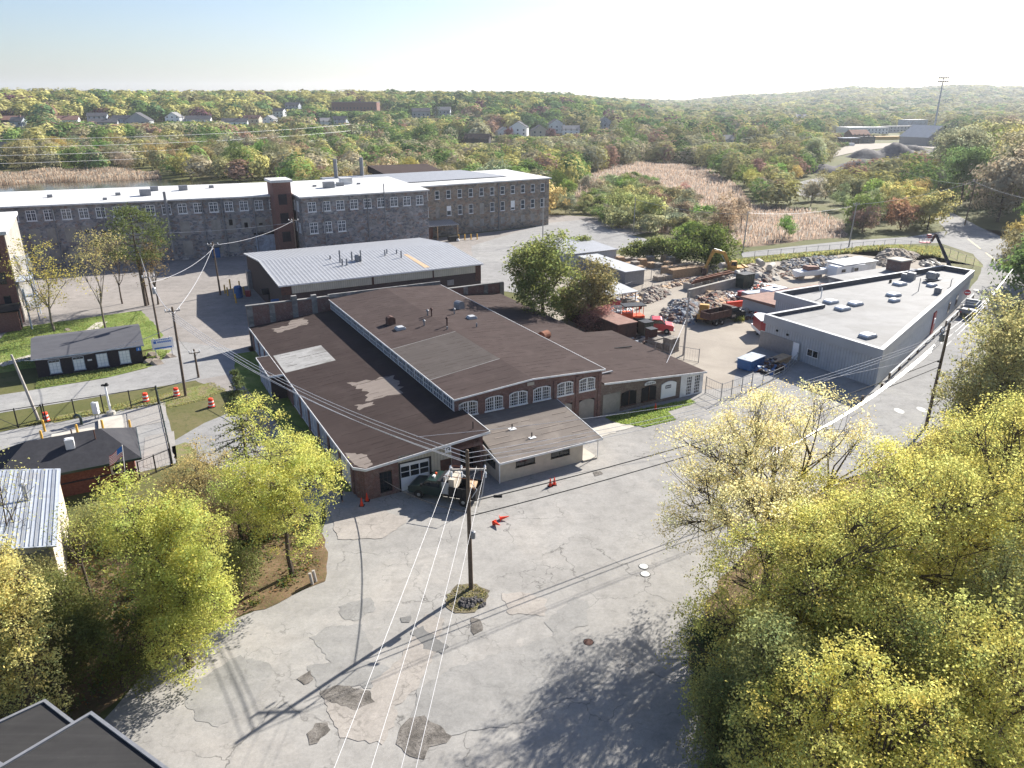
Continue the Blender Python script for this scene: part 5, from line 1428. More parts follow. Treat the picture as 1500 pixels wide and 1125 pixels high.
iron_fence([S(43.2, 5.2), S(43.2, 2.6), S(48.8, 3.4)], 2.1, "chain link gate between white factory front and salvage yard", 1.8, mesh=True, mat='greymetal', name="chain_link_fence", rail_mid=True)
iron_fence([S(48.9, 3.5), S(56.4, 5.4), S(62, 8.2)], 1.2, "low pipe barrier fence in front of the grey building's door", 2.4, mat='steel', name="pipe_barrier", cat="barrier", rail_mid=True)
iron_fence([S(43.5, 25), S(46, 21), S(50, 14)], 1.9, "chain link fence along the edge of the salvage yard behind the factory", 2.2, mesh=True, mat='greymetal', name="chain_link_fence")
iron_fence([G(1085, 383), G(1180, 374), G(1310, 362), G(1380, 372), G(1425, 392)], 1.9, "long chain link fence between salvage yard and back street", 3.5, mesh=True, mat='greymetal', name="chain_link_fence")
iron_fence([G(880, 445), G(925, 428), G(955, 424)], 2.0, "chain link fence behind the lean-to roof in the salvage yard", 2.2, mesh=True, mat='greymetal', name="chain_link_fence")
iron_fence([G(940, 412), G(1005, 400), G(1035, 396)], 2.0, "chain link fence in front of the timber pallet stacks", 2.4, mesh=True, mat='greymetal', name="chain_link_fence")
# pipe rails along the street side of the grey building
def rail(a, b, label, h=.75):
    o = thing("guard_rail", label, "guard rail", a, 0, "pipe guard rails along the grey building")
    d = Vector(b) - Vector(a); n_ = max(1, int(d.length / 4))
    for i in range(n_ + 1):
        m = MB(); p = d * (i / n_); m.tube([p + Vector((0, 0, -.1)), p + Vector((0, 0, h + .12))], .13, 8); m.build("post", M['wood_pole'], o)
    m = MB(); m.tube([Vector((0, 0, h)), d + Vector((0, 0, h))], .14, 8); m.build("pipe", M['fascia_gray'], o)
rail(G(1302, 556), G(1378, 486), "long pale pipe guard rail along the street below the grey building")
rail(G(1385, 478), G(1402, 462), "short pipe guard rail beside the red doorway")
rail(G(1408, 455), G(1425, 437), "short pipe guard rail beside the parked flatbed truck")
for px, py, lab in ((1290, 572, "dark wooden post at the near end of the guard rail"), (1262, 590, "dark leaning post by the corner of the grey building")):
    m = MB(); m.tube([(0, 0, -.1), (.05, 0, .9)], .15, 8); tag(m.build("wooden_post", M['wood_pole'], loc=G(px, py)), lab, "post")

# ------------------------------------------------------------------ signs, barrels, cones, rocks
sg = thing("notice_board", "white sign board with blue lettering on the corner lawn by the black building", "sign", G(241, 520), R(30))
for u in (-1.0, 1.0): m = MB(); m.box(u - .06, u + .06, -.06, .06, -.1, 2.5); m.build("post", M['white'], sg)
m = MB(); m.box(-1.35, 1.35, -.1, -.061, .9, 2.4); bd = m.build("board", M['white_clean'], sg)
m = MB(); m.box(-1.1, 1.1, -.115, -.1, 1.0, 1.18); m.box(-1.1, -.75, -.115, -.1, 1.75, 2.1)
for i in range(7): m.box(-.62 + i * .25, -.44 + i * .25, -.115, -.1, 1.8, 2.02)
for i in range(9): m.box(-1.0 + i * .22, -.86 + i * .22, -.115, -.1, 2.18, 2.3)
m.build("lettering", M['sign_blue'], bd)
st = thing("road_sign", "round red no entry sign with white bar at the grey building's far corner", "road sign", G(1413, 447), R(-20))
m = MB(); m.tube([(0, 0, 0), (0, 0, 2.6)], .05, 6); m.build("post", M['steel'], st)
m = MB(); m.lathe([(.5, -.07), (.5, -.05)], (0, 0, 2.2), 16, axis='y'); fc = m.build("face", M['red'], st)
m = MB(); m.box(-.36, .36, -.085, -.071, 2.12, 2.28); m.build("bar", M['white_clean'], fc)
for px, py, lab in ((214, 588, "orange and white traffic barrel on the verge by the fence corner"), (259, 580, "orange and white traffic barrel beside the tall dark pole"), (310, 596, "orange and white traffic barrel at the edge of the side drive"), (68, 617, "orange and white traffic barrel behind the iron gate")):
    o = thing("traffic_barrel", lab, "traffic barrel", G(px, py), 0, "orange traffic barrels")
    m = MB(); m.lathe([(.36, 0), (.37, .1), (.32, .12), (.31, .5), (.28, .52), (.27, 1.0), (.2, 1.05)], n=14); m.build("drum", M['conered'], o)
    m = MB(); m.lathe([(.325, .2), (.325, .36)], n=14); m.lathe([(.295, .6), (.29, .76)], n=14); m.build("white_band", M['white_clean'], o)
    m = MB(); m.lathe([(.45, 0), (.45, .07), (.4, .08)], n=12); m.build("base", M['rubber'], o)
def cone(loc, label, lying=0, rz=0, band=True):
    o = thing("traffic_cone", label, "traffic cone", loc, rz, "traffic cones")
    if lying: o.rotation_euler = (R(80), 0, rz)
    m = MB(); m.lathe([(.16, .03), (.03, .78), (.01, .8)], n=12); m.build("cone", M['conered'], o)
    m = MB(); m.box(-.22, .22, -.22, .22, 0, .04); m.build("base", M['conered' if lying else 'rubber'], o)
    if band: m = MB(); m.lathe([(.105, .34), (.08, .48)], n=12); m.build("white_band", M['white_clean'], o)
cone(G(530, 741), "bright orange traffic cone in shade at the brick corner, the nearer one", 0, 0, False)
cone(G(534, 735) + Vector((.2, .15, 0)), "orange traffic cone with white band against the brick corner")
cone(G(806, 712), "orange traffic cone standing in front of the annex, left of a pair")
cone(G(808, 711) + Vector((.25, .1, 0)), "orange traffic cone standing in front of the annex, right of a pair")
cone(G(724, 768) + Vector((0, 0, .15)), "fallen orange cone on the lot, the one nearer the pole", 1, R(40), False)
cone(G(732, 762) + Vector((0, 0, .15)), "fallen orange cone on the lot, lying behind the other", 1, R(100), False)
cone(G(960, 600), "orange cone with white band on the grass before the arched doors")
rng = random.Random(11)
for px, py, s, lab in ((222, 521, .9, "brown boulder left of the blue and white sign"), (228, 533, 1.1, "flat pale boulder in front of the blue and white sign"), (217, 531, .8, "dark upright boulder by the black building's corner"), (248, 523, .9, "long pale slab of rock at the foot of the sign"), (231, 525, .5, "small dark stone below the sign")):
    m = MB(); m.rock((0, 0, .1), (s, s * .7, s * .6), rng); tag(m.build("boulder", M['rubble_warm'], loc=G(px, py)), lab, "rock", "boulders round the sign")
for px, py in ((141, 487), (98, 484)):
    m = MB(); m.rock((0, 0, .05), (.7, .45, .3), rng); tag(m.build("boulder", M['rubble_warm'], loc=G(px, py)), "flat stone lying on the park lawn, %s one" % ("right" if px > 100 else "left"), "rock")
for px, py, lab in ((943, 830, "upper"), (945, 841, "lower")):
    o = thing("manhole_cover", "round pale iron manhole cover in the lot, %s of two" % lab, "manhole cover", G(px, py))
    m = MB(); m.lathe([(.34, -.05), (.34, .035), (.31, .04)], n=20); m.build("lid", M['line_white'], o)
    m = MB(); m.lathe([(.38, -.05), (.38, .03)], n=20); m.build("rim", M['dark'], o)
o = thing("manhole_cover", "dark manhole cover in a sunken spot right of the lot's patches", "manhole cover", G(862, 941)); m = MB(); m.lathe([(.3, -.05), (.3, .036), (.26, .04)], n=18); m.build("lid", M['rust_dark'], o); m = MB(); m.lathe([(.34, -.05), (.34, .03)], n=18); m.build("rim", M['dark'], o)
for px, py, lab in ((458, 856, "left"), (463, 852, "right")):
    m = MB(); m.tube([(0, 0, -.1), (-.12, 0, .95)], .12, 8); tag(m.build("wooden_post", M['wood_grey'], loc=G(px, py)), "short pale wooden post at the bank's tip by the lot, %s of two" % lab, "post")
pi_ = MB(); rng = random.Random(2)
for k in range(34):
    a = rng.random() * 6.28; d = rng.random() ** .6
    pi_.rock((d * 1.0 * math.cos(a), d * .55 * math.sin(a), .05), (.18, .15, .16 + .2 * (1 - d)), rng)
tag(pi_.build("dirt_heap", M['soil'], loc=G(690, 884)), "heap of dark broken asphalt on the pole island", "dirt heap", None, "stuff")
# flag on a leaning pole at the pump house corner
fl = thing("flag", "red white and blue striped flag on a thin pole beside the pump house", "flag", S(-18.2, 12.2), R(SA))
m = MB(); m.tube([(0, 0, 0), (.35, -.1, 4.3)], .035, 6); m.build("flagpole", M['white'], fl)
def flag_pt(u, v): return (.33 - .1 * v - u * 1.15, -.1 - .12 * math.sin(u * 5) * (.3 + u), 4.2 - v * .95 - u * .75 + .08 * math.sin(u * 6))
for nm_, cells, mt in (("red_stripe", [k for k in range(13) if k % 2 == 0], 'red'), ("white_stripe", [k for k in range(13) if k % 2], 'white_clean')):
    m = MB()
    for k in cells:
        for i in range(10):
            u0, u1, v0, v1 = i / 10, (i + 1) / 10, k / 13, (k + 1) / 13
            if i < 4 and k < 7: continue
            m.add([flag_pt(u0, v0), flag_pt(u1, v0), flag_pt(u1, v1), flag_pt(u0, v1)], [(0, 1, 2, 3)])
    m.build(nm_, M[mt], fl)
m = MB()
for i in range(4):
    for k in range(7): m.add([flag_pt(i / 10, k / 13), flag_pt((i + 1) / 10, k / 13), flag_pt((i + 1) / 10, (k + 1) / 13), flag_pt(i / 10, (k + 1) / 13)], [(0, 1, 2, 3)])
m.build("canton", M['sign_blue'], fl)

# ------------------------------------------------------------------ vehicles
def wheels(o, xs, w, r=.42, dual=()):
    for x in xs:
        for s in (-1, 1):
            y = s * (w / 2 - .12)
            m = MB(); t = .3 if x in dual else .14
            m.lathe([(r * .55, -t), (r * .96, -t), (r, -t * .6), (r, t * .6), (r * .96, t), (r * .55, t)], (x, y, r), 16, axis='y'); wh_ = m.build("wheel", M['rubber'], o)
            m = MB(); m.lathe([(r * .56, -t * .9), (r * .56, t * .95), (r * .2, t * 1.05)] if s > 0 else [(r * .2, -t * 1.05), (r * .56, -t * .95), (r * .56, t * .9)], (x, y, r), 12, axis='y'); m.build("rim", M['steel'], wh_)
def truck(label, cat, loc, rz, cabm, bedm, L=6.0, bed_h=.75, tall=0.0, name="truck", axles=(), bedwall=.9, chute=False):
    """x forwards, origin below the middle"""
    o = thing(name, label, cat, loc, rz)
    f = L / 2
    b0 = -f; cab_r = f - 3.25; k = tall
    c = MB()
    prof = [(cab_r, .55), (f - .05, .55), (f, .7), (f, 1.02 + k * .6), (f - .2, 1.15 + k * .7), (f - 1.15, 1.28 + k * .7), (f - 1.75, 1.85 + k), (f - 1.95, 1.93 + k), (cab_r + .15, 1.93 + k), (cab_r, 1.85 + k)]
    c.ext(prof, -.98, .98); body = c.build("cab", M[cabm], o)
    g = MB(); d = Vector((-.6, 0, .57 + .3 * k)).normalized()
    a, b = Vector((f - 1.2, 0, 1.34 + k * .73)), Vector((f - 1.72, 0, 1.83 + k))
    nrm = Vector((b.z - a.z, 0, a.x - b.x)).normalized() * .012
    g.add([a + nrm + Vector((0, -.86, 0)), a + nrm + Vector((0, .86, 0)), b + nrm + Vector((0, .8, 0)), b + nrm + Vector((0, -.8, 0))], [(0, 1, 2, 3)])
    g.build("windscreen", M['glass_blue'], body)
    for s in (-1, 1):
        g = MB(); q = [(f - 1.3, 1.36 + k * .75), (f - 1.76, 1.8 + k), (cab_r + .25, 1.8 + k), (cab_r + .25, 1.36 + k * .75)]
        g.ext(q, s * .982, s * .995); g.build("side_window", M['glass'], body)
        h = MB(); h.box(f - .02, f + .03, s * .72 - .16, s * .72 + .16, .78 + k * .3, .98 + k * .4); h.build("headlight", M['porcelain'], body)
        h = MB(); h.box(f - 1.45, f - 1.25, s * 1.0, s * 1.2, 1.3 + k * .7, 1.55 + k * .7); h.build("mirror", M['black'], body)
    h = MB(); h.box(f, f + .14, -.95, .95, .48, .68); h.build("bumper", M['steel'], o)
    h = MB(); h.box(f, f + .03, -.5, .5, .75, 1.0 + k * .5); h.build("grille", M['black'], body)
    h = MB(); h.box(b0 + .1, cab_r, -.45, .45, .5, .72); h.build("chassis", M['black'], o)
    w = bedwall
    q = MB(); z0 = bed_h
    q.box(b0, cab_r - .1, -1.02, 1.02, z0, z0 + .1)
    q.box(b0, cab_r - .1, -1.05, -.97, z0, z0 + w); q.box(b0, cab_r - .1, .97, 1.05, z0, z0 + w)
    q.box(cab_r - .2, cab_r - .1, -.97, .97, z0 + .1, z0 + w + .35); q.box(b0, b0 + .08, -.97, .97, z0 + .1, z0 + w * .9)
    q.box(cab_r - .2, cab_r + .5, -1.0, 1.0, z0 + w + .35, z0 + w + .42)
    for i in range(1, 5):
        x = b0 + (cab_r - b0) * i / 5
        q.box(x - .05, x + .05, -1.1, -1.052, z0, z0 + w); q.box(x - .05, x + .05, 1.052, 1.1, z0, z0 + w)
    q.build("dump_bed", M[bedm], o)
    wheels(o, [f - 1.0] + list(axles or (b0 + 1.1,)), 2.0, .42 + tall * .1, dual=tuple(axles or (b0 + 1.1,)))
    return o
hd = math.atan2(2.84, -2.75) + R(SA)
pk = truck("dark green work truck with a boxy bed parked in shade before the garage door", "truck", S(6.3, -2.75), hd, 'darkgreen', 'black', 6.3, .7, .05, "pickup_truck", (), .95)
m = MB(); m.lathe([(.09, 0), (.1, .03), (.1, .16), (.06, .2)], (.95, -.2, 1.98), 10); m.build("beacon", M['orange'], pk)
m = MB(); m.box(.85, 1.05, .1, .4, 1.98, 2.12); m.build("light_bar", M['white'], pk)
m = MB(); m.box(-.35, -.2, -.95, .95, 1.9, 2.5); m.build("headache_rack", M['steel'], pk)
m = MB(); m.box(-.75, -.1, 1.06, 1.1, .95, 2.05); m.build("side_box", M['fascia_gray'], pk)["label"] = "pale grey side locker behind the cab"
m = MB(); m.cbox((-.9, 0, 1.75), (.5, 1.8, 1.1)); m.build("load_board", M['cream'], pk)
m = MB(); m.cbox((-2.6, .3, 1.8), (.7, 1.2, .14), R(10)); m.build("lumber", M['timber'], pk)
m = MB(); 
for s in (-1, 1): m.tube([(-.3, s * .97, 1.7), (-.3, s * .97, 2.65), (-3.0, s * .97, 2.65), (-3.0, s * .97, 1.7)], .035, 6)
m.build("ladder_rack", M['rust'], pk)
rt = truck("small dump truck with a bright red cab and black bed in the salvage yard", "truck", S(53.4, 27.9), R(SA - 36), 'red', 'black', 6.0, 1.0, .35, "dump_truck", (), .8)
bt = truck("large black dump truck with an empty bed standing beside the rock pile", "truck", S(66.5, 27.0), R(SA + 4), 'black', 'rust_dark', 8.0, 1.1, .4, "dump_truck", (-2.6, -1.4), 1.1)
for s in (-1, 1):
    m = MB(); m.box(.9, 1.7, s * .985, s * 1.0, .9, 1.25); m.build("door_lettering", M['timber_grey'], bt)
ft = thing("flatbed_truck", "grey open framed flatbed truck parked beside the pipe rail on the street", "truck", G(1419, 462) + Vector((.4, .6, 0)), R(SA + 22))
m = MB(); m.box(-3.2, 1.6, -1.05, 1.05, .85, 1.0); m.box(-3.2, -3.1, -1.05, 1.05, 1.0, 1.5); m.build("bed", M['greymetal'], ft)
m = MB(); m.ext([(1.7, .5), (3.2, .5), (3.25, 1.3), (2.9, 1.45), (2.6, 2.1), (1.7, 2.1)], -1.0, 1.0); cb_ = m.build("cab", M['fascia_gray'], ft)
m = MB(); m.add([(2.92, -.85, 1.5), (2.92, .85, 1.5), (2.66, .8, 2.05), (2.66, -.8, 2.05)], [(0, 1, 2, 3)]); m.build("windscreen", M['glass'], cb_)
m = MB()
for x in (-3.1, -1.4, 1.5):
    m.tube([(x, -1.0, 1.0), (x, -1.0, 2.3), (x, 1.0, 2.3), (x, 1.0, 1.0)], .06, 6)
for s in (-1, 1): m.tube([(-3.1, s, 2.3), (1.5, s, 2.3)], .06, 6)
m.build("rack", M['steel'], ft)
for s in (-.8, .8): m = MB(); m.box(-3.25, -3.19, s - .12, s + .12, .9, 1.05); m.build("tail_light", M['red'], ft)
wheels(ft, [2.4, -2.0], 2.0, .42)

# person
pe = thing("person", "person with long fair hair in dark clothes standing in the shade beside the factory corner", "person", G(501, 735), R(-70))
def skin_body(name, J, E, mat, parent, sub=1):
    me = bpy.data.meshes.new(name)
    me.from_pydata([j[:3] for j in J], E, [])
    me.materials.append(mat)
    ob = bpy.data.objects.new(name, me); COL.objects.link(ob); ob.parent = parent
    ob.modifiers.new("skin", 'SKIN')
    sk = me.skin_vertices[0].data
    for v, j in zip(sk, J): v.radius = (j[3], j[4] if len(j) > 4 else j[3])
    sk[0].use_root = True
    s_ = ob.modifiers.new("sub", 'SUBSURF'); s_.levels = sub; s_.render_levels = sub
    return ob
J = [(0, 0, .93, .14, .11), (0, 0, 1.12, .125, .095), (0, 0, 1.34, .15, .1), (0, 0, 1.43, .07), (0, .005, 1.5, .05), (0, .02, 1.6, .075, .085), (0, .015, 1.68, .06, .07)]
E_ = [(0, 1), (1, 2), (2, 3), (3, 4), (4, 5), (5, 6)]
for s in (-1, 1):
    b = len(J)
    J += [(s * .09, 0, .86, .085), (s * .1, .02, .48, .06), (s * .1, -.01, .1, .04), (s * .105, .13, .035, .035)]
    E_ += [(0, b), (b, b + 1), (b + 1, b + 2), (b + 2, b + 3)]
    b = len(J)
    J += [(s * .17, 0, 1.39, .052), (s * .21, 0, 1.12, .04), (s * .12, .16, 1.02, .03), (s * .07, .22, 1.03, .026)]
    E_ += [(2, b), (b, b + 1), (b + 1, b + 2), (b + 2, b + 3)]
    h = b + 3
    for k in range(5):
        q = len(J)
        J += [(s * (.055 - .012 * k) , .255 + .004 * (2 - abs(k - 2)), 1.045 - .014 * k, .0085), (s * (.03 - .012 * k), .27, 1.035 - .014 * k, .007)]
        E_ += [(h, q), (q, q + 1)]
body = skin_body("body", J, E_, M['skin'], pe)
for nm_, JJ, EE, mt in (("jacket", [(0, 0, .95, .155, .125), (0, 0, 1.12, .14, .11), (0, 0, 1.34, .165, .115), (0, 0, 1.42, .08)] + [(s * .175, 0, 1.39, .064) for s in (-1, 1)] + [(s * .215, 0, 1.12, .053) for s in (-1, 1)] + [(s * .14, .14, 1.03, .042) for s in (-1, 1)], [(0, 1), (1, 2), (2, 3), (2, 4), (2, 5), (4, 6), (5, 7), (6, 8), (7, 9)], 'cloth_navy'),
                        ("trousers", [(0, 0, .97, .148, .118)] + [(s * .09, 0, .86, .098) for s in (-1, 1)] + [(s * .1, .02, .48, .073) for s in (-1, 1)] + [(s * .1, -.01, .1, .055) for s in (-1, 1)], [(0, 1), (0, 2), (1, 3), (2, 4), (3, 5), (4, 6)], 'cloth_grey'),
                        ("hair", [(0, -.02, 1.69, .085, .09), (0, -.05, 1.6, .09, .07), (0, -.06, 1.45, .1, .05), (0, -.06, 1.33, .08, .03)], [(0, 1), (1, 2), (2, 3)], 'hair')):
    skin_body(nm_, JJ, EE, M[mt], pe)
fa = MB()
for s in (-1, 1): fa.lathe([(.001, -.01), (.012, 0), (.001, .01)], (s * .03, .1, 1.63), 6)
fa.tube([(-.022, .104, 1.565), (.022, .104, 1.565)], .006, 5); fa.build("face", M['dark'], pe)
fa = MB(); fa.tube([(0, .1, 1.62), (0, .118, 1.595)], [.008, .014], 6); fa.build("nose", M['skin'], pe)

# ------------------------------------------------------------------ the salvage yard
def shed(label, a0, a1, b0, b1, h, wm, rm, name="shed", cat="shed", slope=.3, door=None):
    o = site_thing(name, label, cat)
    g = MB(); g.prism([(a0, b0), (a1, b0), (a1, b1), (a0, b1)], -.2, [h, h, h + slope, h + slope]); g.build("wall", M[wm], o)
    r = MB(); q = [(a0 - .25, b0 - .3), (a1 + .25, b0 - .3), (a1 + .25, b1 + .25), (a0 - .25, b1 + .25)]
    r.prism(q, [h + .01, h + .01, h + slope + .01, h + slope + .01], [h + .16, h + .16, h + slope + .16, h + slope + .16]); r.build("roof", M[rm], o)
    if door:
        g = MB(); g.box(door[0], door[1], b0 - .05, b0, 0, door[2]); g.build("door", M['dark'], o)
    return o
shed("wide low shed with a nearly flat pale metal roof behind the yard's dark shed", 66, 78.3, 71.5, 84, 2.9, 'rib_gray', 'rib_roof', slope=.5)
shed("long dark grey shed with a lighter sloping roof in the salvage yard", 67.2, 71.6, 53.4, 69, 2.7, 'greymetal', 'fascia_gray', slope=.2)
o = site_thing("lean_to", "open fronted lean-to with a pale grey roof on posts in the salvage yard", "lean-to")
r = MB(); r.prism([(55.2, 41.6), (61.2, 41.6), (61.2, 48.6), (55.2, 48.6)], [2.3, 2.3, 2.7, 2.7], [2.42, 2.42, 2.82, 2.82]); r.build("roof", M['fascia_gray'], o)
for x, y in ((55.5, 42), (58.2, 42), (60.9, 42), (60.9, 48.2)): m = MB(); m.box(x - .08, x + .08, y - .08, y + .08, 0, 2.32); m.build("post", M['timber_grey'], o)
m = MB(); m.box(55.4, 61, 48.3, 48.45, 0, 2.6); m.box(55.4, 55.5, 43, 48.3, 0, 2.5); m.build("wall", M['rust_dark'], o)
o = site_thing("steel_container", "long rusty brown steel container with a faded red top behind the factory's right roof", "container")
m = MB(); m.box(45.9, 49.2, 26.4, 40.5, .05, 2.5)
for k in range(28): m.box(45.85, 49.25, 26.6 + k * .5, 26.8 + k * .5, .15, 2.4)
m.build("body", M['rust_dark'], o); m = MB(); m.box(45.8, 49.3, 26.3, 40.6, 2.5, 2.62); m.build("top", M['redroof'], o)
def box_thing(name, label, cat, loc, rz, size, mat, top=None, group=None):
    o = thing(name, label, cat, loc, rz, group)
    x, y, z = size
    m = MB(); m.ext([(-x / 2, .1), (x / 2, .1), (x / 2 + .08, z), (-x / 2 - .08, z)], -y / 2, y / 2)
    for k in range(5): xx = -x / 2 + x * (k + .5) / 5; m.box(xx - .05, xx + .05, -y / 2 - .06, y / 2 + .06, .12, z - .04)
    m.build("body", M[mat], o)
    m = MB(); m.box(-x / 2 - .1, x / 2 + .1, -y / 2 - .08, y / 2 + .08, z, z + .07); m.build("rim", M[top or mat], o)
    for s in (-1, 1): m = MB(); m.box(-x / 2 + .1, x / 2 - .1, s * y * .35 - .08, s * y * .35 + .08, 0, .1); m.build("skid", M['black'], o)
    return o
box_thing("scrap_bin", "dark red steel bin in front of the lean-to roof", "bin", G(893, 452), R(SA - 10), (3.0, 1.7, 1.3), 'red_dark')
box_thing("dumpster", "blue steel dumpster standing in shade by the grey building's corner", "dumpster", S(54.7, 9.4), R(SA + 15), (3.4, 1.9, 1.4), 'blue', 'bluewhite')
box_thing("portable_cabin", "dark green upright cabin beside the red dump truck", "cabin", G(945, 494), R(SA), (1.5, 1.5, 2.4), 'darkgreen', 'black')
box_thing("portable_cabin", "rusty upright cabinet next to the dark green cabin", "cabinet", G(953, 503), R(SA), (1.1, 1.2, 2.2), 'rust_dark', 'black')
box_thing("scrap_bin", "small upright red bin among scrap in the yard", "bin", G(1086, 437), R(SA), (1.1, 1.0, 1.2), 'red_dark')
box_thing("steel_tank", "grey blue steel tank box in front of the parked campers", "tank", G(1105, 440), R(SA - 8), (4.2, 1.7, 1.5), 'greymetal', 'bluewhite')
box_thing("scrap_bin", "dark green roll-off bin at the end of the concrete wall", "bin", G(1090, 421), R(SA), (2.6, 2.0, 2.6), 'darkgreen', 'black')
for k, (a, b, lab) in enumerate(((58.0, 8.5, "left"), (60.0, 8.9, "right"))):
    box_thing("wooden_crate", "open wooden crate of scrap in shade before the grey building, %s one" % lab, "crate", S(a, b), R(SA + 10), (1.7, 1.3, .8), 'timber', None, "wooden crates by the grey building")
# machine with an orange frame and black canopy; a smaller one
for px, py, s, lab, bm_ in ((926, 476, 1.25, "orange machine with a black canopy parked on the container's near end", 'orange'), (909, 470, .9, "small dark machine with a black canopy beside the orange machine", 'greymetal')):
    o = thing("roller_machine", lab, "machine", G(px, py), R(SA - 15))
    m = MB(); m.box(-1.3 * s, 1.3 * s, -.7 * s, .7 * s, .6 * s, 1.3 * s); m.box(-1.2 * s, -.2 * s, -.6 * s, .6 * s, 1.3 * s, 1.7 * s); m.build("body", M[bm_], o)
    for x in (-1.1, .2, 1.1):
        for y in (-.62, .62):
            m = MB(); m.tube([(x * s, y * s, 1.2 * s), (x * s, y * s, 2.5 * s)], .05, 6); m.build("post", M[bm_ if bm_ == 'orange' else 'black'], o)
    m = MB(); m.prism([(-1.4 * s, -.85 * s), (1.4 * s, -.85 * s), (1.4 * s, .85 * s), (-1.4 * s, .85 * s)], 2.5 * s, 2.62 * s); m.build("canopy", M['black'], o)
    for x in (-.9, .9):
        for y in (-.8, .8):
            m = MB(); m.lathe([(.2 * s, -.15), (.55 * s, -.15), (.55 * s, .15), (.2 * s, .15)], (x * s, y * s, .55 * s), 12, axis='y'); m.build("wheel", M['rubber'], o)
# excavator
ex = thing("excavator", "yellow excavator with its arm arched down to the ground beyond the concrete wall", "excavator", G(1076, 404), R(SA + 152))
for s in (-1, 1):
    m = MB(); m.ext([(-1.9, .1), (-1.6, 0), (1.6, 0), (1.9, .1), (2.0, .45), (1.8, .85), (-1.8, .85), (-2.0, .45)], s * 1.2 - .3, s * 1.2 + .3); m.build("track", M['black'], ex)
m = MB(); m.box(-1.9, 1.3, -1.3, 1.3, 1.0, 1.9); m.ext([(-2.3, 1.0), (-1.6, 1.0), (-1.6, 2.1), (-2.2, 2.0)], -1.3, 1.3); m.lathe([(.9, .8), (.9, 1.0)], n=16); m.build("house", M['ochre'], ex)
m = MB(); m.ext([(.1, 1.9), (1.5, 1.9), (1.45, 2.4), (1.1, 3.1), (.1, 3.1)], .25, 1.28); cbn = m.build("cab", M['ochre'], ex)
m = MB(); m.ext([(.25, 2.2), (1.38, 2.3), (1.1, 3.0), (.25, 3.0)], 1.281, 1.295); m.build("window", M['glass'], cbn)
m = MB(); m.ext([(.8, 1.6), (1.3, 1.5), (2.6, 4.2), (4.6, 4.75), (4.75, 5.1), (2.3, 4.75), (1.9, 4.2)], -.35, .1); m.build("boom", M['ochre'], ex)
m = MB(); m.ext([(4.4, 5.3), (4.9, 5.0), (6.2, 1.4), (5.9, 1.3), (4.3, 4.7)], -.28, .03); m.build("stick", M['ochre'], ex)
m = MB(); m.tube([(1.6, -.12, 2.0), (2.9, -.12, 4.1)], .09, 6); m.tube([(3.0, -.12, 4.9), (4.5, -.12, 5.35)], .09, 6); m.build("cylinder", M['steel'], ex)
m = MB(); m.ext([(5.8, 1.5), (6.5, 1.5), (6.6, .6), (6.2, .1), (5.6, .15), (5.7, .6)], -.6, .4); m.build("bucket", M['rust_dark'], ex)
# loader behind the black truck
ld = thing("wheel_loader", "mustard wheel loader half hidden behind the large black dump truck", "loader", G(1030, 470), R(SA + 40))
m = MB(); m.box(-1.8, .8, -.8, .8, .7, 1.5); m.ext([(-.5, 1.5), (.5, 1.5), (.4, 2.7), (-.5, 2.7)], -.7, .7); m.build("body", M['ochre'], ld)
m = MB(); m.ext([(.8, .5), (2.6, .2), (2.7, .4), (2.3, .6), (2.2, 1.2), (.8, 1.4)], -.5, .5); m.ext([(2.2, .1), (3.0, .1), (2.5, .4), (2.4, 1.0)], -1.1, 1.1); m.build("bucket", M['rust_dark'], ld)
wheels(ld, [-1.2, .9], 2.0, .6)
# boom lift beyond the grey building
blp = at_dist(1392, 392, 133.0); blp.z = 0
bl_ = thing("boom_lift", "boom lift with a dark folded arm and a red basket beyond the grey building", "boom lift", blp, 0)
def rel(px, py, Y=133.0): return at_dist(px, py, Y) - blp
m = MB(); m.box(-1.4, 1.4, -1.0, 1.0, .5, 1.3); m.box(-.9, 1.2, -.8, .8, 1.3, 2.0); m.build("base", M['greymetal'], bl_)
wheels(bl_, [-1.0, 1.0], 2.1, .45)
m = MB(); m.tube([rel(1392, 392), rel(1381, 366), rel(1371, 343.5)], [.34, .3, .24], 4); m.tube([rel(1380, 361) + Vector((-.15, -.2, 0)), rel(1388, 380) + Vector((-.2, -.2, 0))], .12, 6); m.build("boom", M['cloth_navy'], bl_)
m = MB(); m.tube([rel(1371, 343), rel(1364, 354)], .22, 6); m.build("jib", M['rust_dark'], bl_)
m = MB(); q = rel(1355, 355); 
m.cbox(q, (1.7, 1.0, .14)); 
bk_ = m.build("basket", M['red'], bl_)
m = MB()
for sx in (-.82, 0, .82):
    for sy in (-.48, .48): m.tube([q + Vector((sx, sy, 0)), q + Vector((sx, sy, 1.15))], .04, 5)
for z in (.6, 1.15):
    m.tube([q + Vector((-.82, -.48, z)), q + Vector((.82, -.48, z)), q + Vector((.82, .48, z)), q + Vector((-.82, .48, z)), q + Vector((-.82, -.48, z))], .04, 5)
m.build("railing", M['bluewhite'], bk_)
m = MB(); m.cbox(q + Vector((.55, 0, 1.1)), (.6, .5, .6)); m.build("control_box", M['red_dark'], bk_)
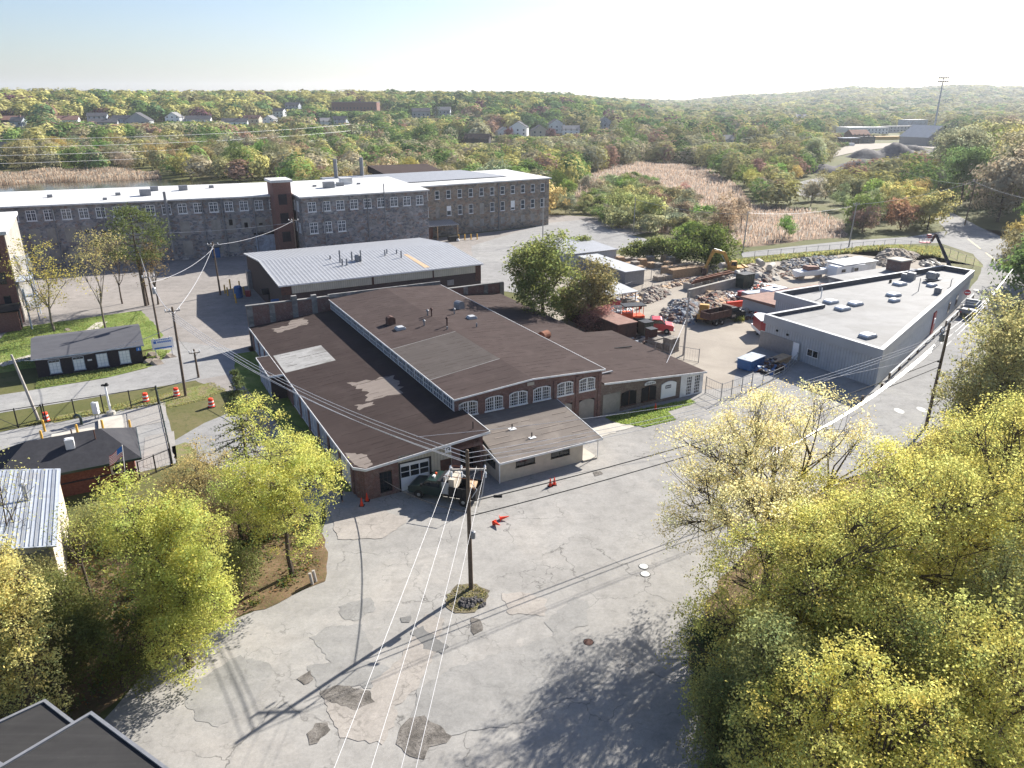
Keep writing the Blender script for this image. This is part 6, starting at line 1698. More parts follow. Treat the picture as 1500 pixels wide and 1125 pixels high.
# trailers, campers, boat
tr = thing("cargo_trailer", "red and white enclosed trailer beside the corner of the grey building", "trailer", S(67.2, 19.4), R(SA + 62))
m = MB(); m.ext([(-1.9, .5), (1.5, .5), (2.3, .6), (2.3, 1.0), (-1.9, 1.0)], -1.1, 1.1); m.build("skirt", M['white_clean'], tr)
m = MB(); m.prism([(-1.9, -1.1), (1.5, -1.1), (2.3, -.3), (2.3, .3), (1.5, 1.1), (-1.9, 1.1)], 1.0, 2.5); m.build("body", M['red_dark'], tr)
m = MB(); m.prism([(-1.95, -1.15), (1.5, -1.15), (2.38, -.3), (2.38, .3), (1.5, 1.15), (-1.95, 1.15)], 2.5, 2.62); m.build("roof", M['white_clean'], tr)
m = MB(); m.box(-1.94, -1.9, -1.12, -1.0, .5, 2.5); m.box(1.46, 1.54, -1.14, -1.06, .5, 2.5); m.build("trim", M['white_clean'], tr)
wheels(tr, [-.4], 2.0, .33)
def camper(label, loc, rz, L=5.5, name="camper"):
    o = thing(name, label, "camper", loc, rz, "white campers in the salvage yard")
    m = MB(); m.ext([(-L / 2, .6), (L / 2 - .5, .5), (L / 2, 1.1), (L / 2 - .3, 2.4), (L / 2 - .8, 2.65), (-L / 2 + .2, 2.65), (-L / 2, 2.4)], -1.15, 1.15); m.build("body", M['white_clean'], o)
    for s in (-1, 1):
        for x in (-L * .28, L * .12):
            m = MB(); m.box(x - .5, x + .5, s * 1.15 - .02, s * 1.15 + .02, 1.5, 2.1); m.build("window", M['glass'], o)
    m = MB(); m.box(-.3, .3, -1.2, -1.15, .6, 2.3); m.build("door", M['fascia_gray'], o)
    m = MB(); m.box(-.4, .4, -.3, .3, 2.65, 2.85); m.build("roof_vent", M['fascia_gray'], o)
    wheels(o, [-.5], 2.1, .34)
camper("white camper trailer half hidden behind the stepped parapet, the nearer one", S(82, 27.6), R(SA + 8), 5.6)
camper("white camper trailer behind the nearer camper by the grey building's parapet", S(82.6, 31.8), R(SA + 8), 5.2)
rv = camper("long white motorhome with an awning at the back of the salvage yard", G(1240, 407), R(SA - 6), 8.0)
o = shed("pale flat roofed site office with an open porch beside the boat", 107.5, 117, 38.0, 42.0, 2.7, 'white', 'fascia_gray', "site_office", "site office", .1, (110.5, 113, 2.2))
bo = thing("motor_boat", "white motor boat with a red canopy stored behind the grey building", "boat", G(1188, 408), R(SA - 12))
bo.location.z = .5
m = MB(); N_ = 9
vs, fs = [], []
for i in range(N_):
    t = i / (N_ - 1); x = -3.6 + 7.4 * t; w_ = 1.25 * (1 - max(0, (t - .45) / .55) ** 2.2); 
    vs += [(x, 0, .0 + .55 * max(0, t - .6)), (x, -w_ * .75, .35 + .3 * max(0, t - .6)), (x, -w_, 1.2 + .25 * t), (x, w_, 1.2 + .25 * t), (x, w_ * .75, .35 + .3 * max(0, t - .6))]
for i in range(N_ - 1):
    for k in range(5):
        if k != 2: fs.append((i * 5 + k, i * 5 + (k + 1) % 5, i * 5 + 5 + (k + 1) % 5, i * 5 + 5 + k))
        else: fs.append((i * 5 + 2, i * 5 + 3, i * 5 + 8, i * 5 + 7))
fs.append((0, 4, 3, 2, 1)); m.add(vs, fs); m.build("hull", M['white_clean'], bo)
m = MB(); m.prism([(-1.6, -.85), (.9, -.7), (.9, .7), (-1.6, .85)], 1.3, [2.1, 1.9, 1.9, 2.1]); m.build("canopy", M['redroof'], bo)
m = MB(); m.ext([(.9, 1.35), (1.5, 1.4), (.95, 1.85)], -.7, .7); m.build("windshield", M['glass_blue'], bo)
m = MB()
for x in (-2.4, 1.6): m.box(x - .15, x + .15, -.9, .9, -.5, .3)
m.build("cradle", M['timber_grey'], bo)
# concrete wall, beams on it
o = tag(MB().box(0, 17, -.3, .3, -.1, 1.7).build("concrete_wall", M['concrete_dark'], loc=G(1008, 438), rz=R(SA + 12)), "long low concrete retaining wall in the middle of the salvage yard", "wall")
rng = random.Random(8)
for k in range(7):
    p = G(1008 + k * 1.5, 430 - k * .7) + Vector((1.0, 2.2, 0)); ln = rng.uniform(8, 13); lvl = 1.2 + .16 * (k % 3)
    m = MB(); m.box(0, ln, -.13, .13, 0, .05); m.box(0, ln, -.13, .13, .25, .3); m.box(0, ln, -.03, .03, .05, .25)
    o = tag(m.build("steel_beam", M['rust'], loc=p + Vector((k % 3 * .1, (k // 3) * .5, lvl)), rz=R(SA + 11 + rng.uniform(-2, 3))), "rusty steel beam behind the concrete wall", "steel beam", "rusty steel beams behind the wall")
m = MB()
for k in range(6): m.box(.6 + k * 2.4, .8 + k * 2.4, -.4, 1.9, 0, 1.2)
tag(m.build("beam_rack", M['concrete_dark'], loc=G(1009, 431) + Vector((.6, 2.2, 0)), rz=R(SA + 12)), "low concrete sleepers carrying the rusty beams", "rack")
# pallets
def pallet_stack(loc, rz, n, label, mat='timber', group="timber pallet stacks in the salvage yard", w=1.3, hh=.16, name="pallet_stack"):
    o = thing(name, label, "pallets", loc, rz, group)
    for k in range(n):
        m = MB(); z = k * hh
        for u in (-.55, 0, .55): m.box(-w / 2, w / 2, u * w / 1.3 - .05, u * w / 1.3 + .05, z, z + hh * .55)
        for i in range(5): x = -w / 2 + w * (i + .5) / 5; m.box(x - .1, x + .1, -w / 2, w / 2, z + hh * .55, z + hh * .85)
        m.build("pallet", M[mat], o)
    return o
rng = random.Random(21)
pp_ = [((y, x), k) for k, (x, y) in enumerate([(908, 388), (918, 386), (922, 392), (932, 388), (940, 390), (930, 394), (936, 396), (952, 386), (954, 392), (964, 393), (974, 385), (982, 388), (978, 393), (990, 384), (884, 385), (876, 388), (900, 391)])]
for (y, x), k in pp_:
    pallet_stack(G(x, y), R(SA + rng.uniform(-12, 12)), rng.randint(6, 12) if k < 14 else 7, "%s timber pallet stack in the yard's back rows" % ("grey" if k % 2 else "brown"), 'timber_grey' if k % 2 else 'timber', w=1.5)
for k in range(9):
    p = G(986, 407).lerp(G(1028, 401), k / 8)
    pallet_stack(p, R(SA), 11, "fresh yellow pallet stack beside the excavator", 'timber', "row of fresh pallets", 1.7)
    if k % 2: pallet_stack(p + EY * 3.2, R(SA), 10, "stack of pallets behind the row of fresh ones", 'timber', "row of fresh pallets", 1.7)
for x, y, lab in ((976, 409, "left"), (965, 411, "right")):
    pallet_stack(G(x, y), R(SA), 6, "short grey pallet stack by the long dark shed", 'timber_grey', "short grey pallet stacks", 1.7)
pallet_stack(G(920, 449), R(SA), 8, "stack of pale boards at the corner of the lean-to", 'timber_grey', None, 1.8)
for x, y, lab in ((960, 505, "left"), (970, 511, "middle"), (982, 514, "right and tallest")):
    o = thing("stone_pallet", "pallet of grey stone blocks before the red truck, %s of three" % lab, "stone pallet", G(x, y), R(SA + 8), "pallets of stone blocks")
    n_ = 6 if "right" in lab else 3
    m = MB()
    for k in range(n_):
        for i in range(4):
            for j in range(3): m.cbox((-.66 + i * .44 + rng.uniform(-.05, .05), -.5 + j * .5, .2 + k * .3 + .15), (.42, .47, .28), rng.uniform(-.12, .12))
    m.build("blocks", M['rubble'], o)
    m = MB(); m.box(-.9, .9, -.8, .8, 0, .2); m.build("pallet", M['timber_grey'], o)
# heaps
def heap(name, label, cat, poly, n, s0, s1, mats, h, seed=0, flat=.6):
    rng = random.Random(seed)
    P = [G(*p) for p in poly]
    cx = sum(p.x for p in P) / len(P); cy = sum(p.y for p in P) / len(P)
    m = MB()
    # the mound the stones lie on
    ring = []
    for t in (1.0, .7, .4, .12):
        ring.append([(cx + (p.x - cx) * t + rng.uniform(-.3, .3), cy + (p.y - cy) * t, h * (1 - t) * .9 * rng.uniform(.7, 1.15)) for p in P])
    k = len(P); vs = [q for r in ring for q in r] + [(cx, cy, h * .9)]; fs = []
    for i in range(3):
        for j in range(k): fs.append((i * k + j, i * k + (j + 1) % k, (i + 1) * k + (j + 1) % k, (i + 1) * k + j))
    for j in range(k): fs.append((3 * k + j, 3 * k + (j + 1) % k, 4 * k))
    m.add(vs, fs, 0)
    for i in range(n):
        t = rng.random() ** .55
        j = rng.random() * k; a = int(j); f_ = j - a
        p = P[a].lerp(P[(a + 1) % k], f_)
        x, y = cx + (p.x - cx) * t, cy + (p.y - cy) * t
        s = rng.uniform(s0, s1) * (1.6 if rng.random() < .12 else 1)
        m.rock((x, y, h * (1 - t) * .85), (s * rng.uniform(.7, 1.5), s * rng.uniform(.6, 1.1), s * flat * rng.uniform(.7, 1.4)), rng, rng.randrange(len(mats)))
    return tag(m.build(name, [M[q] for q in mats]), label, cat, None, "stuff")
heap("rock_pile", "rounded pile of blue grey stone in the bend of the yard's dirt track", "rock pile", [(968, 462), (985, 442), (1010, 438), (1030, 448), (1028, 466), (1012, 477), (990, 474)], 520, .22, .55, ['rubble_blue', 'rubble_blue', 'rubble', 'rust_dark'], 2.0, 1)
heap("rock_pile", "pile of mixed broken stone and boards above the blue grey pile", "rock pile", [(1010, 445), (1030, 432), (1058, 430), (1072, 440), (1055, 452), (1030, 455)], 380, .25, .6, ['rubble', 'rust_dark', 'timber', 'rubble_warm', 'rust'], 1.4, 2)
heap("scrap_heap", "scrap heap of stones and timber beside the lean-to", "scrap heap", [(934, 440), (944, 424), (962, 420), (982, 430), (970, 438), (950, 446)], 260, .2, .55, ['rubble_warm', 'rust_dark', 'timber_grey', 'rubble'], 1.6, 3)
heap("scrap_heap", "heap of broken concrete and pipes around the excavator", "scrap heap", [(1040, 412), (1075, 396), (1110, 390), (1140, 396), (1135, 412), (1090, 418), (1060, 420)], 560, .3, .85, ['rubble_warm', 'rubble', 'rust_dark', 'concrete', 'timber_grey'], 2.0, 4)
heap("rubble_pile", "low ridge of pale rubble in front of the back street bank", "rubble pile", [(1138, 394), (1150, 383), (1200, 379), (1255, 380), (1250, 388), (1200, 395), (1160, 398)], 620, .3, .7, ['rubble_warm', 'rubble', 'rubble_blue'], 1.8, 5)
heap("rubble_pile", "taller heap of pale rubble near the boom lift", "rubble pile", [(1278, 385), (1290, 372), (1315, 368), (1345, 374), (1338, 384), (1300, 392)], 420, .3, .8, ['rubble_warm', 'rubble', 'rubble_warm'], 2.4, 6)
heap("scrap_heap", "scattered scrap and timber between the dump truck and the grey building", "scrap heap", [(1070, 462), (1085, 448), (1118, 440), (1135, 446), (1130, 460), (1105, 468), (1085, 470)], 260, .18, .5, ['rust_dark', 'timber_grey', 'rubble', 'greymetal', 'rust'], .7, 7, .5)
heap("scrap_heap", "dark heap of scrap beside the grey building's white door", "scrap heap", [(1110, 543), (1118, 528), (1136, 524), (1150, 530), (1145, 545), (1125, 550)], 170, .18, .5, ['rust_dark', 'black', 'greymetal', 'blue'], 1.1, 8, .7)
heap("scrap_heap", "ring of old tyres and scrap beyond the brick chimney", "scrap heap", [(1346, 388), (1352, 382), (1370, 382), (1378, 388), (1362, 393)], 120, .25, .6, ['black', 'rubble', 'concrete_dark'], .8, 9, .5)
heap("scrap_heap", "white and grey scrap behind the rusty container", "scrap heap", [(868, 455), (880, 445), (905, 458), (925, 452), (930, 462), (905, 462)], 120, .2, .5, ['white', 'rubble', 'greymetal'], .7, 10)
for i, (lab, mats, pts, n, h_) in enumerate((
    ("dark scrap heap between the blue grey rock pile and the beams", ['rust_dark', 'greymetal', 'rust', 'timber_grey'], [(1040, 440), (1062, 428), (1088, 430), (1090, 440), (1060, 446)], 170, .8),
    ("low heap of rusty pipes and boards below the tank box", ['rust', 'rust_dark', 'timber', 'black', 'bluewhite'], [(1092, 452), (1108, 444), (1130, 446), (1128, 458), (1105, 462)], 150, .7),
    ("heap of boards and sheet metal behind the lean-to", ['timber', 'greymetal', 'rust_dark', 'bluewhite'], [(900, 440), (925, 428), (948, 436), (930, 446)], 130, .8),
    ("dark clutter of machine parts beside the campers", ['black', 'rust_dark', 'greymetal', 'orange'], [(1098, 424), (1115, 414), (1132, 418), (1128, 432), (1108, 434)], 150, .9),
    ("row of rubble and timber below the fresh pallets", ['timber_grey', 'rust_dark', 'rubble_warm', 'timber'], [(962, 420), (985, 412), (1032, 404), (1036, 409), (990, 420), (970, 426)], 220, .7),
    ("clutter of pipes and bins beside the red dump truck", ['rust_dark', 'black', 'greymetal', 'timber_grey'], [(930, 482), (944, 474), (952, 484), (960, 498), (940, 506)], 130, .8),
    ("mixed scrap between the excavator's bucket and the beams", ['rust_dark', 'black', 'timber', 'rubble_warm', 'rust'], [(1010, 420), (1035, 410), (1062, 410), (1058, 420), (1025, 426)], 200, .9),
    ("dark row of engine parts behind the large black dump truck", ['black', 'rust_dark', 'greymetal', 'ochre'], [(1030, 458), (1046, 452), (1072, 456), (1066, 464), (1040, 466)], 150, .8),
    ("broken boards and blocks beside the pale site office", ['timber_grey', 'rubble_warm', 'rust', 'rust_dark'], [(1140, 402), (1165, 396), (1190, 398), (1180, 406), (1150, 410)], 170, .9),
    ("scrap metal along the stepped parapet behind the red trailer", ['rust_dark', 'blue', 'rust', 'greymetal', 'timber'], [(1112, 456), (1130, 450), (1140, 456), (1132, 470), (1116, 468)], 170, 1.0),
    ("loose scrap by the fence along the rusty container", ['rust', 'timber_grey', 'black', 'bluewhite'], [(905, 490), (920, 488), (948, 514), (945, 522), (925, 508)], 110, .5))):
    heap("scrap_heap", lab, "scrap heap", pts, n, .15, .5, mats, h_, 60 + i, .45)
rng = random.Random(4)
for i, (x, y, mt, lab) in enumerate(((1046, 446, 'blue', "blue drum among the stones above the rock pile"), (1098, 447, 'rust', "rusty drum below the grey blue tank box"), (1124, 452, 'blue', "blue drum beside the orange barrel"), (938, 452, 'rust', "rusty drum at the lean-to's corner"), (1118, 470, 'bluewhite', "pale drum by the red trailer"), (956, 470, 'black', "black drum behind the red dump truck"))):
    m = MB(); m.lathe([(.28, 0), (.3, .03), (.3, .3), (.32, .32), (.3, .34), (.3, .88), (.27, .9)], n=12); tag(m.build("steel_drum", M[mt], loc=G(x, y)), lab, "drum", "drums in the salvage yard")
o = thing("barrier_block", "bright red plastic barrier lying in the middle of the yard", "barrier", G(1076, 449), R(SA - 8))
m = MB(); m.ext([(-.5, 0), (.5, 0), (.45, .3), (.2, .9), (-.2, .9), (-.45, .3)], -1.6, 1.6); m.xf(Matrix.Rotation(R(90), 4, 'Z')); m.build("body", M['conered'], o)
o = thing("traffic_barrel", "orange barrel among scrap behind the red trailer", "traffic barrel", G(1107, 466), 0, "orange traffic barrels")
m = MB(); m.lathe([(.36, 0), (.32, .12), (.27, 1.0), (.2, 1.05)], n=12); m.build("drum", M['conered'], o); m = MB(); m.lathe([(.325, .3), (.31, .5)], n=12); m.build("white_band", M['white_clean'], o)
for k, (x, y) in enumerate(((1062, 402), (1128, 404), (1112, 398))):
    m = MB(); m.lathe([(.55, -1.5), (.6, -1.45), (.6, 1.45), (.55, 1.5)], (0, 0, .6), 14, axis='x')
    tag(m.build("concrete_pipe", M['concrete'], loc=G(x, y) + Vector((0, 0, 1.3)), rz=R(SA + 30 * k)), "pale concrete pipe lying on the broken concrete heap", "pipe", "concrete pipes on the heap")
# loading gear round the warehouse corner and the dock of the mill
for k, (x, y, h) in enumerate(((330, 430, 1.6), (334, 433, 1.5), (338, 424, 1.9), (344, 436, 1.7), (346, 444, 1.6), (358, 432, 1.5), (351, 421, 1.2))):
    m = MB(); m.tube([(0, 0, 0), (0, 0, h)], .13, 8); tag(m.build("bollard", M['yellow'], loc=G(x, y)), "yellow bollard by the tanks at the warehouse corner", "bollard", "yellow bollards by the warehouse")
m = MB(); m.lathe([(.6, 0), (.7, .1), (.7, 1.9), (.5, 2.1)], n=14); tag(m.build("gas_tank", M['blue'], loc=G(350, 436)), "dark blue upright tank between the yellow bollards", "tank")
m = MB(); m.box(-.4, .4, -.3, .3, 0, 1.0); m.box(-.45, .45, -.35, .35, 1.0, 1.08); tag(m.build("utility_box", M['red_dark'], loc=G(364, 434)), "small dark red box at the warehouse wall", "utility box")
for k, x in enumerate((672, 681, 690, 699)):
    m = MB(); m.tube([(0, 0, 0), (0, 0, 1.4)], .15, 8); tag(m.build("bollard", M['yellow'], loc=G(x, 352 - k * .4)), "yellow bollard at the foot of the stone mill's right wing", "bollard", "yellow bollards by the mill")
o = thing("dumpster", "dark dumpster with white bags beside the mill's dock canopy", "dumpster", G(664, 353), R(SA))
m = MB(); m.box(-1.2, 1.2, -.7, .7, .1, 1.2); m.build("body", M['black'], o); m = MB(); m.rock((.9, -.9, .2), (.5, .5, .6), rng); m.build("bag", M['white'], o)
o = thing("car", "small dark car parked at the left edge of the black building", "car", S(-34, 55), R(SA))
m = MB(); m.ext([(-2.1, .35), (2.1, .35), (2.15, .75), (1.2, .9), (.6, 1.4), (-1.2, 1.4), (-1.8, .95), (-2.15, .85)], -.85, .85); m.build("body", M['greymetal'], o); wheels(o, [-1.3, 1.3], 1.7, .32)
# stadium light far right
p = GT(1365, 205); hh = top_of(p, 114)
o = thing("floodlight_mast", "very tall slender floodlight mast rising above the far right trees", "floodlight mast", p)
m = MB(); m.tube([(0, 0, 0), (0, 0, hh)], [.9, .45], 10); m.build("mast", M['bluewhite'], o)
m = MB(); m.box(-4.2, 4.2, -.4, .4, hh - 3.4, hh - 3.1); m.box(-4.2, 4.2, -.4, .4, hh - .6, hh - .3)
for i in range(5):
    for z in (hh - 3.0, hh - .2): m.cbox((-3.8 + i * 1.9, -.4, z + .5), (1.2, .9, 1.2), 0, 0, R(25))
m.build("lamp_rack", M['greymetal'], o)
# far power poles and lines behind the mill
for k, (x, y, yt) in enumerate(((517, 222, 179), (547, 224, 180), (23, 216, 201), (40, 216, 203), (714, 206, 186), (720, 206, 187))):
    p = GT(x, y); pole(p, top_of(p, yt), "dark power line pole among the woods behind the mill, %s" % ("left of a tall pair", "right of a tall pair", "left of the far left pair", "right of the far left pair", "left of the small middle pair", "right of the small middle pair")[k], [], (0, 0), .28)
pa = GT(517, 222); za_ = top_of(pa, 182)
for k in range(4):
    e = at_dist(-60, 205 + 12 * k, 300.0)
    span(pa + Vector((0, 0, za_ - 4.0 * k)), e, 2.0, .055, "thin power line crossing in front of the woods, %s of four" % ("topmost", "second", "third", "lowest")[k], 'wire', 18, "power lines over the woods")
pb = GT(714, 206); zb_ = top_of(pb, 188)
for k in range(3): span(pa + Vector((0, 0, za_ - 4 * k)), pb + Vector((0, 0, zb_ - 2 * k)), 2, .06, "thin power line between the two pairs of poles, %s of three" % ("topmost", "middle", "lowest")[k], 'wire', 12, "power lines over the woods")

# ------------------------------------------------------------------ houses on the rise
def house(px, py, W, D, H_, wm, rm, label, cat="house", rz=0.0, flat=False, along='x', chim=False, name="house"):
    p = GT(px, py)
    o = thing(name, label, cat, p, rz)
    if flat:
        m = MB(); m.box(-W / 2, W / 2, -D / 2, D / 2, -2, H_); m.build("wall", M[wm], o)
        m = MB(); m.box(-W / 2 - .3, W / 2 + .3, -D / 2 - .3, D / 2 + .3, H_, H_ + .5); m.build("roof", M[rm], o)
    else:
        zr = H_ + (D if along == 'x' else W) * .3
        gable_walls(-W / 2, W / 2, -D / 2, D / 2, H_, zr, -2, along).build("wall", M[wm], o)
        gable(o, -W / 2, W / 2, -D / 2, D / 2, H_ + .1, zr + .1, .5, rm, .2, "roof", along)
    n = max(2, int(W / 4))
    for fl_ in range(1 if H_ < 4.5 else 2):
        for i in range(n):
            x = -W / 2 + W * (i + .5) / n
            m = MB(); m.box(x - .6, x + .6, -D / 2 - .08, -D / 2 + .02, 1.2 + 2.9 * fl_, 2.6 + 2.9 * fl_); m.build("window", M['glass_blue'], o)
    if chim: m = MB(); m.box(W * .2 - .5, W * .2 + .5, -.5, .5, H_, H_ + D * .3 + 1.6); m.build("chimney", M['brick'], o)
    return o
for a in [(22, 183, 16, 10, 4, 'brick_dark', 'redroof', "low house with a brown roof at the far left of the ridge"), (30, 190, 9, 9, 7, 'bluewhite', 'shingle_grey', "pale blue house below the brown roofed house at far left"),
          (93, 183, 26, 10, 4, 'white', 'redroof', "long ranch house with a faded red roof on the left ridge"), (145, 181, 16, 9, 6, 'bluewhite', 'shingle_grey', "tall grey blue house right of the red roofed ranch"), (153, 185, 22, 9, 3.6, 'fascia_gray', 'shingle_grey', "long low grey house in front of the grey blue house"),
          (182, 181, 18, 9, 4, 'bluewhite', 'shingle_grey', "grey roofed house in the middle of the left ridge row"), (205, 184, 22, 9, 4, 'fascia_gray', 'shingle_grey', "wide pale grey house left of the white gabled house"), (257, 180, 14, 10, 5, 'white_clean', 'roof_pale', "white house whose gable faces the camera on the left ridge", 0), (292, 181, 22, 9, 4, 'white', 'shingle_grey', "white ranch house under purple trees"),
          (345, 185, 22, 9, 4, 'white_clean', 'shingle_grey', "bright white ranch house left of the brown roofed house"), (370, 181, 18, 9, 4.5, 'cream', 'redroof', "house with a brown red roof in the middle ridge"), (397, 183, 11, 10, 5, 'white', 'roof_pale', "small white gabled house below the two storey white one"), (410, 173, 12, 9, 7, 'white_clean', 'shingle_grey', "white two storey house among dark trees"),
          (478, 186, 10, 9, 5, 'white', 'roof_pale', "small white house beside a dark spruce"), (497, 183, 16, 9, 5, 'bluewhite', 'shingle_grey', "pale blue house right of the dark spruce"), (617, 176, 18, 10, 8, 'fascia_gray', 'shingle_grey', "large grey house left of the red beech"), (649, 172, 16, 10, 7, 'bluewhite', 'roof_pale', "pale house with a light roof right of the red beech"),
          (760, 200, 15, 12, 7, 'white_clean', 'shingle_grey', "large white gabled house in the middle of the woods"), (790, 203, 14, 11, 6, 'cream', 'shingle_grey', "cream house with a grey roof right of the big white gable"), (814, 194, 14, 12, 7, 'white', 'shingle_grey', "white house with a steep grey roof beside a purple tree"), (836, 199, 14, 10, 5, 'white_clean', 'roof_pale', "white house with a pale roof at the right of the row"),
          (885, 192, 14, 12, 8, 'bluewhite', 'shingle_grey', "grey blue house with a steep roof at the right end of the row"), (738, 201, 12, 9, 4, 'white', 'roof_pale', "low white house left of the big white gable"), (8, 232, 12, 10, 6, 'white', 'shingle_grey', "white house cut by the left edge behind the mill"), (700, 213, 18, 10, 5, 'brick_dark', 'roof_brown', "dark shed roof behind red maples in the middle woods"),
          (1068, 212, 14, 10, 4, 'white', 'roof_pale', "low white roofed house among the right hand woods"), (1172, 176, 18, 10, 6, 'white', 'roof_pale', "pale building at the left of the far woods"), (430, 162, 16, 10, 6, 'bluewhite', 'shingle_grey', "grey house high on the left ridge")]:
    al = 'y' if "gable" in a[7] or "steep" in a[7] else 'x'
    house(*a[:8], rz=R(random.Random(a[0]).uniform(-14, 20)), along=al, chim=a[0] % 3 == 0)
o = house(522, 165, 52, 16, 11, 'brick_left', 'roof_pale', "big long institution building with rows of windows on the hilltop", "institution", R(-4), True)
# works at the far right
house(1262, 197, 46, 22, 7, 'white', 'roof_white', "long white flat roofed hall in the far works yard", "hall", R(12), True, name="works_building")
house(1335, 191, 24, 18, 11, 'bluewhite', 'fascia_gray', "tall pale blue box building in the far works yard", "works building", R(14), True, name="works_building")
house(1316, 194, 34, 14, 6, 'fascia_gray', 'roof_pale', "low grey wing left of the tall pale blue building", "works building", R(12), True, name="works_building")
house(1254, 206, 16, 12, 5, 'rust_dark', 'rust', "open shed with a brown pyramid roof in the far works yard", "shed", R(10), name="works_shed")
house(1242, 211, 14, 8, 4, 'dark', 'bluewhite', "low dark shed below the brown roofed shed", "shed", R(10), True, name="works_shed")
house(1267, 210, 12, 7, 4.5, 'darkgreen', 'dark', "dark green shed right of the brown roofed shed", "shed", R(10), True, name="works_shed")
house(1354, 212, 26, 24, 6, 'greymetal', 'fascia_gray', "large grey gabled metal building beside the dirt piles", "works building", R(25), along='y', name="works_building")
o = thing("salt_bin", "long low yellow bin in the far works yard", "bin", GT(1299, 205), R(8)); m = MB(); m.box(-14, 14, -3, 3, 0, 2.4); m.box(-14.3, 14.3, -3.3, 3.3, 2.4, 2.8); m.build("body", M['yellow'], o)
o = thing("van", "white van parked in front of the far sheds", "van", GT(1246, 214), R(10)); m = MB(); m.ext([(-2.6, .4), (2.6, .4), (2.7, 1.2), (2.0, 2.2), (-2.6, 2.2)], -1, 1); m.build("body", M['white_clean'], o); wheels(o, [-1.6, 1.6], 1.9, .36)
def tsheet(name, pts, mat):
    P = [GT(*p) for p in pts]
    bm = bmesh.new(); f = bm.faces.new([bm.verts.new((p.x, p.y, p.z + .3)) for p in P]); bmesh.ops.triangulate(bm, faces=[f]); bm.normal_update()
    for f in bm.faces:
        if f.normal.z < 0: f.normal_flip()
    me = bpy.data.meshes.new(name); bm.to_mesh(me); bm.free(); me.materials.append(M[mat]); o = bpy.data.objects.new(name, me); COL.objects.link(o); return tag(o, kind="structure")
tsheet("works_yard", [(1205, 235), (1240, 214), (1290, 202), (1340, 198), (1400, 205), (1395, 222), (1330, 214), (1260, 222)], 'gravel')
def mound(px, py, w, d, h, label, seed):
    rng = random.Random(seed); p = GT(px, py); m = MB(); n = 22; vs = []; fs = []
    for i in range(n + 1):
        for j in range(9):
            u, v = i / n * 2 - 1, j / 8 * 2 - 1
            e = max(0, 1 - v * v) * max(0, 1 - abs(u) ** 3) * (.75 + .25 * math.sin(u * 7 + seed) + rng.uniform(-.1, .1))
            vs.append((u * w / 2, v * d / 2 + rng.uniform(-.4, .4), h * e - .2))
    for i in range(n):
        for j in range(8): fs.append((i * 9 + j, i * 9 + 9 + j, i * 9 + 10 + j, i * 9 + j + 1))
    m.add(vs, fs); o = m.build("dirt_heap", M['soil'], loc=p, rz=R(8), smooth=True); tag(o, label, "dirt heap")
mound(1305, 231, 52, 22, 8.5, "large dark dirt heap below the far works yard", 1)
mound(1352, 229, 44, 20, 7.0, "dark dirt heap right of the larger one by the grey metal building", 4)
mound(1250, 252, 60, 16, 6.0, "long dark dirt bank above the winding road", 7)
mound(1330, 250, 56, 16, 6.5, "long dark dirt bank right of the winding road", 9)

# ------------------------------------------------------------------ vegetation
def np_mesh(name, V, F, mat, tint=None):
    me = bpy.data.meshes.new(name)
    V = np.asarray(V, np.float32); F = np.asarray(F, np.int32)
    me.vertices.add(len(V)); me.vertices.foreach_set("co", V.ravel())
    me.loops.add(F.size); me.loops.foreach_set("vertex_index", F.ravel())
    me.polygons.add(len(F)); me.polygons.foreach_set("loop_start", np.arange(0, F.size, F.shape[1], dtype=np.int32))
    me.materials.append(mat)
    if tint is not None:
        a = me.attributes.new("tint", 'FLOAT_COLOR', 'POINT')
        t = np.ones((len(V), 4), np.float32); t[:, :3] = tint
        a.data.foreach_set("color", t.ravel())
    me.update(); me.validate()
    return me

def leaf_quads(C_, size, rng, up=0.35, aspect=.62, out=None, ow=1.3):
    """one small bent-square leaf spray at each centre, turned at random"""
    n = len(C_)
    nrm = rng.normal(size=(n, 3))
    if out is not None: nrm = nrm / np.linalg.norm(nrm, axis=1)[:, None] + out * ow
    nrm[:, 2] += up * np.sign(nrm[:, 2]); nrm /= np.linalg.norm(nrm, axis=1)[:, None]
    t = rng.normal(size=(n, 3)); u = np.cross(nrm, t); u /= np.linalg.norm(u, axis=1)[:, None] + 1e-9
    v = np.cross(nrm, u)
    s = (np.asarray(size) * rng.uniform(.65, 1.35, n))[:, None]
    u = u * s; v = v * s * aspect
    V = np.stack([C_ - u, C_ - v * .9, C_ + u, C_ + v], 1).reshape(-1, 3)
    F = np.arange(n * 4).reshape(n, 4)
    return V, F
def tints(n, rng, amt, per=4, hue=.05):
    b = rng.uniform(1 - amt, 1 + amt, n); h = rng.normal(0, hue, n)
    t = np.stack([b * (1 + h), b, b * (1 - h * .8)], 1).clip(.1, 2.2)
    return np.repeat(t, per, 0)

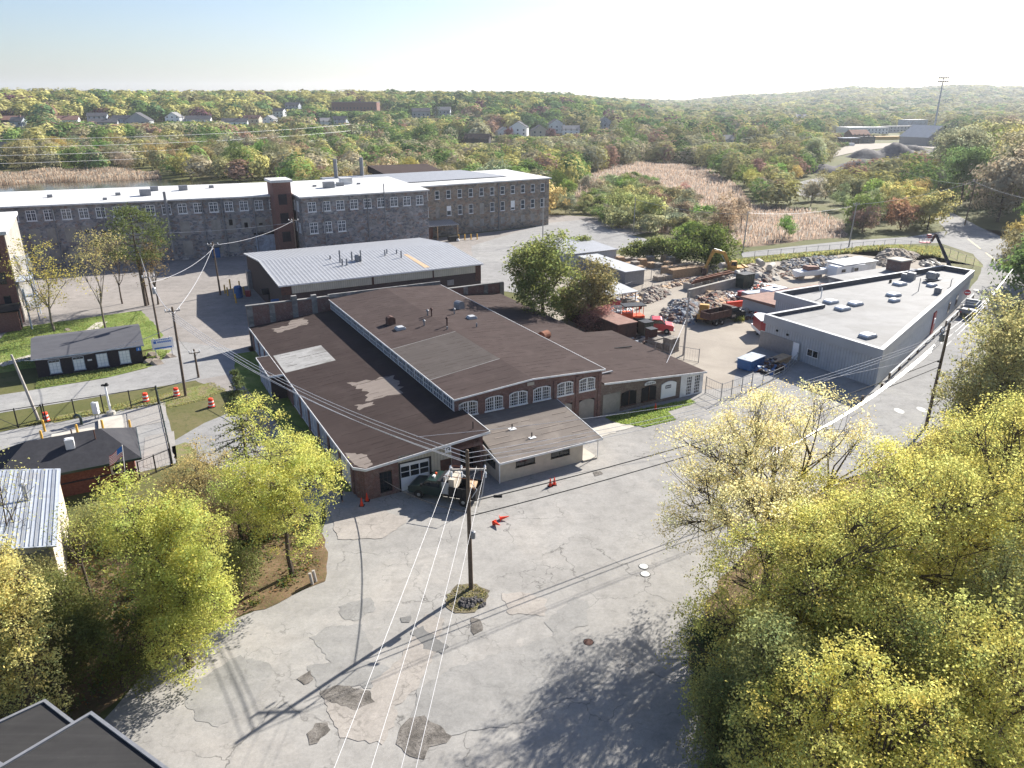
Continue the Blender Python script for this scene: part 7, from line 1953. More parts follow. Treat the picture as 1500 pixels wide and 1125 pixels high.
def crown_points(rng, n, z0, z1, rx, ry, lobes, shell=.75, lobe_r=.5, lean=(0, 0)):
    """points on the skins of overlapping lobes: an uneven, clumpy crown"""
    cz = (z0 + z1) / 2; hz = (z1 - z0) / 2
    L = []
    for i in range(lobes):
        d = rng.normal(size=3); d /= np.linalg.norm(d)
        r = rng.uniform(.25, .62)
        L.append((d * r, rng.uniform(lobe_r * .65, lobe_r * 1.1)))
    P = []
    wts = np.array([l[1] ** 2 for l in L]); wts /= wts.sum()
    pick = rng.choice(lobes, n * 2, p=wts)
    for k in pick:
        c, r = L[k]
        d = rng.normal(size=3); d /= np.linalg.norm(d)
        if d[2] < -.3 and rng.random() < .6: d[2] = -d[2]
        q = c + d * r * (rng.uniform(shell, 1.03))
        m = np.linalg.norm(q)
        if m > 1.05: q = q / m * rng.uniform(.9, 1.05)
        P.append(q)
        if len(P) == n: break
    P = np.array(P)
    lo, hi = np.percentile(P, .6, 0), np.percentile(P, 99.4, 0)
    P = (P - (lo + hi) / 2) / ((hi - lo) / 2) * [rx, ry, hz]
    P[:, 2] += cz
    f = ((P[:, 2] - z0) / max(.1, z1 - z0))
    P[:, 0] += lean[0] * f; P[:, 1] += lean[1] * f
    return P

def kgroups(P, k, rng):
    c = P[rng.choice(len(P), min(k, len(P)), replace=False)]
    for _ in range(4):
        lab = ((P[:, None] - c[None]) ** 2).sum(2).argmin(1)
        c = np.array([P[lab == i].mean(0) if (lab == i).any() else c[i] for i in range(len(c))])
    return lab, c

def tree_meshes(seed, H, z0, rx, ry, tips, per, leaf, spread, trunk_r, lobes=8, limbs=6, shell=.72, lobe_r=.5, lean=(0, 0), bark='bark', twigs=True, amt=.3, hue=.05, fork=.45, name="deciduous", sub=4, outw=.8):
    rng = np.random.default_rng(seed)
    P = crown_points(rng, tips, z0, H, rx, ry, lobes, shell, lobe_r, lean)
    m = MB()
    fork_z = z0 + (H - z0) * .12 if fork is None else H * fork
    base = np.array([0, 0, 0.]); fk = np.array([lean[0] * .25, lean[1] * .25, fork_z])
    wob = rng.normal(0, trunk_r * .5, (2, 3)) * [1, 1, 0]
    m.tube([base - [0, 0, .3], base + (fk - base) * .35 + wob[0], fk], [trunk_r * 1.25, trunk_r, trunk_r * .8], 8)
    lab, cs = kgroups(P, limbs, rng)
    for i, c in enumerate(cs):
        Q = P[lab == i]
        if not len(Q): continue
        e = fk + (c - fk) * .7
        mid = fk + (e - fk) * .5 + rng.normal(0, .06 * H, 3) * [.5, .5, .25] - [0, 0, .02 * H]
        st = base + (fk - base) * rng.uniform(.82, 1.0)
        r1 = trunk_r * rng.uniform(.4, .6)
        m.tube([st, mid, e], [r1, r1 * .7, r1 * .42], 6)
        l2, c2 = kgroups(Q, sub, rng)
        for j, d in enumerate(c2):
            W = Q[l2 == j]
            if not len(W): continue
            e2 = e + (d - e) * .8
            m.tube([mid + (e - mid) * rng.uniform(.5, 1), e + (e2 - e) * .5 + rng.normal(0, .03 * H, 3), e2], [r1 * .42, r1 * .28, r1 * .16], 5, caps=False)
            if twigs:
                for w_ in W:
                    s_ = e + (e2 - e) * rng.uniform(.45, 1)
                    m.tube([s_, s_ + (w_ - s_) * .55 + rng.normal(0, .02 * H, 3), w_], [r1 * .14, r1 * .1, r1 * .05], 3, caps=False)
    tm = m.mesh(name + "_trunk", M[bark])
    k = max(1, per)
    n = len(P)
    cen = np.repeat(P, k, 0) + rng.normal(0, 1, (n * k, 3)) * spread * [1, 1, .75]
    o_ = cen - [0, 0, z0 + (H - z0) * .35]; o_ = o_ / [rx, ry, (H - z0) * .6]; o_ /= np.linalg.norm(o_, axis=1)[:, None] + 1e-6
    V, F = leaf_quads(cen, leaf, rng, .2, .62, o_, outw)
    tb = np.repeat(tints(n, rng, amt, 1, hue), k, 0) * tints(n * k, rng, amt * .7, 1, hue * .5)
    cm = np_mesh(name + "_crown", V, F, M['leaf'], np.repeat(tb, 4, 0))
    return tm, cm

def conifer_meshes(seed, H, r, per=26, leaf=.3, layers=16, z0=.12, bare=False, name="conifer", trunk_r=.2):
    rng = np.random.default_rng(seed); m = MB()
    m.tube([(0, 0, -.3), (0, 0, H * .5), (0, 0, H * .97)], [trunk_r, trunk_r * .7, .04], 8)
    cen = []
    for i in range(layers):
        t = i / (layers - 1); z = H * (z0 + (1 - z0) * t)
        if bare: rr = r * (.35 + .75 * math.sin(math.pi * min(1, .25 + .75 * t))) * rng.uniform(.7, 1.15)
        else: rr = r * (1 - t) ** .8 * rng.uniform(.8, 1.1) + .12
        nb = 6 if not bare else 5
        for b in range(nb):
            a = rng.uniform(0, 6.283); L = rr * rng.uniform(.7, 1.1)
            e = np.array([math.cos(a) * L, math.sin(a) * L, z + (.12 * L if bare else -.18 * L)])
            s = np.array([0, 0, z]); m.tube([s, e], [.05, .015], 4, caps=False)
            if bare: q = e + rng.normal(0, 1, (per, 3)) * [.16 * r + .12, .16 * r + .12, .07 * r + .05]
            else: q = s + (e - s) * rng.uniform(.25, 1.05, (per, 1)) + rng.normal(0, .1 * r * .5, (per, 3)) * [1, 1, .6]
            cen.append(q)
    cen = np.concatenate(cen)
    V, F = leaf_quads(cen, leaf, rng, .6, .4)
    return m.mesh(name + "_trunk", M['bark']), np_mesh(name + "_crown", V, F, M['leaf'], tints(len(cen), rng, .35))

def plant(meshes, loc, color, label, cat="tree", name="deciduous_tree", group=None, rz=0.0, sc=(1, 1, 1)):
    o = thing(name, label, cat, loc, rz, group); o.scale = sc
    for nm, me in (("trunk", meshes[0]), ("crown", meshes[1])):
        if me is None: continue
        c = bpy.data.objects.new(nm, me); COL.objects.link(c); c.parent = o; c.color = (*color, 1)
    return o
def proj(p):
    z = p.z - CAM_H
    fw = p.y * math.cos(PITCH) - z * math.sin(PITCH)
    return 750 + FPX * p.x / fw, 562.5 - FPX * (p.y * math.sin(PITCH) + z * math.cos(PITCH)) / fw
def crown_base(px, py, top):
    """where a tree stands whose crown is seen round column px, foot in row py and top in row top"""
    bx = px
    for _ in range(12):
        b = G(bx, py); H_ = top_of(b, top)
        bx += px - proj(b + Vector((0, 0, H_ * .6)))[0]
    return b, H_
def near(px, py, top, half, label, color, seed, z0=.3, tips=500, per=18, leaf=.15, spread=.3, cat="tree", name="deciduous_tree", group=None, lobes=10, shell=.6, lobe_r=.45, limbs=7, lean=(0, 0), fork=.35, tr=None, bark='bark', depth=1.0, amt=.3, twigs=True, hue=.06, sub=4):
    b, H_ = crown_base(px, py, top)
    dist = b.y * math.cos(PITCH) + (CAM_H - H_ * .6) * math.sin(PITCH)
    w_ = half * dist / FPX * .93
    k_ = min(leaf, .068 if dist < 62 else leaf * .8) / leaf
    return plant(tree_meshes(seed, H_, H_ * z0, w_, w_ * depth, tips, int(per / k_ ** 1.35), leaf * k_, spread, tr or (.05 + H_ * .018), lobes, limbs, shell, lobe_r, lean, bark, twigs, amt, hue, fork, name, sub), b, color, label, cat, name, group)

# the big trees on the right of the lot
near(1142, 872, 588, 190, "wide open oak with pale cream leaves and bare limbs at the lot's right edge", (0.80, 0.72, 0.37), 101, .36, 900, 26, .105, .3, name="oak_tree", lobes=16, shell=.85, lobe_r=.34, limbs=9, fork=.3, tr=.34, amt=.16, sub=6, hue=.05)
near(1172, 1060, 730, 168, "large yellow green tree in the right foreground in front of the oak", (0.56, 0.54, 0.17), 102, .1, 1250, 24, .115, .28, lobes=18, shell=.72, lobe_r=.34, tr=.3, amt=.22, limbs=9, sub=5, hue=.07)
near(1320, 960, 640, 160, "tall yellow green tree behind the right foreground tree", (0.61, 0.58, 0.18), 103, .1, 1050, 22, .12, .3, lobes=16, lobe_r=.35, tr=.28, amt=.2, limbs=8, sub=5, hue=.06)
near(1470, 960, 610, 130, "tall yellow green tree cut by the right edge in the middle of the bank", (0.60, 0.57, 0.18), 104, .1, 1000, 22, .12, .3, lobes=16, lobe_r=.35, tr=.28, amt=.2, sub=5, hue=.06)
near(1255, 1330, 1010, 170, "pale yellow treetop rising from the bottom edge right of centre", (0.68, 0.64, 0.20), 105, .2, 1100, 22, .095, .22, lobes=20, lobe_r=.3, tr=.25, amt=.2, sub=5, hue=.06)
near(1450, 1230, 880, 150, "yellow green tree in the bottom right corner", (0.56, 0.54, 0.17), 106, .1, 950, 22, .11, .28, lobes=16, lobe_r=.35, tr=.25, sub=5, hue=.06)
near(1400, 810, 628, 115, "yellow green tree behind the bank beside the leaning street pole", (0.64, 0.60, 0.19), 107, .1, 640, 20, .13, .32, lobes=14, lobe_r=.36, sub=5, hue=.06)
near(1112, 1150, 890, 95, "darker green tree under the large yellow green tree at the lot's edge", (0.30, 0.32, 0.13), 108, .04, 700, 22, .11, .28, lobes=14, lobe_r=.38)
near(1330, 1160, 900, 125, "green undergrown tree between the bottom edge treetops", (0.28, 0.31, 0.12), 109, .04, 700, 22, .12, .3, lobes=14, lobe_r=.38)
near(1245, 1040, 800, 105, "olive green tree in the middle of the right bank", (0.43, 0.44, 0.13), 118, .04, 640, 20, .12, .3, lobes=14, lobe_r=.38)
near(1440, 1080, 800, 95, "mid green tree among the yellow ones near the right edge", (0.37, 0.38, 0.16), 119, .04, 560, 20, .12, .3, lobes=12, lobe_r=.38)
near(1225, 880, 690, 90, "pale yellow tree between the oak and the tall yellow green tree", (0.61, 0.57, 0.18), 116, .06, 560, 20, .12, .3, lobes=12, lobe_r=.38, hue=.06)
near(1040, 985, 905, 44, "dense dark green cedar like shrub at the lot's right edge", (0.12, 0.17, 0.09), 110, .02, 420, 16, .1, .2, "shrub", "shrub", lobes=8)
near(1065, 1140, 985, 50, "green bush at the lot's edge beside the bottom edge", (0.29, 0.31, 0.12), 117, .02, 360, 16, .1, .22, "shrub", "shrub", lobes=8)
near(1470, 655, 432, 75, "broad olive green tree beside the street at the right edge", (0.42, 0.40, 0.19), 111, .04, 760, 20, .17, .4, lobes=14, lobe_r=.38, sub=5)
near(1540, 620, 400, 85, "olive tree cut by the right edge above the street bank", (0.45, 0.42, 0.13), 112, .04, 560, 18, .18, .45, lobes=12, lobe_r=.4)
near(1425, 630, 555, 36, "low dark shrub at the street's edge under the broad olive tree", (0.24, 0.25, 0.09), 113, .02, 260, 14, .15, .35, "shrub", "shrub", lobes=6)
near(1500, 790, 590, 90, "bushy yellow olive tree cut by the right edge above the bank", (0.54, 0.53, 0.16), 114, .04, 560, 20, .15, .36, lobes=12, lobe_r=.4)
# left foreground
near(250, 975, 700, 84, "full round yellow green maple leaning over the road at the left", (0.57, 0.58, 0.17), 120, .04, 1100, 26, .115, .26, name="maple_tree", lobes=20, lobe_r=.33, tr=.22, limbs=9, sub=5, hue=.06, amt=.22)
near(410, 842, 588, 84, "bright lemon green tree with a thin trunk by the factory's side", (0.64, 0.64, 0.19), 121, .24, 820, 24, .105, .24, name="maple_tree", lobes=18, lobe_r=.33, tr=.17, amt=.18, sub=5, hue=.06)
near(12, 1090, 790, 62, "pale cream leaved tree cut by the left edge of the photo", (0.66, 0.60, 0.24), 122, .1, 640, 22, .1, .25, lobes=14, lobe_r=.36, hue=.06)
near(-25, 1020, 850, 70, "yellow green tree cut by the left edge above the flat roofs", (0.53, 0.53, 0.16), 123, .1, 480, 18, .11, .28, lobes=10)
near(292, 760, 655, 60, "dry beige leafed bush between the maple and the lemon green tree", (0.50, 0.41, 0.18), 124, .05, 480, 14, .09, .22, "shrub", "shrub", lobes=10, amt=.2)
near(345, 790, 690, 46, "brown olive bush beside the lemon green tree's trunk", (0.32, 0.27, 0.14), 125, .02, 400, 14, .1, .22, "shrub", "shrub", lobes=8)
near(393, 780, 715, 40, "olive green bush under the lemon green tree", (0.28, 0.28, 0.12), 126, .02, 340, 14, .1, .2, "shrub", "shrub", lobes=8)
near(345, 862, 790, 36, "low leafy green bush on the brown bank right of the maple", (0.25, 0.27, 0.10), 127, .02, 240, 14, .1, .2, "shrub", "shrub", lobes=7)
near(118, 885, 750, 28, "thin leaning young tree with sparse green leaves before the pump house", (0.46, 0.48, 0.13), 128, .45, 80, 6, .1, .28, lobes=8, lean=(-1.0, .4), tr=.1, fork=.5)
near(140, 800, 742, 38, "bright green bush beside the pump house's brick wall", (0.36, 0.37, 0.15), 129, .02, 400, 16, .1, .22, "shrub", "shrub", lobes=8)
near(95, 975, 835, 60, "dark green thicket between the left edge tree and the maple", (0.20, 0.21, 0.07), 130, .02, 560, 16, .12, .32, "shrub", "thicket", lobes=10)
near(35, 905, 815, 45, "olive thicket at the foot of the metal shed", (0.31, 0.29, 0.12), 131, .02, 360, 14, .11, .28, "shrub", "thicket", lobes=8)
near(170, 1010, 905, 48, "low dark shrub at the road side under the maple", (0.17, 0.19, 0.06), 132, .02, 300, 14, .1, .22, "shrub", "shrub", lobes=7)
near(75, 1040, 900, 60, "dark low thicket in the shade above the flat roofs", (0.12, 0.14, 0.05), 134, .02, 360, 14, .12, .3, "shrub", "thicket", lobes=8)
near(0, 860, 650, 50, "almost bare spring tree with thin twigs before the metal shed", (0.59, 0.55, 0.21), 133, .35, 120, 4, .085, .3, lobes=8, tr=.12, fork=.35, shell=.4)
near(40, 700, 652, 24, "small olive bush behind the metal shed's roof", (0.38, 0.34, 0.15), 135, .02, 160, 12, .1, .2, "shrub", "shrub", lobes=6)
b, h_ = crown_base(352, 692, 545)
plant(conifer_meshes(140, h_, 3.4, 46, .13, 16, .14, False, "pine", .16), b, (.13, .16, .07), "dark green pine standing behind the lemon green tree", "tree", "pine_tree")
# park trees in front of the mill
near(62, 485, 352, 47, "young yellow leafed tree by the brick block on the park lawn", (.48, .42, .12), 141, .28, 200, 9, .17, .45, lobes=9, tr=.16, fork=.3, shell=.5, bark='bark_grey')
near(138, 482, 340, 40, "slender forked tree with sparse pale leaves on the park lawn", (.42, .37, .16), 142, .4, 230, 6, .15, .4, lobes=8, tr=.15, fork=.28, shell=.5, bark='bark_grey')
near(222, 446, 352, 24, "brownish half bare tree right of the tall pine", (.26, .2, .1), 143, .35, 170, 7, .16, .4, lobes=6, tr=.14, fork=.3)
near(168, 445, 345, 26, "grey brown half bare tree left of the tall pine", (.28, .22, .13), 144, .35, 150, 6, .16, .4, lobes=6, tr=.13, fork=.3)
b, h_ = crown_base(199, 448, 308)
plant(conifer_meshes(145, h_, 4.4, 90, .2, 13, .48, True, "pine", .28), b, (.13, .16, .06), "tall pine with an open rounded crown on the park lawn", "tree", "pine_tree")
# beside the factory and the yard
near(795, 478, 348, 52, "large mid green tree behind the factory's right roof", (.24, .27, .09), 150, .1, 560, 18, .24, .5, lobes=12, lobe_r=.42, sub=5)
near(866, 478, 384, 36, "olive brown vine covered tree round the transformer pole", (.27, .24, .11), 151, .08, 320, 16, .22, .5, lobes=8)
near(838, 470, 405, 26, "olive bush between the green tree and the vines", (.21, .22, .07), 152, .03, 200, 14, .22, .45, "shrub", "shrub", lobes=6)
near(872, 484, 446, 26, "dusky pink leafed shrub at the edge of the factory roof", (.34, .17, .15), 153, .03, 200, 12, .17, .35, "shrub", "shrub", lobes=7)
near(1035, 390, 336, 46, "dense dark green thicket behind the yellow excavator", (.13, .17, .045), 154, .02, 420, 14, .32, .6, "shrub", "thicket", lobes=9)
near(988, 382, 352, 26, "dark green bush left of the thicket behind the pallets", (.16, .2, .06), 155, .02, 200, 14, .3, .55, "shrub", "shrub", lobes=6)
near(955, 380, 350, 22, "green bush behind the pallet stacks", (.19, .22, .07), 156, .02, 180, 14, .28, .5, "shrub", "shrub", lobes=6)
near(930, 378, 356, 20, "small green bush behind the left pallet stacks", (.2, .22, .07), 157, .02, 160, 14, .26, .45, "shrub", "shrub", lobes=5)
near(845, 372, 346, 20, "low green bush by the mill's side road", (.22, .25, .08), 158, .02, 160, 14, .26, .45, "shrub", "shrub", lobes=5)
near(1080, 470, 462, 8, "small weed bush beside the black dump truck", (.2, .22, .06), 159, .02, 60, 10, .15, .2, "shrub", "shrub", lobes=3)

# ------------------------------------------------------------------ kinds used again and again in the woods
PROTO = {
    'round': [tree_meshes(200 + i, 9, 1.2, 4.2, 4.2, 190, 22, .25, .42, .16, 9, 5, .7, .46, twigs=False, name="round_tree", amt=.22, outw=2.2) for i in range(4)],
    'airy': [tree_meshes(210 + i, 10, 2.6, 3.9, 3.9, 190, 16, .22, .42, .17, 9, 6, .5, .45, twigs=False, name="airy_tree", amt=.2, outw=1.6) for i in range(4)],
    'willow': [tree_meshes(220 + i, 4.2, .15, 3.4, 3.4, 150, 18, .22, .36, .1, 7, 5, .75, .5, twigs=False, name="willow", amt=.2, fork=.1, outw=2.2) for i in range(3)],
    'tall': [tree_meshes(230 + i, 17, 3.0, 6.2, 6.2, 420, 22, .28, .6, .3, 13, 7, .7, .4, twigs=False, name="tall_tree", amt=.22, outw=2.0) for i in range(3)],
    'spruce': [conifer_meshes(240 + i, 13, 3.2, 14, .5, 15, .08, False, "spruce") for i in range(2)],
}
prng = random.Random(77)
TREES = 0
def wood_tree(kind, x, y, h, color, label, group, cat="tree", name=None):
    global TREES
    ms = prng.choice(PROTO[kind])
    h0 = {'round': 9, 'airy': 10, 'willow': 4.2, 'tall': 17, 'spruce': 13}[kind]
    s = h / h0
    c = tuple(v * prng.uniform(.85, 1.15) for v in color)
    TREES += 1
    return plant(ms, (x, y, hgt(x, y) - .1), c, label, cat, name or {'willow': "willow_shrub", 'spruce': "spruce_tree"}.get(kind, "deciduous_tree"), group, prng.uniform(0, 6.28), (s * prng.uniform(.85, 1.2), s * prng.uniform(.85, 1.2), s))
def inside(p, poly):
    c = False; n = len(poly)
    for i in range(n):
        a, b = poly[i], poly[(i + 1) % n]
        if (a[1] > p[1]) != (b[1] > p[1]) and p[0] < (b[0] - a[0]) * (p[1] - a[1]) / (b[1] - a[1]) + a[0]: c = not c
    return c
def pxpoly(*p): return [tuple(G(x, y)[:2]) for x, y in p]
KEEP_OUT = [pxpoly((840, 302), (845, 262), (880, 250), (925, 240), (985, 238), (1040, 250), (1085, 275), (1100, 300), (1180, 308), (1235, 325), (1240, 348), (1180, 352), (1090, 362), (1010, 350), (920, 330)),
            pxpoly((-120, 345), (-120, 258), (60, 250), (236, 252), (258, 263), (330, 266), (440, 267), (420, 345)),
            pxpoly((1140, 295), (1150, 274), (1200, 258), (1265, 258), (1265, 272), (1225, 275), (1205, 290)),
            [tuple(S(a, b)[:2]) for a, b in ((-70, 40), (130, 40), (130, 126), (96, 152), (76, 170), (-60, 170))],
            pxpoly((1240, 346), (1330, 343), (1382, 336), (1345, 306), (1325, 300), (1355, 296), (1400, 308), (1450, 334), (1520, 362), (1600, 420), (1400, 520), (1000, 400), (1085, 362)),
            pxpoly((760, 330), (812, 322), (850, 318), (910, 336), (1010, 362), (900, 420), (760, 420))]
YARD_FAR = [tuple(GT(*p)[:2]) for p in [(1190, 262), (1225, 222), (1290, 200), (1345, 196), (1400, 203), (1402, 250), (1300, 262)]]
def free(x, y): return not any(inside((x, y), k) for k in KEEP_OUT) and not inside((x, y), YARD_FAR)
HOUSES = [(o.location.x, o.location.y, max(o.children[0].dimensions.x, 8) if o.children else 8) for o in COL.objects if o.get("category") in ("house", "hall", "works building", "institution", "shed") and o.location.length > 400]
def clear_of_houses(x, y):
    """how tall a tree may stand here without hiding a house from the works' side of the valley"""
    d = math.hypot(x, y); cap = 99.0
    for hx, hy, w_ in HOUSES:
        D = math.hypot(hx, hy)
        if d > D + 14 or d < D - 420: continue
        lat = abs(x * hy - y * hx) / D
        if lat > w_ * .62 + 5: continue
        if abs(d - D) < 16: return 0
        zt = hgt(hx, hy) + 1.6
        cap = min(cap, CAM_H + (zt - CAM_H) * d / D - hgt(x, y))
    return cap
PAL = {'olive': (.33, .31, .15), 'grey': (.36, .35, .22), 'yellow': (.47, .44, .17), 'green': (.21, .3, .09), 'red': (.34, .22, .16), 'tan': (.4, .35, .23), 'dark': (.1, .16, .06), 'purple': (.15, .07, .09), 'ridge': (.43, .41, .15), 'blue': (.11, .18, .08)}
# trees one can tell apart by eye: marsh willows, road side trees, the bank at the right, the first rows behind the mill
def scatter(poly, n, gap, fn, seed, tries=60):
    rng = random.Random(seed); P = []
    xs = [p[0] for p in poly]; ys = [p[1] for p in poly]
    for _ in range(n * tries):
        if len(P) >= n: break
        x, y = rng.uniform(min(xs), max(xs)), rng.uniform(min(ys), max(ys))
        if not inside((x, y), poly): continue
        if fn and not fn(x, y): continue
        if any((x - a) ** 2 + (y - b) ** 2 < gap * gap for a, b in P): continue
        P.append((x, y))
    return P
WORDS = {'olive': "olive", 'grey': "grey green", 'yellow': "yellow green", 'green': "mid green", 'red': "reddish brown", 'tan': "tan", 'dark': "dark green"}
def wood(poly, n, gap, kinds, cols, h0, h1, where, group, seed, fn=free, cat="tree"):
    rng = random.Random(seed)
    for x, y in scatter(poly, n, gap, fn, seed):
        k = rng.choice(kinds); c = rng.choice(cols)
        hh = rng.uniform(h0, h1); u = proj(Vector((x, y, 0)))[0]
        wr = where
        if where == "MILL": wr = "behind " + ("the mill's left end" if u < 130 else "the mill's left wing" if u < 300 else "the mill's tower" if u < 440 else "the mill's middle block" if u < 610 else "the mill's right wing")
        if where == "MARSH": wr = ("near the mill" if u < 930 else "in mid marsh" if u < 1010 else "at the marsh's far right")
        if where == "BANK": wr = "by the bend, " + ("left side" if u < 1430 else "by the edge" if u > 1500 else "middle")
        sz = "low " if hh < h0 + (h1 - h0) * .33 else "tall " if hh > h0 + (h1 - h0) * .67 else ""
        wood_tree(k, x, y, hh, PAL[c], "%s%s %s %s" % (sz, WORDS[c], {'round': "round tree", 'airy': "thin leafed tree", 'willow': "rounded shrub", 'tall': "broad tree", 'spruce': "spruce"}[k], wr), group, "shrub" if k == 'willow' else cat)
wood(pxpoly((850, 316), (880, 282), (925, 266), (965, 280), (1030, 322), (1078, 348), (1010, 352), (930, 338)), 60, 5.5, ['willow'], ['grey', 'grey', 'olive', 'green'], 3.2, 5.6, "MARSH", "willow shrubs of the marsh", 31, None)
for px, py, h, c, lab in ((962, 318, 8, 'red', "reddish brown tree standing among the marsh willows"), (1000, 300, 7, 'red', "smaller reddish tree at the far side of the marsh"), (1065, 350, 11, 'tan', "tall tan leafed tree at the marsh edge by the back street"), (1085, 335, 8, 'grey', "grey green tree right of the tall tan leafed tree"), (1150, 350, 6, 'green', "green bush along the back street below the reeds")):
    p = G(px, py); wood_tree('airy', p.x, p.y, h, PAL[c], lab, None)
wood(pxpoly((1085, 272), (1110, 262), (1180, 262), (1250, 290), (1345, 300), (1340, 312), (1385, 335), (1330, 342), (1262, 346), (1245, 318), (1180, 304), (1105, 298)), 42, 6.5, ['round', 'airy', 'round'], ['olive', 'yellow', 'green', 'grey', 'green', 'yellow', 'grey', 'red'], 6.5, 10, "between reeds and bend", "trees between reeds and street bend", 32, lambda x, y: not any(inside((x, y), k) for k in KEEP_OUT[2:5]))
wood(pxpoly((1440, 318), (1405, 302), (1385, 285), (1385, 262), (1400, 235), (1470, 225), (1640, 240), (1640, 345), (1520, 350)), 46, 9.5, ['tall', 'tall', 'round'], ['olive', 'yellow', 'grey', 'green', 'yellow'], 15, 24, "BANK", "tall trees on the right bank", 33, free)
wood(pxpoly((1500, 368), (1560, 350), (1640, 340), (1700, 420), (1560, 430), (1480, 470)), 14, 8, ['round', 'tall'], ['olive', 'yellow', 'green'], 9, 14, "right of the street", "trees right of the street", 34, None)
p = G(1190, 250); wood_tree('tall', p.x, p.y, 15, PAL['tan'], "tall tan leafed oak standing alone above the winding road", None, name="oak_tree")
wood(pxpoly((1080, 262), (1100, 238), (1180, 235), (1180, 258)), 10, 9, ['round', 'airy'], ['olive', 'green', 'yellow'], 8, 12, "by the lone oak", "trees by the winding road", 35, free)
wood([tuple(S(a, b)[:2]) for a, b in ((100, 132), (112, 104), (128, 100), (150, 130), (150, 175), (100, 185), (98, 155))], 26, 6.5, ['round', 'willow', 'airy'], ['olive', 'green', 'grey', 'yellow'], 4.5, 9, "past the mill's right end", "trees beyond the mill's right end", 36, None)
wood([tuple(S(a, b)[:2]) for a, b in ((-80, 200), (-60, 176), (76, 174), (97, 156), (104, 182), (96, 236), (-40, 262), (-130, 270))], 55, 9.0, ['round', 'airy', 'round'], ['olive', 'green', 'tan', 'yellow', 'grey', 'red', 'olive'], 8.5, 13.5, "MILL", "woods behind the mill", 37, free)
wood(pxpoly((-60, 256), (-60, 228), (440, 228), (440, 264), (250, 260), (236, 250)), 70, 10.5, ['round', 'airy', 'round'], ['olive', 'green', 'tan', 'yellow', 'grey', 'green', 'olive'], 9, 14, "MILL", "woods behind the mill", 38, free)
INDIV = [(o.location.x, o.location.y) for o in COL.objects if o.get("category") in ("tree", "shrub") and o.location.y > 130]

# ------------------------------------------------------------------ far woods: one mass, crown by crown
def template(seed, n, size, flatz=.8):
    rng = np.random.default_rng(seed)
    P = crown_points(rng, n, .05, 1.0, .5, .5, 8, .72, .48)
    o_ = P - [0, 0, .35]; o_ /= np.linalg.norm(o_, axis=1)[:, None]
    return leaf_quads(P, size, rng, .2, .8, o_, 2.6)[0].reshape(n, 4, 3)
LOD = [[template(300 + i, 640, .052) for i in range(5)], [template(310 + i, 300, .078) for i in range(5)], [template(320 + i, 64, .17) for i in range(5)]]
frng = np.random.default_rng(9)
grid = {}
for x, y in INDIV: grid.setdefault((int(x // 12), int(y // 12)), []).append((x, y))
def pick(cols, w): return PAL[cols[frng.choice(len(cols), p=np.array(w) / sum(w))]]
parts_ = {0: [], 1: [], 2: []}; cols_ = {0: [], 1: [], 2: []}
d = 232.0
while d < 4200:
    wdt = 11 if d < 430 else 11 + (d - 430) * .014 if d < 1100 else 20.4 + (d - 1100) * .006
    step = wdt * (.92 if d < 900 else 1.0)
    for az in np.arange(-38, 38.5, math.degrees(wdt / d)):
        a = R(az + frng.uniform(-.45, .45) * math.degrees(wdt / d)); dd = d + frng.uniform(-.5, .5) * step
        x, y = dd * math.sin(a), dd * math.cos(a)
        if dd < 600 and not free(x, y): continue
        if dd > 400 and inside((x, y), YARD_FAR): continue
        if dd < 560:
            k = (int(x // 12), int(y // 12))
            if any((x - p) ** 2 + (y - q) ** 2 < 56 for i in (-1, 0, 1) for j in (-1, 0, 1) for p, q in grid.get((k[0] + i, k[1] + j), [])): continue
            if az > 22 and dd < 300: continue
        cap = clear_of_houses(x, y) if dd > 300 else 99
        if cap < 2.5: continue
        azd = math.degrees(a)
        if dd < 620: c = pick(['olive', 'tan', 'yellow', 'green', 'red', 'grey', 'dark'], [3.2, 2.4, 2, 5, 1.6, 2.6, 2.6]) if azd < 14 else pick(['olive', 'grey', 'yellow', 'green', 'red'], [4, 4, 2, 3, .8])
        elif dd < 820: c = pick(['olive', 'tan', 'red', 'green', 'blue', 'yellow', 'purple'], [2.6, 1.4, 1.2, 3.6, 4.4, 1.6, .4])
        elif azd < -9: c = pick(['ridge', 'yellow', 'olive', 'blue', 'green', 'purple'], [6, 3, 2, 2, 2.4, .4])
        elif azd < 10: c = pick(['blue', 'ridge', 'green', 'olive', 'purple', 'dark'], [4, 3, 3, 2, .35, 2.4])
        else: c = pick(['olive', 'ridge', 'grey', 'green', 'blue'], [4, 2, 3, 2, 1.5])
        hh = frng.uniform(7.5, 13) if dd < 520 else frng.uniform(10, 18)
        if dd > 1400: hh *= 1.15
        w2 = wdt * frng.uniform(.9, 1.35)
        if hh > cap: hh = cap; w2 *= max(.55, min(1, cap / 9))
        lod = 0 if dd < 560 else 1 if dd < 1150 else 2
        T_ = LOD[lod][frng.integers(5)]
        th = frng.uniform(0, 6.28); cs, sn = math.cos(th), math.sin(th)
        Q = T_ @ np.array([[cs, sn, 0], [-sn, cs, 0], [0, 0, 1]])
        parts_[lod].append((Q * [w2, w2, hh] + [x, y, hgt(x, y) - .3]).astype(np.float32))
        cols_[lod].append(np.array(c) * frng.uniform(.8, 1.2))
    d += step * .9
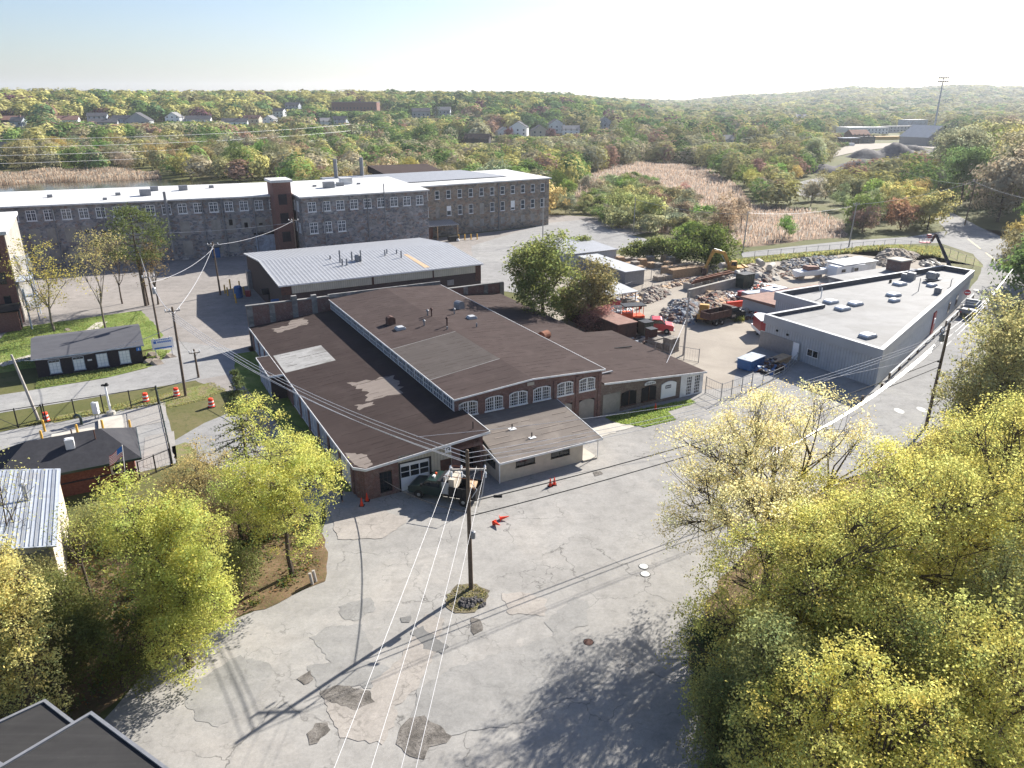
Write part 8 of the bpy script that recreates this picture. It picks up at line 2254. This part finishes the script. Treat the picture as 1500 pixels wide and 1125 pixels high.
for lod, nm, lab in ((0, "marsh_woods", "mixed olive, tan and green woods stretching behind the mill and the marsh"), (1, "hillside_woods", "spring green and blue green trees between the houses on the rise"), (2, "far_woods", "hazy far woods up to the horizon")):
    Q = np.concatenate(parts_[lod]); n = len(Q)
    per = LOD[lod][0].shape[0]
    t = np.repeat(np.array(cols_[lod]), per, 0)
    b = frng.uniform(.82, 1.18, n)[:, None]
    me = np_mesh(nm, Q.reshape(-1, 3), np.arange(n * 4).reshape(n, 4), M['leaf_far'], np.repeat(t * b, 4, 0))
    o = bpy.data.objects.new(nm, me); COL.objects.link(o); o.color = (1, 1, 1, 1)
    tag(o, lab, "woods", None, "stuff")
for px, py, h, lab in ((640, 176, 22, "tall dark spruce poking above the ridge in the middle"), (668, 176, 20, "dark spruce on the ridge right of the taller one"), (487, 192, 15, "dark spruce beside the small white house"), (1376, 232, 18, "dark spruce beside the floodlight mast"), (1386, 232, 17, "second dark spruce right of the floodlight mast"), (1440, 215, 20, "tall dark spruce among the right bank trees")):
    p = GT(px, py); wood_tree('spruce', p.x, p.y, h, (.07, .11, .06), lab, None)
for px, py, h, lab in ((672, 190, 9, "purple beech between two pale houses"), (745, 205, 9, "purple tree left of the white gabled house"), (806, 206, 9, "purple tree right of the cream house"), (760, 192, 10, "purple beech behind the white gabled house"), (905, 196, 9, "purple tree at the right end of the house row"), (10, 178, 10, "purple tree at the far left ridge"), (295, 178, 9, "purple tree above the white ranch house")):
    p = GT(px, py); wood_tree('round', p.x, p.y, h, PAL['purple'], lab, None)

# ------------------------------------------------------------------ reeds, grass and undergrowth
def blades(name, poly, n, h0, h1, w_, color, label, seed, cat="reeds", lean=.15, z=0.0):
    rng = np.random.default_rng(seed); r2 = random.Random(seed)
    xs = [p[0] for p in poly]; ys = [p[1] for p in poly]; P = []
    while len(P) < n:
        x, y = r2.uniform(min(xs), max(xs)), r2.uniform(min(ys), max(ys))
        if inside((x, y), poly): P.append((x, y, z))
    P = np.array(P); a = rng.uniform(0, np.pi, n); h = rng.uniform(h0, h1, n)
    h *= .75 + .35 * np.sin(P[:, 0] * .21) * np.sin(P[:, 1] * .17)
    u = np.stack([np.cos(a), np.sin(a), a * 0], 1) * (w_ * rng.uniform(.6, 1.3, n))[:, None]
    t = rng.normal(0, lean, (n, 3)) * h[:, None]; t[:, 2] = h
    V = np.stack([P - u * .6, P + u * .6, P + t + u, P + t - u], 1).reshape(-1, 3)
    me = np_mesh(name, V, np.arange(n * 4).reshape(n, 4), M['leaf'], tints(n, rng, .3, 4, .1))
    o = bpy.data.objects.new(name, me); COL.objects.link(o); o.color = (*color, 1)
    return tag(o, label, cat, None, "stuff")
blades("reeds", KEEP_OUT[0], 30000, .8, 1.7, .085, (.42, .34, .28), "pinkish tan dry reeds filling the marsh right of the mill", 41)
blades("reeds", pxpoly((-60, 276), (-60, 262), (60, 254), (160, 250), (232, 255), (238, 262), (160, 266), (60, 268)), 11000, 1.6, 2.9, .11, (.43, .35, .27), "tan reed bed on the river bank behind the mill", 42)
blades("grass", pxpoly((1040, 386), (1090, 388), (1180, 378), (1300, 366), (1378, 378), (1376, 362), (1310, 361), (1180, 373), (1090, 380)), 5000, .4, 1.0, .14, (.3, .3, .12), "rough weeds on the bank between salvage yard and back street", 43, "weeds")
for nm_, poly, n_, c_, lab in (("grass", [tuple(S(*p)[:2]) for p in ((-32, 53.6), (-12.8, 55.4), (-11.4, 61), (-12, 67), (-13.4, 77.5), (-30.6, 75.6), (-33.4, 62))], 9000, (.24, .28, .1), "mown grass of the park lawn"),
                              ("grass", [tuple(S(*p)[:2]) for p in ((-26.5, 44.9), (-18, 45.5), (-13.6, 47.6), (-11.5, 51), (-11.2, 53), (-13.6, 53.2), (-14, 48.6), (-26.5, 48.5))], 4200, (.24, .27, .1), "grass of the corner lawn round the black building"),
                              ("grass", [tuple(S(*p)[:2]) for p in ((-27, 33.2), (-18, 34.6), (-12.2, 35.8), (-7.6, 37), (-6.4, 33.6), (-9.2, 31.2), (-13, 30.6), (-13.8, 32.2), (-27, 32.2))], 5200, (.34, .33, .13), "rough grass of the verge outside the iron fence"),
                              ("grass", pxpoly((886, 612), (935, 600), (975, 592), (1010, 585), (1020, 590), (978, 603), (990, 615), (945, 626), (905, 620)), 4200, (.28, .36, .09), "grass strip before the arched doors"),
                              ("weeds", pxpoly((654, 886), (656, 873), (671, 859), (697, 858), (714, 867), (709, 880), (694, 894), (667, 896)), 900, (.3, .28, .13), "weeds and dead grass on the pole island")):
    blades(nm_, poly, n_, .05, .22, .05, c_, lab, 90 + n_, "grass", .5)
def undergrowth(name, poly, n, size, hmax, color, label, seed):
    rng = np.random.default_rng(seed); r2 = random.Random(seed)
    xs = [p[0] for p in poly]; ys = [p[1] for p in poly]; P = []
    cl = [(r2.uniform(min(xs), max(xs)), r2.uniform(min(ys), max(ys)), r2.uniform(.4, 1.4)) for _ in range(260)]
    cl = [c for c in cl if inside(c[:2], poly)]
    while len(P) < n:
        c = r2.choice(cl); x, y = r2.gauss(c[0], c[2] * .6), r2.gauss(c[1], c[2] * .6)
        if inside((x, y), poly): P.append((x, y, abs(r2.gauss(0, .5)) * hmax * c[2] / 1.4 + .03))
    V, F = leaf_quads(np.array(P), size, rng, .6)
    o = bpy.data.objects.new(name, np_mesh(name, V, F, M['leaf'], tints(n, rng, .4, 4, .25))); COL.objects.link(o); o.color = (*color, 1)
    return tag(o, label, "undergrowth", None, "stuff")
LB = pxpoly((215, 978), (330, 908), (468, 848), (472, 800), (450, 758), (380, 732), (300, 742), (210, 740), (100, 800), (-40, 870), (-60, 1080), (60, 1100))
undergrowth("undergrowth", LB, 17000, .1, 1.1, (.17, .19, .06), "low green plants and brown litter on the left wooded bank", 51)
undergrowth("leaf_litter", LB, 6000, .07, .05, (.32, .19, .1), "fallen brown leaves on the left wooded bank", 53)
undergrowth("undergrowth", pxpoly((1062, 1150), (1018, 962), (1048, 880), (1118, 800), (1205, 738), (1325, 668), (1405, 622), (1440, 560), (1460, 500), (1505, 445), (1680, 440), (1700, 800), (1500, 1180)), 14000, .13, .9, (.22, .23, .06), "low green plants on the bank under the right hand trees", 52)

# ------------------------------------------------------------------ look-alikes are told apart by their place in the row
ORD = ["leftmost", "second from left", "third from left", "fourth from left", "fifth from left", "sixth from left", "seventh from left", "eighth from left", "ninth from left", "tenth from left"]
NUM = ["", "", "two", "three", "four", "five", "six", "seven", "eight", "nine", "ten", "eleven", "twelve", "thirteen", "fourteen", "fifteen", "sixteen", "seventeen", "eighteen", "nineteen", "twenty"]
def tell_apart():
    by = {}
    for o in COL.objects:
        if o.parent is None and o.get("label") and o.get("category"): by.setdefault(o["label"], []).append(o)
    for lab, os_ in by.items():
        n = len(os_)
        if n < 2 or n > 20: continue
        os_.sort(key=lambda o: proj(Vector(o.location))[0])
        for i, o in enumerate(os_):
            w_ = ORD[i] if i < n - 1 and i < 10 else "rightmost" if i == n - 1 else ORD[n - 1 - i].replace("left", "right")
            o["label"] = "%s of %s %s" % (w_, NUM[n], lab)
tell_apart()

# ------------------------------------------------------------------ the air
hz = MB(); hz.box(-6300, 6300, -6300, 6300, -12, 150)
mh, nth, outh = new_mat("haze")
pv_ = nth.nodes.new("ShaderNodeVolumePrincipled")
pv_.inputs["Color"].default_value = (.86, .91, 1.0, 1)
pv_.inputs["Density"].default_value = .0001
pv_.inputs["Anisotropy"].default_value = .35
nth.links.new(pv_.outputs[0], outh.inputs["Volume"])
tag(hz.build("haze", mh), "thin pale haze in the air over the whole place", "haze", None, "stuff")
